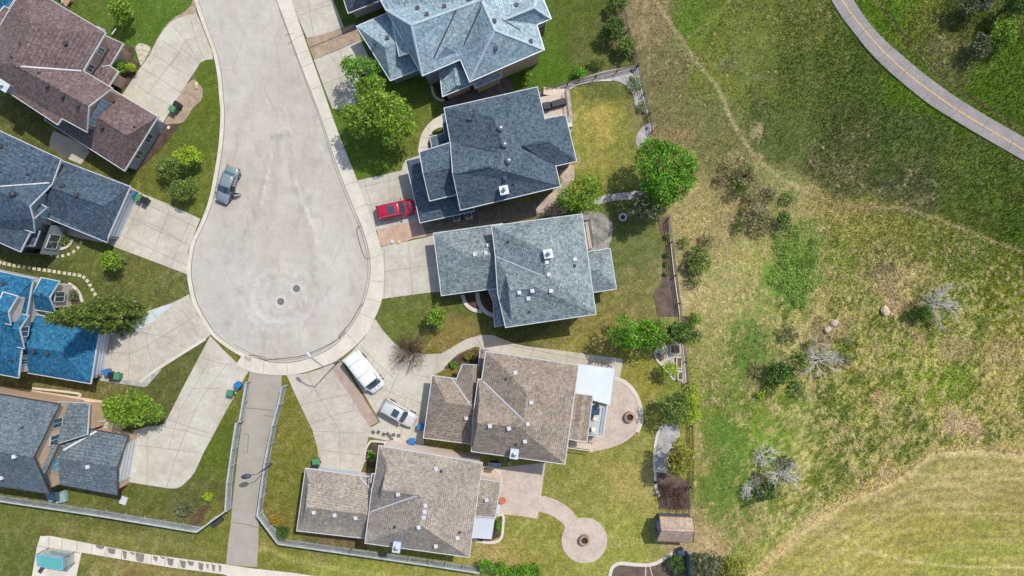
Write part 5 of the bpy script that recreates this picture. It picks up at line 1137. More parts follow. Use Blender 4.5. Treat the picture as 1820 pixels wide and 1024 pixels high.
for x, y, r, h, w in ((866, 1008, 15, 3, 'leftmost'), (889, 1010, 14, 3, 'second from the left'), (909, 1018, 12, 2.6, 'middle, smallest'), (930, 1015, 14, 2.8, 'second from the right'), (951, 1012, 14, 3, 'rightmost')):
    T('hedge_shrub', w+' round green shrub of the hedge at the bottom edge', 'shrub', x, y, r, h, L_VIVID, ry=r+2, size=.13, clump=.35, group=gr)
T('tree', 'grey-green tree left of the pair at the bottom edge of the meadow', 'tree', 1254, 1006, 32, 5, L_GREY, ry=32, size=.14, clump=.24)
T('tree', 'olive tree right of the pair at the bottom edge of the meadow', 'tree', 1305, 1012, 33, 4.2, L_YELLOW, ry=30, size=.13, clump=.26, dens=.8)
T('shrub', 'dark green upright shrub at the bend of the white fence', 'shrub', 503, 946, 12, 2.4, L_DARK, ry=14, size=.09, clump=.35, dens=1.5)
T('shrub', 'golden shrub beside the dark upright shrub at the fence', 'shrub', 489, 925, 11, 1.3, L_GOLD, size=.1, clump=.35, dens=.8)
T('shrub', 'small lime shrub in the corner bed left of the fenced walkway', 'shrub', 370, 884, 10, 1.2, L_LIME, size=.1, clump=.4)
T('shrub', 'straggly brown-green shrub inside the fence corner', 'shrub', 325, 905, 21, 1.5, L_GREY, ry=15, size=.12, clump=.3, dens=.5)
T('shrub', 'small round green shrub in the bed beside the taupe roofed house', 'shrub', 661, 810, 10, 1.3, L_VIVID, ry=11, size=.12, clump=.4)
T('shrub', 'bright green shrub in the entry bed of the brown roofed house', 'shrub', 807, 648, 8, .9, L_VIVID, size=.1, clump=.4)
T('shrub', 'olive shrub in the entry bed against the brown roofed house', 'shrub', 835, 633, 13, 1, L_YELLOW, ry=8, size=.1, clump=.35, dens=.8)
T('shrub', 'narrow shrub in the bed beside the white sunroom', 'shrub', 886, 935, 6, 1, L_VIVID, ry=14, size=.1, clump=.4, dens=.8)
T('shrub', 'low grassy shrub in the round bed below the slate-blue bay window', 'shrub', 112, 424, 14, .8, L_MID, ry=13, size=.1, clump=.35, dens=.7)
T('shrub', 'low brownish shrub in front of the bright blue roofed house', 'shrub', 128, 525, 14, .8, L_GREY, ry=14, size=.1, clump=.35, dens=.6)
T('shrub', 'thin shrub in the soil by the black fence, uppermost', 'shrub', 1187, 420, 5, .9, L_BRIGHT, size=.1, clump=.5)
for y, w in ((452, 'upper'), (468, 'middle'), (485, 'lower')):
    T('bed_plant', w+' of three small plants in the long brown soil bed', 'plant', 1185, y, 4.5, .7, L_MID, size=.09, clump=.5, dens=1.3, trunk=False, group='small plants in the long soil bed')
# top right corner bushes
T('bush', 'broad grey-green bush cut by the top edge near the top right corner', 'bush', 1737, 4, 38, 4, L_GREY, ry=24, size=.16, clump=.26)
T('bush', 'silvery grey bush below the broad bush at the top right', 'bush', 1745, 82, 23, 3.2, L_GREY, ry=27, size=.15, clump=.26)
T('bush', 'bright green bush at the top right beside the silvery bush', 'bush', 1787, 58, 32, 3.6, L_BRIGHT, ry=34, size=.15, clump=.26)
T('tree', 'dark tree in the top right corner of the picture', 'tree', 1808, 6, 24, 5, L_DARK, ry=20, size=.16, clump=.3)
# meadow shrubs
T('bush', 'pale green bush beside the upper end of the black fence', 'bush', 1240, 462, 25, 2.2, L_MID, ry=36, size=.13, clump=.24, dens=.7)
T('bush', 'small green bush in straw grass above the dark green tree row', 'bush', 1236, 566, 14, 1.8, L_BRIGHT, ry=13, size=.12, clump=.3)
T('bush', 'grey-brown scrubby bush in straw grass right of the largest tree', 'bush', 1325, 312, 26, 1.8, L_SCRUB, ry=24, size=.12, clump=.25, dens=.4)
T('bush', 'brown scrubby bush below the grey-brown scrub', 'bush', 1335, 382, 26, 1.8, L_SCRUB, ry=26, size=.12, clump=.25, dens=.35)
T('bush', 'narrow dark green bush above the lush green patch', 'bush', 1393, 393, 15, 2.4, L_DARK, ry=22, size=.12, clump=.3)
T('bush', 'largest dark green bush in the meadow left of the bleached bare shrub', 'bush', 1385, 664, 32, 2.6, L_DARK, ry=26, size=.14, clump=.28, dens=.9)
T('bush', 'tiny bright bush below the largest dark green meadow bush', 'bush', 1352, 703, 9, 1.0, L_LIME, size=.1, clump=.4)
T('bush', 'dark green bush tangled in the bare shrub at the right', 'bush', 1640, 556, 24, 2, L_DARK, ry=18, size=.13, clump=.3)
T('bush', 'dark green bush under the lower bare shrubs', 'bush', 1362, 872, 30, 1.6, L_DARK, ry=26, size=.13, clump=.3, dens=.5)
tg = T('ground_cover', 'lush bright green patch of leafy ground cover in the meadow', 'ground cover', 1408, 486, 40, .45, mat_leaf('leaf_patch', rgb(138, 174, 70), rgb(168, 202, 92), rgb(200, 224, 126)), ry=48, low=.03, size=.09, clump=.1, trunk=False, dens=.55, lobes=[(0, 0, .9, 1), (-14, -48, .5, .8), (14, 40, .5, .8), (28, -20, .45, .9), (-30, 6, .4, .8), (34, 22, .3, .7), (6, -78, .3, .8), (40, -55, .3, .6)]); tg['kind'] = 'stuff'
bare('bare_shrub', 'reddish-brown bare shrub beside the white van', 'bare shrub', 728, 628, 40, 3.0, TWIG, n=46, depth=3, thick=.03)
bare('bare_shrub', 'bleached bare shrub beside the largest dark green meadow bush', 'bare shrub', 1462, 641, 36, 2.2, TWIGW, n=16, depth=4, thick=.055)
bare('bare_shrub', 'bleached bare shrub at the far right of the meadow', 'bare shrub', 1672, 543, 38, 2.2, TWIGW, n=18, depth=4, thick=.055)
bare('bare_shrub', 'bleached bare shrub, upper of the three near the mown field', 'bare shrub', 1360, 812, 24, 2.0, TWIGW, n=12, depth=4, thick=.055)
bare('bare_shrub', 'bleached bare shrub, right of the three near the mown field', 'bare shrub', 1388, 850, 36, 2.2, TWIGW, n=18, depth=4, thick=.055)
bare('bare_shrub', 'bleached bare shrub, lowest of the three near the mown field', 'bare shrub', 1340, 872, 25, 2.0, TWIGW, n=13, depth=4, thick=.055)
bare('bare_shrub', 'leafless brown shrub overhanging the garden shed', 'bare shrub', 1205, 885, 36, 2.6, TWIG, n=34, depth=3, thick=.035, leaves=L_BROWN)
bare('bare_shrub', 'thin brown shrub in the dark soil above the garden shed', 'bare shrub', 1180, 872, 20, 1.8, TWIG, n=16, depth=3, thick=.03)
bare('bare_shrub', 'grey twiggy shrub in the straw grass of the upper meadow', 'bare shrub', 1345, 372, 22, 1.4, TWIGW, n=14, depth=3, thick=.025)
# ragged low scrub scattered through the straw grass behind the fences
_rs = random.Random(4)
protos = []
for q in range(4):
    t_ = T('scrub_bush', 'low ragged grey-green scrub bush scattered in the straw grass behind the fences', 'bush', 1290+q*22, 300+q*28, 15, 1.1+.2*q, [L_SCRUB, L_MID, L_SCRUB, L_GREY][q], ry=18, size=.12, clump=.22, dens=.4, low=.05, group='low scrub bushes behind the fences'); protos.append(t_)
    pc = list(t_.children)
for x, y in ((1318, 335), (1362, 348), (1312, 402), (1350, 408), (1300, 345), (1256, 428), (1232, 500), (1278, 322), (1400, 352), (1222, 470), (1345, 655), (1420, 640), (1370, 690), (1438, 610), (1415, 690), (1400, 590), (1350, 845), (1395, 820), (1330, 890), (1655, 575), (1625, 545), (1215, 430), (1130, 150), (1122, 90), (1142, 190), (1500, 640), (1330, 300)):
    c_ = copy_tree(_rs.choice(protos)); w_ = P(x, y, .4); c_.location = (w_.x, w_.y, 0); c_.rotation_euler.z = _rs.uniform(0, 6); k_ = _rs.uniform(.6, 1.25); c_.scale = (k_, k_*_rs.uniform(.7, 1.2), _rs.uniform(.7, 1.2))
# tall spruce that leans outwards in the view
def spruce():
    bx, by = P(224, 557, 0).x, P(224, 557, 0).y; hh = 14.6
    t = root('spruce_tree', (bx, by, 0), 'tall dark green spruce standing by the bright blue garage', 'spruce tree'); C = []
    for i in range(30):
        u = i/29; z = .8+u*(hh-1.3); rr = 2.35*(1-u)**.8+.25; nb = int(12-5*u)
        for k in range(nb):
            a = 2*math.pi*k/nb+rng.uniform(-.3, .3); L = rr*rng.uniform(.75, 1.15); n = int(70*L+14)
            s = rng.random(n)**.7; x = math.cos(a)*L*s; y = math.sin(a)*L*s; sp = .24*(1.15-s*.6)
            C.append(np.stack([x+rng.normal(0, sp, n), y+rng.normal(0, sp, n), z-s*L*.22+rng.normal(0, .12, n)], 1))
    C = np.concatenate(C); o = bpy.data.objects.new('crown', leaf_mesh('crown', C, .12, L_SPRUCE)); COL.objects.link(o); o.parent = t
    mb = MB(); mb.tube([(0, 0, -.05), (0, 0, 6), (0, 0, hh)], [.26, .17, .03], 8); mb.build('trunk', BARK, t, world=False)
spruce()

# ------------------------------------------------------------------ vehicles (local x forward)
def vehicle(name, label, cat, px, py, hx, hy, L, W, paint, kind='car', sunroof=None, rails=False, group=None, zc=.8):
    c = P(px, py, zc); t = root(name, (c.x, c.y, 0.055), label, cat, group); t.rotation_euler.z = math.atan2(-hy, hx)
    van = kind == 'van'; suv = kind == 'suv'
    zb = .28; zs = 1.12 if van else (1.02 if suv else .92); zr = 2.02 if van else (1.70 if suv else 1.45)
    zh = 1.08 if van else (1.05 if suv else .90)
    # body: loft of cross sections
    st = [(-.5, (.9 if van else .78), .50, zs-.12), (-.49, (.96 if van else .90), .36, zs-.02), (-.44, .98, .30, zs+.03), (-.2, 1.0, .28, zs+.02), (.1, 1.0, .28, zs+.01), (.28, 1.0, .28, zh), (.40, .975, .30, zh-(.0 if van else .07)), (.465, .87, .34, zh-.17), (.492, .74, .40, zh-.30), (.5, .62, .46, zh-.38)]
    mb = MB(); rings = []
    for x, w, lo, hi in st:
        y = W/2*w; X = x*L; n = len(mb.v)
        pr = [(-y*.9, lo), (-y, lo+.12), (-y*1.0, (lo+hi)/2+.05), (-y*.975, hi-.12), (-y*.90, hi-.02), (-y*.55, hi+.035), (0, hi+.05), (y*.55, hi+.035), (y*.90, hi-.02), (y*.975, hi-.12), (y*1.0, (lo+hi)/2+.05), (y, lo+.12), (y*.9, lo)]
        mb.v += [(X, a, b) for a, b in pr]; rings.append(n); K = len(pr)
    for a, b in zip(rings, rings[1:]):
        for k in range(K-1): mb.f.append([a+k, b+k, b+k+1, a+k+1]); mb.m.append(0)
    mb.f.append([rings[0]+k for k in range(K)]); mb.m.append(0); mb.f.append([rings[-1]+k for k in range(K)][::-1]); mb.m.append(0)
    body = mb.build('body', paint, t, smooth=True, world=False)
    # glasshouse
    if van: xb = [(-.492, -.485), (.385, .255)]
    elif suv: xb = [(-.475, -.44), (.235, .09)]
    else: xb = [(-.37, -.235), (.245, .07)]
    (rb, rt_), (fb, ft) = xb; wb, wt = W/2*.93, W/2*(.86 if van else .79); z0 = zs-.06; z1 = zr-.05
    gm = MB(); P8 = [(rb*L, -wb*.93, z0), (fb*L, -wb*.93, z0), (fb*L, wb*.93, z0), (rb*L, wb*.93, z0), (rt_*L, -wt, z1), (ft*L, -wt, z1), (ft*L, wt, z1), (rt_*L, wt, z1)]
    # curved windscreen and rear window
    n = 7; fbp = [(fb*L+.14*(1-(2*k/(n-1)-1)**2), -wb*.93+2*wb*.93*k/(n-1), z0) for k in range(n)]; ftp = [(ft*L+.10*(1-(2*k/(n-1)-1)**2), -wt+2*wt*k/(n-1), z1) for k in range(n)]
    for k in range(n-1): gm.face([fbp[k], fbp[k+1], ftp[k+1], ftp[k]])
    gm.face([P8[3], P8[0], P8[4], P8[7]]); gm.face([P8[0], P8[1], P8[5], P8[4]]); gm.face([P8[2], P8[3], P8[7], P8[6]]); gm.face(P8[4:])
    gm.build('windows', WINDOW, t, world=False)
    # roof panel with rounded edge
    rm = MB(); e = .05; xs_ = [rt_*L-e, rt_*L+.12, (rt_+ft)/2*L, ft*L-.1, ft*L+.08]
    ws = [.88, 1.0, 1.03, 1.0, .93]; rr = []
    for x, w in zip(xs_, ws):
        y = (wt+.04)*w; nn = len(rm.v); dz = 0 if x not in (xs_[0], xs_[-1]) else -.035
        rm.v += [(x, -y, z1-.03+dz), (x, -y*.93, z1+.03+dz), (x, -y*.5, z1+.065+dz), (x, 0, z1+.075+dz), (x, y*.5, z1+.065+dz), (x, y*.93, z1+.03+dz), (x, y, z1-.03+dz)]; rr.append(nn)
    for a, b in zip(rr, rr[1:]):
        for k in range(6): rm.f.append([a+k, b+k, b+k+1, a+k+1]); rm.m.append(0)
    rm.f.append([rr[0]+k for k in range(7)]); rm.m.append(0); rm.f.append([rr[-1]+k for k in range(7)][::-1]); rm.m.append(0)
    rf = rm.build('roof', paint, t, smooth=True, world=False)
    # pillars
    pm = MB()
    for s in (-1, 1):
        pm.bar((fb*L, s*wb*.93, z0), (ft*L, s*wt, z1), .10, .07); pm.bar((rb*L, s*wb*.93, z0), (rt_*L, s*wt, z1), .14, .09)
        m_ = (rb+fb)/2*L; pm.bar((m_, s*(wb*.93+.01), z0), ((rt_+ft)/2*L, s*(wt+.01), z1), .09, .05)
        pm.bar((rb*.5*L, s*(wb*.93+.01), z0), ((rt_*.6+ft*.1)*L, s*(wt+.01), z1), .09, .05)
        if van:  # solid cargo sides
            pm.face([(rb*L, s*(wb*.93+.03), z0), (.14*L, s*(wb*.93+.03), z0), (.12*L, s*(wt+.02), z1+.02), (rt_*L, s*(wt+.02), z1+.02)])
    pm.build('pillars', paint, t, world=False)
    # wheels
    for x in (-.31, .31):
        for s in (-1, 1):
            wh = MB(); r = .36 if (van or suv) else .32; cx_, cy_ = x*L, s*(W/2-.11)
            wh.tube([(cx_, cy_-.11, r), (cx_, cy_+.11, r)], r, 18); wo = wh.build('wheel', RUBBER, t, world=False)
            rm2 = MB(); rm2.tube([(cx_, cy_+s*.105, r), (cx_, cy_+s*.125, r)], r*.62, 12); rm2.build('rim', STEEL, wo, world=False)
            am = MB(); am.tube([(cx_, s*(W/2-.2), r+.02), (cx_, s*(W/2+.012), r+.02)], r+.07, 18); am.build('wheel_arch', BLACK, t, world=False)
    for s in (-1, 1):
        m1 = MB(); m1.box((.455*L, s*W*.33, zh-.26), (.2, W*.17, .13), s*-.35); m1.build('headlight', LENS, t, world=False)
        m2 = MB(); m2.box((-.478*L, s*W*.41, zs-.1 if not suv else zs+.1), (.16, .2, .3 if suv else .2), 0); m2.build('taillight', REDL, t, world=False)
        m3 = MB(); m3.box((fb*L-.35, s*(W/2+.1), zs+.08), (.14, .22, .15), s*-.2); m3.build('wing_mirror', paint, t, world=False)
    if sunroof:
        m4 = MB(); a, b_ = sunroof; m4.box(((a+b_)/2*L, 0, z1+.085), ((b_-a)*L, wt*1.25, .025)); m4.build('sunroof', WINDOW, rf, world=False)
    if rails:
        for s in (-1, 1):
            m5 = MB(); m5.bar((rt_*L+.1, s*wt*.93, z1+.09), (ft*L-.1, s*wt*.93, z1+.09), .05); m5.build('roof_rail', CHROME, rf, world=False)
    if van:
        for x in (-.30, .02):
            m5 = MB(); m5.bar((x*L, -wt*.8, z1+.09), (x*L, wt*.8, z1+.09), .05, .03)
            for s in (-1, 1): m5.box((x*L, s*wt*.8, z1+.09), (.12, .1, .06))
            m5.build('roof_rib', STEEL, rf, world=False)
        for s in (-1, 1):
            m5 = MB(); m5.box((.43*L, s*.3, zh-.0), (.06, .35, .03), 0); m5.build('wiper', BLACK, t, world=False)
    m6 = MB(); m6.box((.497*L, 0, .50), (.05, W*.5, .12)); m6.build('grille', BLACK, t, world=False)
    m7 = MB(); m7.box((fb*L+.12, 0, zh-.0), (.05, W*.7, .02)); m7.build('cowl', BLACK, t, world=False)
    return t, paint, zs, W, L
SILVER = mat_paint('silver_paint', rgb(132, 146, 150), .28); RED = mat_paint('red_paint', rgb(190, 14, 52), .22)
VWHITE = mat_paint('white_paint', rgb(240, 242, 244), .3); CHAMP = mat_paint('pearl_white_paint', rgb(206, 205, 203), .28)
sv, pt, zs, W_, L_ = vehicle('parked_car', 'silver sedan with an open side door at the left kerb', 'car', 403.5, 328, -22, 58, 4.6, 1.78, SILVER)
dm = MB(); dm.bar((.95, W_/2, .62), (.45, W_/2+.95, .62), .09, .62); dr = dm.build('open_door', SILVER, sv, world=False)
dm = MB(); dm.bar((.90, W_/2, 1.12), (.52, W_/2+.80, 1.12), .05, .34); dm.build('door_window', WINDOW, dr, world=False)
dm = MB(); dm.box((.42, W_/2-.05, .72), (.95, .35, .5)); dm.build('door_opening', BLACK, sv, world=False)
vehicle('parked_car', 'red car with a dark sunroof in front of the dark slate garage', 'car', 704.5, 372.5, 62, -13, 4.75, 1.9, RED, 'suv', (-.20, -.02), True)
vehicle('parked_van', 'white van beside the brick paver strip', 'van', 648, 662, 47, 59, 5.4, 2.15, VWHITE, 'van', zc=1.2)
vehicle('parked_car', 'small pearl white car with a square sunroof beside the paver strip', 'car', 709, 734.5, 55, 31, 4.5, 1.85, CHAMP, 'suv', (-.16, .02), True)

# ------------------------------------------------------------------ bins
def make_bin(mat, lid, label, px, py, ang, group=None, lidopen=False):
    c = P(px, py, .6); t = root('wheelie_bin', (c.x, c.y, .05), label, 'bin', group); t.rotation_euler.z = R(ang)
    mb = MB(); mb.box((0, 0, .52), (.62, .72, .96), taper=.78); mb.box((0, 0, .98), (.68, .78, .06)); mb.build('body', mat, t, world=False)
    mb = MB(); mb.box((0, 0, 1.05), (.66, .78, .07)); mb.box((.06, 0, 1.10), (.42, .58, .05)); mb.build('lid', lid, t, world=False)
    for s in (-1, 1):
        mb = MB(); mb.tube([(-.30, s*.30, .12), (-.30, s*.36, .12)], .12, 12); mb.build('wheel', RUBBER, t, world=False)
    mb = MB(); mb.tube([(-.38, -.28, .98), (-.38, .28, .98)], .025, 6); mb.build('handle', BLACK, t, world=False)
    return t
BINS = [(GREENP, GREENP, 'green wheelie bin on the tan gravel by the curved driveway', 309, 195, 60), (BLACK, BLACK, 'black wheelie bin on the tan gravel by the curved driveway', 317, 187, 60),
 (BLUEP, BLUEP, 'blue wheelie bin by the slate-blue garage', 239, 346, -28), (GREENP, GREENP, 'green wheelie bin by the slate-blue garage', 249.5, 351.5, -28), (BLACK, BLACK, 'black wheelie bin by the slate-blue garage', 260, 357, -28),
 (BLACK, BLACK, 'black wheelie bin against the bright blue garage', 173, 665, 10), (mat_plain('blue_grey_plastic', rgb(92, 112, 150), .5), BLUEP, 'grey-blue wheelie bin by the bright blue garage', 192, 661, 20), (GREENP, GREENP, 'green wheelie bin by the bright blue garage', 211, 668, -8), (BLACK, BLACK, 'dark wheelie bin beside the green one at the bright blue garage', 201, 667, -8),
 (BLUEP, BLUEP, 'blue wheelie bin at the upper end of the fenced walkway', 424.5, 684, 40), (GREENP, GREENP, 'green wheelie bin at the upper end of the fenced walkway', 411, 698, 80),
 (GREENP, GREENP, 'green wheelie bin at the corner of the taupe garage', 563, 819, 95), (BLACK, BLACK, 'black wheelie bin at the corner of the taupe garage', 561.5, 829, 95),
 (BLUEP, BLUEP, 'blue wheelie bin against the brown roofed garage', 748.5, 758, 85), (PALEB, BLUEP, 'pale blue bin at the end of the pinkish patio', 733, 783, 85)]
for a, l, lab, x, y, an in BINS: make_bin(a, l, lab, x, y, an)
# ------------------------------------------------------------------ lamps
def lamp(label, bx, by, hx, hy, h, r, mat, headmat, hs, curve=.6):
    b = P(bx, by, 0); s = H/FPX; k = (H-h)/FPX; e = Vector(((hx-910)*k, (512-hy)*k, h))
    t = root('street_lamp', (b.x, b.y, 0), label, 'street lamp'); o = Vector((b.x, b.y, 0)); e = e-o
    mb = MB(); mb.tube([(0, 0, 0), (0, 0, .3)], r*1.8, 10); top = Vector((0, 0, h-curve)); pts = [Vector((0, 0, 0)), Vector((0, 0, h*.5)), top]
    for i in range(1, 7):
        u = i/6; pts.append(Vector((e.x*u, e.y*u, h-curve+curve*math.sin(u*math.pi/2)))) 
    mb.tube(pts, [r, r*.9, r*.75]+[r*.6]*6, 8); mb.build('pole', mat, t, world=False)
    a = math.atan2(e.y, e.x); mb = MB(); d = Vector((math.cos(a), math.sin(a), 0))
    mb.tube([e-d*hs[0]*.6, e-d*hs[0]*.3, e+d*hs[0]*.2, e+d*hs[0]*.5], [hs[1]*.4, hs[1], hs[1], hs[1]*.5], 10); mb.build('lamp_head', headmat, t, smooth=True, world=False)
lamp('tall street lamp with a white head reaching over the cul-de-sac', 603, 641, 548, 630, 8, .09, STEEL, WHITE, (.75, .17), 1.2)
lamp('dark lamp with an arm over the fenced walkway', 483, 824, 437, 847, 4.9, .07, LAMPG, LAMPG, (1.0, .30), .25)
# ------------------------------------------------------------------ manholes, drain
for x, y, w in ((527, 513, 'upper right'), (499, 536, 'lower left')):
    c = P(x, y, 0); t = root('manhole_cover', (c.x, c.y, 0.014), w+' of the two round manhole covers in the road', 'manhole cover', 'manhole covers in the cul-de-sac')
    mb = MB(); mb.lathe((0, 0, 0), [(.42, -.01), (.42, .014), (.35, .016)], 24); mb.build('ring', STONED, t, world=False)
    mb = MB(); mb.lathe((0, 0, 0), [(.31, .012), (.31, .024), (.0, .026)], 24)
    for k in range(-2, 3): mb.box((0, k*.1, .03), (.5-abs(k)*.07, .03, .012))
    mb.build('cover', mat_plain('cast_iron', rgb(118, 114, 108), .6), t, world=False)
c = P(441, 637, 0); t = root('storm_drain', (c.x, c.y, .02), 'dark storm drain grate at the lower kerb', 'storm drain'); t.rotation_euler.z = R(-28)
mb = MB(); mb.box((0, 0, .04), (1.0, .62, .06)); mb.build('frame', mat_plain('rust_iron', rgb(96, 78, 66), .8), t, world=False)
mb = MB(); [mb.box((-.4+.1*k, 0, .08), (.04, .5, .03)) for k in range(9)]; mb.build('grate', STONED, t, world=False)
# ------------------------------------------------------------------ fences
def fence(label, tops, h, mat, pmat, bay=2.35, cap=True, thick=.05, posts_in=1, name='fence', group=None):
    pts = [P(x, y, h) for x, y in tops]; o = Vector((pts[0].x, pts[0].y, 0)); t = root(name, o, label, 'fence', group)
    for a, b in zip(pts, pts[1:]):
        a = a-o; b = b-o; a.z = b.z = 0; L = (b-a).length; nb = max(1, round(L/bay)); d = (b-a)/L; nrm = Vector((-d.y, d.x, 0)); rz = math.atan2(d.y, d.x)
        inw = -(o+(a+b)/2); inw.z = 0
        if nrm.dot(inw) < 0: nrm = -nrm
        for i in range(nb):
            p = a+d*(L*i/nb); q = a+d*(L*(i+1)/nb); m = (p+q)/2; w = L/nb; pb = MB(); nbd = max(2, int(w/.2))
            for k in range(nbd):
                c_ = p+d*(w*(k+.5)/nbd); pb.box((c_.x, c_.y, h/2+random.uniform(-.015, .01)), (w/nbd-.02, thick*.5, h-.12), rz)
            for zz in (.35, h-.35):
                c_ = m+nrm*.05; pb.box((c_.x, c_.y, zz), (w, .06, .10), rz)
            if cap: pb.box((m.x, m.y, h), (w+.01, .17, .05), rz, 1)
            pb.build('fence_panel', [mat, pmat], t, world=False)
        for i in range(nb+1):
            p = a+d*(L*i/nb)+nrm*.11; pm = MB(); pm.box((p.x, p.y, (h-.04)/2), (.12, .12, h-.04), rz); pm.build('post', pmat, t, world=False)
    return t
FW = mat_speck('fence_boards', rgb(184, 190, 190), rgb(150, 158, 158), .9, 9, .3, .85, .3, patch=.25); FP = mat_speck('fence_rail', rgb(196, 202, 200), rgb(168, 174, 172), .9, 9, .2, .85, .3)
fence('pale grey board fence along the lower left lawn', [(-35, 886), (60, 900), (175, 917), (349, 946)], 1.8, FW, FP)
fence('pale grey board fence left of the walkway, above the corner bed', [(349, 946), (400, 909), (403, 860), (411.6, 799), (419, 752)], 1.8, FW, FP)
fence('short lower piece of fence left of the walkway nearest the road', [(425, 750), (437, 680)], 1.4, FW, FP)
fence('pale grey board fence right of the walkway', [(500.7, 688), (494, 720), (483, 758), (470, 824), (456.7, 917), (494, 967)], 1.8, FW, FP)
fence('pale grey board fence below the taupe roofed house', [(494, 967), (620, 985), (760, 1005), (852, 1019)], 1.8, FW, FP)
def wirefence(label, tops, h, mat, step=2.4):
    pts = [P(x, y, h) for x, y in tops]; o = Vector((pts[0].x, pts[0].y, 0)); t = root('rail_fence', o, label, 'fence')
    mb = MB(); pm = MB()
    for a, b in zip(pts, pts[1:]):
        a = a-o; b = b-o; a.z = b.z = 0
        for z in (.35, .75, h): mb.bar(a+Vector((0, 0, z)), b+Vector((0, 0, z)), .07, .05)
        n = max(1, int((b-a).length/step))
        for i in range(n+1):
            p = a.lerp(b, i/n); q = MB(); q.box((p.x, p.y, h/2), (.1, .1, h)); q.build('post', mat, t, world=False)
    mb.build('rails', mat, t, world=False)
wirefence('low dark rail fence beside the long brown soil bed', [(1190, 388), (1196, 430), (1203, 490), (1210, 540), (1214, 575)], 1.2, WOODD)
wirefence('low dark rail fence at the edge of the stone terrace', [(1218, 612), (1221, 645), (1224, 683)], 1.2, WOODD)
wirefence('dark rail fence beside the pale gravel bed of the mown lawn', [(1110, 10), (1118, 50), (1136, 112), (1146, 165), (1156, 200), (1161, 232)], 1.2, WOODD)
wirefence('thin rail fence from the dark slate house to the gravel bed', [(958, 160), (1010, 146), (1060, 133), (1136, 114)], 1.2, WOODD)
wirefence('dark rail fence above the garden shed', [(1225, 870), (1226, 920)], 1.2, WOODD)
wirefence('thin dark rail fence along the meadow below the terrace', [(1226, 690), (1232, 760), (1233, 840), (1231, 870)], 1.1, WOODD)
# ------------------------------------------------------------------ fire pits and rings
def ringpit(name, label, px, py, r, h, mat, inner=ASHM, cat='fire pit', z=.045):
    c = P(px, py, h); t = root(name, (c.x, c.y, z), label, cat); n = 14
    mb = MB()
    for lv in range(max(1, int(round(h/.2)))):
        for k in range(n):
            a = 2*math.pi*(k+.5*(lv % 2))/n; w = 2*math.pi*r/n*.92; mb.box((math.cos(a)*r, math.sin(a)*r, .1+.2*lv), (.24, w, .19), a)
    mb.build('stone_ring', mat, t, world=False)
    mb = MB(); mb.lathe((0, 0, 0), [(r-.12, 0), (r-.12, h*.45), (.05, h*.5)], 18); mb.build('ash_bed', inner, t, world=False)
ringpit('fire_pit', 'round block fire pit on the rounded patio of the brown roofed house', 1119.5, 742, .52, .6, BLOCK)
ringpit('fire_pit', 'round block fire pit in the middle of the round patio', 1039, 961.5, .52, .6, BLOCK)
ringpit('planter_ring', 'white stone ring on the dark lawn behind the mid-grey roofed house', 1107, 386, .40, .2, WHITE, MULCH, 'stone ring', 0)
# boulders
def rock(label, px, py, r, sq=.8, mat=ROCK, name='boulder', cat='boulder', group=None):
    c = P(px, py, r*.4); bm = bmesh.new(); bmesh.ops.create_icosphere(bm, subdivisions=3, radius=r); se = random.uniform(0, 90)
    from mathutils import noise as mn
    for v in bm.verts:
        k = 1+.28*mn.noise(v.co*1.6/r+Vector((se, 0, 0)))+.1*mn.noise(v.co*5/r+Vector((se, 9, 0))); v.co = Vector((v.co.x*k, v.co.y*k*sq, v.co.z*k*.7))
    bmesh.ops.rotate(bm, verts=bm.verts, matrix=Matrix.Rotation(random.uniform(0, 3), 3, 'Z')); me_ = bpy.data.meshes.new(name); bm.to_mesh(me_); bm.free(); me_.materials.append(mat)
    o = bpy.data.objects.new(name, me_); COL.objects.link(o); o.location = (c.x, c.y, r*.2); tag(o, label, cat, group); return o
rock('largest pale boulder, left of the dark bush in the bare shrub', 1574, 553, .62); rock('upper pale boulder of the close pair in the meadow', 1483, 575, .52); rock('lower pale boulder of the close pair in the meadow', 1472, 586, .48)
rock('flat boulder lying on the tan gravel by the curved driveway', 349, 152, .42, .5); rock('grey boulder on the lawn near the stained driveway', 237, 535, .42, .5, mat=STONE)
rock('white rock at the corner of the mulch bed below the slate garage', 299, 227, .22, mat=WHITE); rock('left white rock on the pinkish gravel bed', 697, 430, .28, mat=WHITE); rock('right white rock on the pinkish gravel bed', 708, 430, .28, mat=STONE)
rock('grey stone lying on the small gravel island', 1150, 228, .22, mat=STONED); rock('dark stone group on the pale gravel bed, largest', 1122, 139, .3, mat=STONED); rock('dark stone near the corner of the pale gravel bed', 1124, 126, .28, mat=STONED)
# ------------------------------------------------------------------ stepping stones
proto = None
def stones(lst, label, grp, mat, size, rnd=False, jit=6, z=.03):
    pr = None
    for i, (x, y) in enumerate(lst):
        p = P(x, y, 0)
        if pr is None:
            mb = MB()
            if rnd: mb.lathe((0, 0, 0), [(size/2, -.03), (size/2, .03), (0.01, .035)], 14)
            else: mb.box((0, 0, 0), (size, size, .06)); mb.box((0, 0, .032), (size*.86, size*.86, .01))
            pr = mb.build('stepping_stone', mat); o = pr
        else: o = pr.copy(); COL.objects.link(o)
        o.location = (p.x, p.y, z); j = max(0, min(i, len(lst)-1)); q = lst[min(j+1, len(lst)-1)]; r_ = lst[max(j-1, 0)]
        o.rotation_euler.z = math.atan2(-(q[1]-r_[1]), q[0]-r_[0])+R(random.uniform(-jit, jit)); tag(o, label, 'stepping stone', grp)
Z3 = lambda L: [(a/4.55, 400+b/4.55) for a, b in L]; Z0 = lambda L: [(a/4.55, b/4.55) for a, b in L]
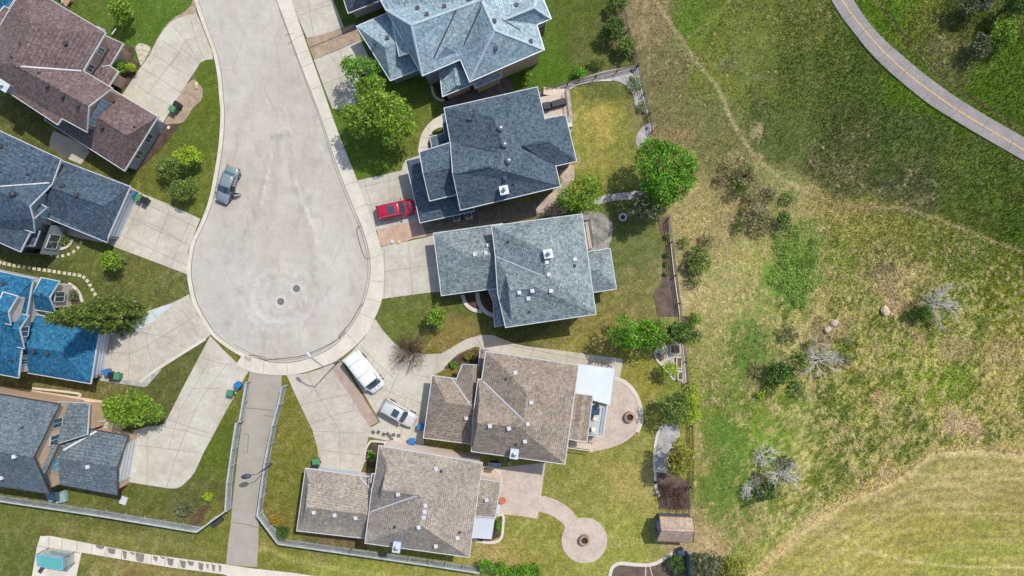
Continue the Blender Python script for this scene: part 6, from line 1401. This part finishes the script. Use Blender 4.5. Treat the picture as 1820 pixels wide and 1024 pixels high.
stones(Z3([(2, 303), (37, 312), (76, 320), (117, 328), (157, 332), (197, 340), (238, 347), (278, 352), (318, 358), (362, 366), (400, 370), (440, 377), (480, 383), (523, 390), (563, 395), (603, 402), (645, 408), (680, 423), (708, 452), (730, 487), (748, 524), (770, 560), (790, 595)]),
       'square pale stepping stone in the long row above the bright blue roofed house', 'long row of square stepping stones', STONE, .40)
stones(Z3([(417, 243), (463, 252), (510, 250), (555, 237), (598, 215), (633, 183), (657, 143)]), 'pale stepping stone in the short curve below the slate-blue roofed house', 'short curve of stepping stones', STONE, .36)
stones(Z0([(1125, 390), (1168, 393), (1200, 405), (1135, 428), (1177, 440), (1145, 475)]), 'round pale stepping stone on the small gravel pad', 'round stepping stones on the gravel pad', STONE, .55, True, z=.075)
stones([(360+a/4.55, 600+b/4.55) for a, b in ((1380, 765), (1422, 765), (1465, 782), (1497, 780), (1545, 787), (1585, 793), (1515, 798), (1530, 826))], 'dark flagstone in the cluster above the taupe roofed house', 'cluster of dark flagstones', STONED, .42, False, 40, z=.08)
# ------------------------------------------------------------------ air conditioners, barbecue, furniture
def ac(label, px, py):
    c = P(px, py, .7); t = root('air_conditioner', (c.x, c.y, .03), label, 'air conditioner', 'air conditioners beside the dark slate roof'); t.rotation_euler.z = R(12)
    mb = MB(); mb.box((0, 0, .4), (.85, .85, .8)); mb.build('casing', CREAM, t, world=False)
    mb = MB(); mb.lathe((0, 0, .8), [(.36, -.02), (.36, .02), (.3, .03)], 18); mb.build('fan_guard', BLACK, t, world=False)
    mb = MB(); [mb.box((0, 0, .84), (.66, .07, .02), R(a)) for a in (0, 60, 120)]; mb.build('fan_blades', STEEL, t, world=False)
ac('left air conditioner under the dark slate roof edge', 811, 387); ac('right air conditioner under the dark slate roof edge', 832.5, 383)
c = P(879, 826, .9); t = root('barbecue', (c.x, c.y, .05), 'grey barbecue in the shade beside the brown roofed house', 'barbecue'); t.rotation_euler.z = R(-5)
mb = MB(); mb.box((0, 0, .45), (1.1, .55, .8)); mb.build('cabinet', BLACK, t, world=False); mb = MB(); mb.box((0, 0, .98), (.8, .55, .26)); mb.build('hood', STEEL, t, world=False)
mb = MB(); mb.box((-.62, 0, .86), (.34, .5, .04)); mb.box((.62, 0, .86), (.34, .5, .04)); mb.build('side_shelf', STEEL, t, world=False)
c = P(906, 824, .4); t = root('flower_pot', (c.x, c.y, .05), 'small round pot on the shaded paver patio', 'pot'); mb = MB(); mb.lathe((0, 0, 0), [(.14, 0), (.2, .34), (.22, .36), (.17, .36), (.16, .3)], 14); mb.build('pot', STONE, t, world=False); mb = MB(); mb.lathe((0, 0, 0), [(.16, .28), (.05, .31)], 10); mb.build('soil', SOIL, t, world=False)
c = P(893, 889, .4); t = root('flower_pot', (c.x, c.y, .05), 'large terracotta pot at the back of the taupe roofed house', 'pot'); mb = MB(); mb.lathe((0, 0, 0), [(.26, 0), (.40, .45), (.44, .5), (.36, .5), (.34, .42)], 18); mb.build('pot', TERRA, t, world=False); mb = MB(); mb.lathe((0, 0, 0), [(.34, .38), (.05, .42)], 14); mb.build('soil', mat_plain('orange_soil', rgb(170, 110, 84), .9), t, world=False)
c = P(884.5, 904.5, .5); t = root('storage_box', (c.x, c.y, .05), 'white storage box against the back of the taupe roofed house', 'storage box'); t.rotation_euler.z = R(-8)
mb = MB(); mb.box((0, 0, .3), (.5, 1.1, .6)); mb.build('box', WHITE, t, world=False); mb = MB(); mb.box((0, 0, .63), (.56, 1.16, .06)); mb.build('lid', METALW, t, world=False)
def chair(label, px, py, rz, z, mat, grp):
    c = P(px, py, z+.6); t = root('patio_chair', (c.x, c.y, z), label, 'chair', grp); t.rotation_euler.z = R(rz)
    mb = MB(); mb.box((0, 0, .42), (.5, .5, .06)); mb.build('seat', mat, t, world=False); mb = MB(); mb.box((-.25, 0, .72), (.06, .5, .55)); mb.build('backrest', mat, t, world=False)
    for x in (-.22, .22):
        for y in (-.22, .22): mb = MB(); mb.tube([(x, y, 0), (x, y, .42)], .02, 6); mb.build('leg', BLACK, t, world=False)
    for y in (-.27, .27): mb = MB(); mb.box((0, y, .62), (.45, .05, .04)); mb.build('armrest', mat, t, world=False)
def table(label, px, py, z, w, l, mat, rz=0):
    c = P(px, py, z+.7); t = root('patio_table', (c.x, c.y, z), label, 'table'); t.rotation_euler.z = R(rz)
    mb = MB(); mb.box((0, 0, .72), (w, l, .04)); mb.build('table_top', mat, t, world=False)
    for x in (-.4, .4):
        for y in (-.4, .4): mb = MB(); mb.tube([(x*w, y*l, 0), (x*w, y*l, .7)], .025, 6); mb.build('leg', STEEL, t, world=False)
def deck(label, quad, z, mat, rail=None, rmat=WHITE, steps=None, name='deck', open_=()):
    pts = [P(x, y, z) for x, y in quad]; o = Vector((pts[0].x, pts[0].y, 0)); t = root(name, o, label, 'deck'); pp = [p-o for p in pts]
    A = sum(a.x*b.y-b.x*a.y for a, b in zip(pp, pp[1:]+pp[:1])); pp2 = pp if A > 0 else pp[::-1]
    mb = MB(); mb.face(pp2); mb.face([(p.x, p.y, z-.15) for p in pp2][::-1])
    for a, b in zip(pp2, pp2[1:]+pp2[:1]): mb.face([(a.x, a.y, z-.15), (b.x, b.y, z-.15), b, a])
    a, b, c_, d = pp[0], pp[1], pp[2], pp[3]; n = int((b-a).length/.22)
    for k in range(1, n): p = a.lerp(b, k/n); q = d.lerp(c_, k/n); mb.bar(p+Vector((0, 0, .003)), q+Vector((0, 0, .003)), .02, .008, 1)
    mb.build('deck_floor', [mat, WOODB], t, world=False)
    for p in pp: q = MB(); q.box((p.x*.97, p.y*.97, (z-.15)/2), (.12, .12, z-.15)); q.build('post', mat, t, world=False)
    for i in (rail or ()):
        a, b = pp[i], pp[(i+1) % len(pp)]; rb = MB(); up = Vector((0, 0, 1.0)); rb.bar(a+up, b+up, .09, .05); rb.bar(a+up*.12, b+up*.12, .05, .05); n = max(2, int((b-a).length/.35))
        for k in range(n+1): p = a.lerp(b, k/n); rb.bar(p+up*.1, p+up, .035)
        rb.build('railing', rmat, t, world=False)
    if steps:
        sx, sy, ex, ey, w = steps; a = P(sx, sy, z)-o; b = P(ex, ey, .2)-o; sb = MB(); d_ = b-a; rz = math.atan2(d_.y, d_.x); ns = max(3, int(z/.19))
        for k in range(ns): p = a.lerp(b, (k+.5)/ns); sb.box(p, (.3, w, .05), rz)
        sb.build('steps', mat, t, world=False)
    return t
WPALE = mat_speck('deck_pale', rgb(226, 208, 192), rgb(212, 194, 178), 1.2, 8, .12, .8, .2)
deck('tan wooden deck with brown railings behind the dark slate roofed house', [(955, 174), (1004, 163), (1010, 208), (966, 214)], 1.6, WPALE, (1,), WOODB, steps=(985, 168, 985, 158, 2.6))
deck('pale deck with dark railings behind the mid-grey roofed house', [(1024, 396), (1046, 392), (1054, 440), (1030, 448)], 1.4, WPALE, (0, 1), DARKTRIM)
d8_ = deck('raised deck with white railings behind the brown roofed house', [(1050, 703), (1078, 718), (1070, 773), (1044, 770)], 2.2, CONCN, (1, 2), WHITE)
deck('pale tan deck strip along the lower corner of the brown roofed house', [(1006, 783), (1055, 790), (1053, 799), (1004, 792)], .8, WPALE, (2,), CREAM)
t = root('patio_cover', P(1058, 683, 0), 'white corrugated metal patio cover behind the brown roofed house', 'patio cover')
pv = {'a': P(1026, 647.5, 3.2), 'b': P(1091.6, 656, 2.9), 'c': P(1084, 719.7, 2.9), 'd': P(1054, 711, 3.05), 'e': P(1054.5, 702.5, 3.05), 'f': P(1020, 697.5, 3.2)}
mb = MB(); mb.face([pv[k] for k in 'abcdef'][::-1]); mb.face([pv[k]-Vector((0, 0, .06)) for k in 'abcdef'])
for k in range(26):
    u = (k+.5)/26; a = pv['a'].lerp(pv['b'], u); e_ = pv['f'].lerp(pv['c'] + (pv['d']-pv['c'])*0, u); e2 = a.lerp(e_, 1.0 if u > .48 else .98)
    mb.bar(a+Vector((0, 0, .02)), e2+Vector((0, 0, .02)), .05, .05)
mb.build('metal_sheet', mat_plain('corrugated_white', rgb(222, 230, 236, .85), .3, var=.12, scale=.5), t)
for a, b in (('a', 'b'), ('b', 'c'), ('c', 'd')): q = MB(); q.bar(pv[a]+Vector((0, 0, -.08)), pv[b]+Vector((0, 0, -.08)), .1, .14); q.build('gutter', WHITE, t)
for k in 'bc': q = MB(); p = pv[k]*.985; q.bar((p.x, p.y, 0), (p.x, p.y, 2.85), .1); q.build('post', WHITE, t)
gd = 'chairs on the white railed deck'
chair('chair nearest the patio cover on the white railed deck', 1061, 722, 30, 2.2, BLACK, gd); chair('middle chair on the white railed deck', 1058, 743, -20, 2.2, CREAM, gd); chair('lowest chair on the white railed deck', 1055, 763, 10, 2.2, CREAM, gd)
table('glass table under the edge of the patio cover on the railed deck', 1058, 731, 2.2, 1.0, .8, WINDOW, -8)
# covered furniture on the slate house deck
def cover(label, px, py, z, w, l, h, rz, mat, name='covered_grill', cat='covered furniture'):
    c = P(px, py, z+h); t = root(name, (c.x, c.y, z), label, cat); t.rotation_euler.z = R(rz); bm = bmesh.new(); bmesh.ops.create_cube(bm, size=1)
    bmesh.ops.subdivide_edges(bm, edges=bm.edges[:], cuts=5, use_grid_fill=True)
    from mathutils import noise as mn
    for v in bm.verts:
        k = .10*mn.noise(v.co*5+Vector((px, 0, 0))); rr = 1-.18*max(0, v.co.z)**2; v.co = Vector((v.co.x*rr*w*(1+k), v.co.y*rr*l*(1+k), (v.co.z+.5+k*.5)*h))
    me_ = bpy.data.meshes.new('cover'); bm.to_mesh(me_); bm.free(); me_.materials.append(mat); o = bpy.data.objects.new('cover', me_); COL.objects.link(o); o.parent = t
    b2 = MB(); [b2.tube([(x*w*.4, y*l*.4, 0), (x*w*.4, y*l*.4, .2)], .03, 6) for x in (-1, 1) for y in (-1, 1)]; b2.build('feet', BLACK, t, world=False)
cover('black covered barbecue nearest the house on the tan deck', 972, 187, 1.6, .9, .8, .9, 10, DKCLOTH); cover('long black covered sofa on the tan deck', 993, 182, 1.6, 1.8, .75, .75, 14, DKCLOTH, 'covered_sofa')
cover('small white covered unit at the corner of the mown lawn deck', 1013, 222, 0, .6, .5, .6, 10, WHITE, 'covered_unit')
cover('blue tarp bundle at the corner of the teal-grey roofed house', 90, 884, 0, .9, 1.2, .6, 30, TARPB, 'tarp_bundle', 'tarp'); cover('pale green tarp bundle beside the blue one', 107, 884, 0, 1.2, 1.4, .5, 10, TARPG, 'tarp_bundle', 'tarp')
cover('red bag by the teal-grey garage corner', 214, 868, 0, .45, .5, .3, 0, mat_plain('red_cloth', rgb(170, 30, 44), .7), 'bag', 'bag')
cover('dark covered box under the fence corner', 385, 930, 0, 1.5, .5, .5, 36, DKCLOTH, 'covered_box', 'box')
T('shrub', 'dark shrub growing over the soil bed at the bottom edge', 'shrub', 1203, 1002, 16, 2, L_DARK, ry=20, size=.13, clump=.3)
t = root('rail_fence', P(1222, 1000, 0), 'pale blue painted fence end at the bottom edge beside the grey-green tree', 'fence')
mb = MB(); mb.box((0, 0, .75), (.12, 3.0, 1.5), R(6)); mb.build('fence_panel', TARPB, t, world=False)
for y in (-1.4, 1.4): mb = MB(); mb.box((-.1*y/1.4, y, .8), (.16, .16, 1.6), R(6)); mb.build('post', TARPB, t, world=False)
cover('navy covered unit below the garden shed', 1211, 984, 0, .9, .8, 1.0, 20, mat_plain('navy_cover', rgb(56, 76, 104), .6), 'covered_unit', 'covered unit')
c = P(219, 890, .2); t = root('utility_box', (c.x, c.y, 0), 'small white utility box on the lawn below the teal-grey garage', 'utility box'); t.rotation_euler.z = R(-20)
mb = MB(); mb.box((0, 0, .1), (.85, .95, .2)); mb.build('base', CONC2, t, world=False); mb = MB(); mb.box((0, 0, .24), (.75, .85, .08)); mb.box((0, .1, .29), (.5, .3, .03)); mb.build('lid', WHITE, t, world=False)
# benches / planters near top-left porch
for px, py, m_, lab in ((219, 90, WOODB, 'brown planter box at the porch of the purple-brown roofed house'), (209, 101, PALEB, 'blue planter box at the porch of the purple-brown roofed house')):
    c = P(px, py, .5); t = root('planter_box', (c.x, c.y, .03), lab, 'planter'); t.rotation_euler.z = R(-31)
    mb = MB(); [mb.box((x, y, .25), sz) for x, y, sz in ((-.5, 0, (.06, .7, .5)), (.5, 0, (.06, .7, .5)), (0, -.35, (1.06, .06, .5)), (0, .35, (1.06, .06, .5)))]; mb.build('frame', m_, t, world=False)
    mb = MB(); mb.box((0, 0, .2), (.94, .64, .36)); mb.build('soil', SOIL, t, world=False)
# planter boxes on the terrace
for px, py, w, l, lab in ((1200, 621, 1.15, 1.15, 'square soil filled planter box on the stone terrace'), (1207, 645, .6, 1.3, 'upper narrow planter box along the terrace fence'), (1209, 668, .6, 1.0, 'lower narrow planter box along the terrace fence')):
    c = P(px, py, .3); t = root('planter_box', (c.x, c.y, .05), lab, 'planter'); mb = MB()
    for x, y, sz in ((-w/2, 0, (.1, l, .35)), (w/2, 0, (.1, l, .35)), (0, -l/2, (w+.1, .1, .35)), (0, l/2, (w+.1, .1, .35))): mb.box((x, y, .175), sz)
    mb.build('frame', CREAM, t, world=False); mb = MB(); mb.box((0, 0, .14), (w-.1, l-.1, .26)); mb.build('soil', SOIL, t, world=False)
c = P(1174, 634, .4); t = root('garden_bench', (c.x, c.y, .05), 'small curved bench on the stone terrace', 'bench'); t.rotation_euler.z = R(-48)
mb = MB(); mb.box((0, 0, .42), (1.0, .35, .06)); mb.build('seat', WOODB, t, world=False)
for x in (-.4, .4): mb = MB(); mb.box((x, 0, .2), (.08, .3, .4)); mb.build('leg', WOODD, t, world=False)
# pinkish porch bench block and steps beside the taupe house
c = P(760, 801, .5); t = root('garden_table', (c.x, c.y, .05), 'pinkish stone table on the patio above the taupe roofed house', 'table'); t.rotation_euler.z = R(-9)
mb = MB(); mb.box((0, 0, .78), (2.4, .9, .08)); mb.build('table_top', mat_plain('pink_stone', rgb(236, 216, 206), .7), t, world=False); mb = MB(); mb.box((-.9, 0, .37), (.25, .7, .74)); mb.box((.9, 0, .37), (.25, .7, .74)); mb.build('leg', WTAN, t, world=False)
# bus shelter
t = root('bus_shelter', P(88, 999, 0), 'glass bus shelter with a teal roof at the lower left', 'bus shelter'); zz = 2.3
q = [P(65, 986, zz), P(112, 993, zz), P(112, 1013, zz), P(67, 1006, zz)]
mb = MB(); mb.face([a+Vector((0, 0, .04)) for a in q][::-1]); mb.face(q); mb.build('roof_panel', TEALG, t)
mb = MB()
for a, b in zip(q, q[1:]+q[:1]): mb.bar(a, b, .09, .12)
mb.build('roof_frame', PALEB, t)
for a in q: m1 = MB(); m1.bar((a.x, a.y, .04), (a.x, a.y, zz), .08); m1.build('post', STEEL, t)
PG = mat_glass('pale_glass', rgb(170, 200, 198), .1); PG.node_tree.nodes['Principled BSDF'].inputs['Alpha'].default_value = 0.35
for i, j in ((0, 1), (1, 2)):
    a, b = q[i], q[j]; m1 = MB(); m1.bar(Vector((a.x, a.y, 1.3)).lerp(Vector((b.x, b.y, 1.3)), .05), Vector((a.x, a.y, 1.3)).lerp(Vector((b.x, b.y, 1.3)), .95), .03, 1.9); m1.build('glass_wall', PG, t)
m1 = MB(); a = q[0].lerp(q[3], .3); b = q[1].lerp(q[2], .3); m1.bar((a.x+.4, a.y, .48), (b.x-.4, b.y, .48), .4, .06); m1.build('bench_seat', mat_plain('shelter_blue', rgb(40, 110, 130), .5), t)
c = P(73, 1013, .1); t = root('tree_grate', (c.x, c.y, .05), 'dark metal grate on the bus stop pad', 'grate'); t.rotation_euler.z = R(55); mb = MB(); mb.box((0, 0, .01), (.9, .5, .02)); mb.build('plate', STONED, t, world=False); mb = MB(); [mb.box((-.4+.1*k, 0, .03), (.04, .46, .02)) for k in range(9)]; mb.build('bars', BLACK, t, world=False)
# top left deck corner
t = deck('small reddish wooden deck cut by the top edge beside the purple-brown roof', [(96, -12), (112, -16), (126, 0), (118, 12)], .6, mat_speck('deck_red', rgb(206, 158, 122), rgb(186, 138, 106), 1, 8), (2,), WHITE)

# ------------------------------------------------------------------ pale straw tussocks fanning out in the open meadow
def tussocks(n, per, box):
    X = rng.uniform(box[0], box[2], n); Y = rng.uniform(box[1], box[3], n); px = X*FPX/H+910; py = 512-Y*FPX/H
    col, mead, mown, k = ground_rgb(X, Y); keep = mead & ~mown & (k > .25) & (col[:, 0] > col[:, 1]*.9) & (px > 1205) & ((py > 430) | ((px < 1400) & (py > 270)) | (rng.random(n) < .08)) & (pldist(px, py, BIKE_C) > 22)
    X = X[keep]; Y = Y[keep]; py = py[keep]; n = len(X); X = np.repeat(X, per); Y = np.repeat(Y, per); m = n*per
    a0 = np.repeat(rng.uniform(-.5, .5, n)-2.2, per)+rng.normal(0, .75, m); L = rng.uniform(.18, .5, m); w = rng.uniform(.012, .03, m); z = rng.uniform(.05, .2, m)
    dx, dy = np.cos(a0), np.sin(a0); X = X+rng.normal(0, .07, m); Y = Y+rng.normal(0, .07, m)
    v = np.empty((m, 3, 3)); v[:, 0] = np.stack([X-dy*w, Y+dx*w, np.full(m, .0)], 1); v[:, 1] = np.stack([X+dy*w, Y-dx*w, np.full(m, .0)], 1); v[:, 2] = np.stack([X+dx*L, Y+dy*L, z], 1)
    me_ = bpy.data.meshes.new('straw_tussocks'); me_.vertices.add(3*m); me_.vertices.foreach_set('co', v.ravel()); me_.loops.add(3*m); me_.loops.foreach_set('vertex_index', np.arange(3*m, dtype=np.int32))
    me_.polygons.add(m); me_.polygons.foreach_set('loop_start', np.arange(m, dtype=np.int32)*3)
    try: me_.polygons.foreach_set('loop_total', np.full(m, 3, np.int32))
    except Exception: pass
    me_.update(calc_edges=True); me_.materials.append(mat_leaf('dry_straw', rgb(202, 184, 126), rgb(226, 208, 152), rgb(176, 166, 100)))
    o = bpy.data.objects.new('straw_tussocks', me_); COL.objects.link(o); tag(o, 'pale dry straw tussocks scattered over the meadow', 'dry grass', kind='stuff')
tussocks(20000, 12, (19, -37, 66, 36))
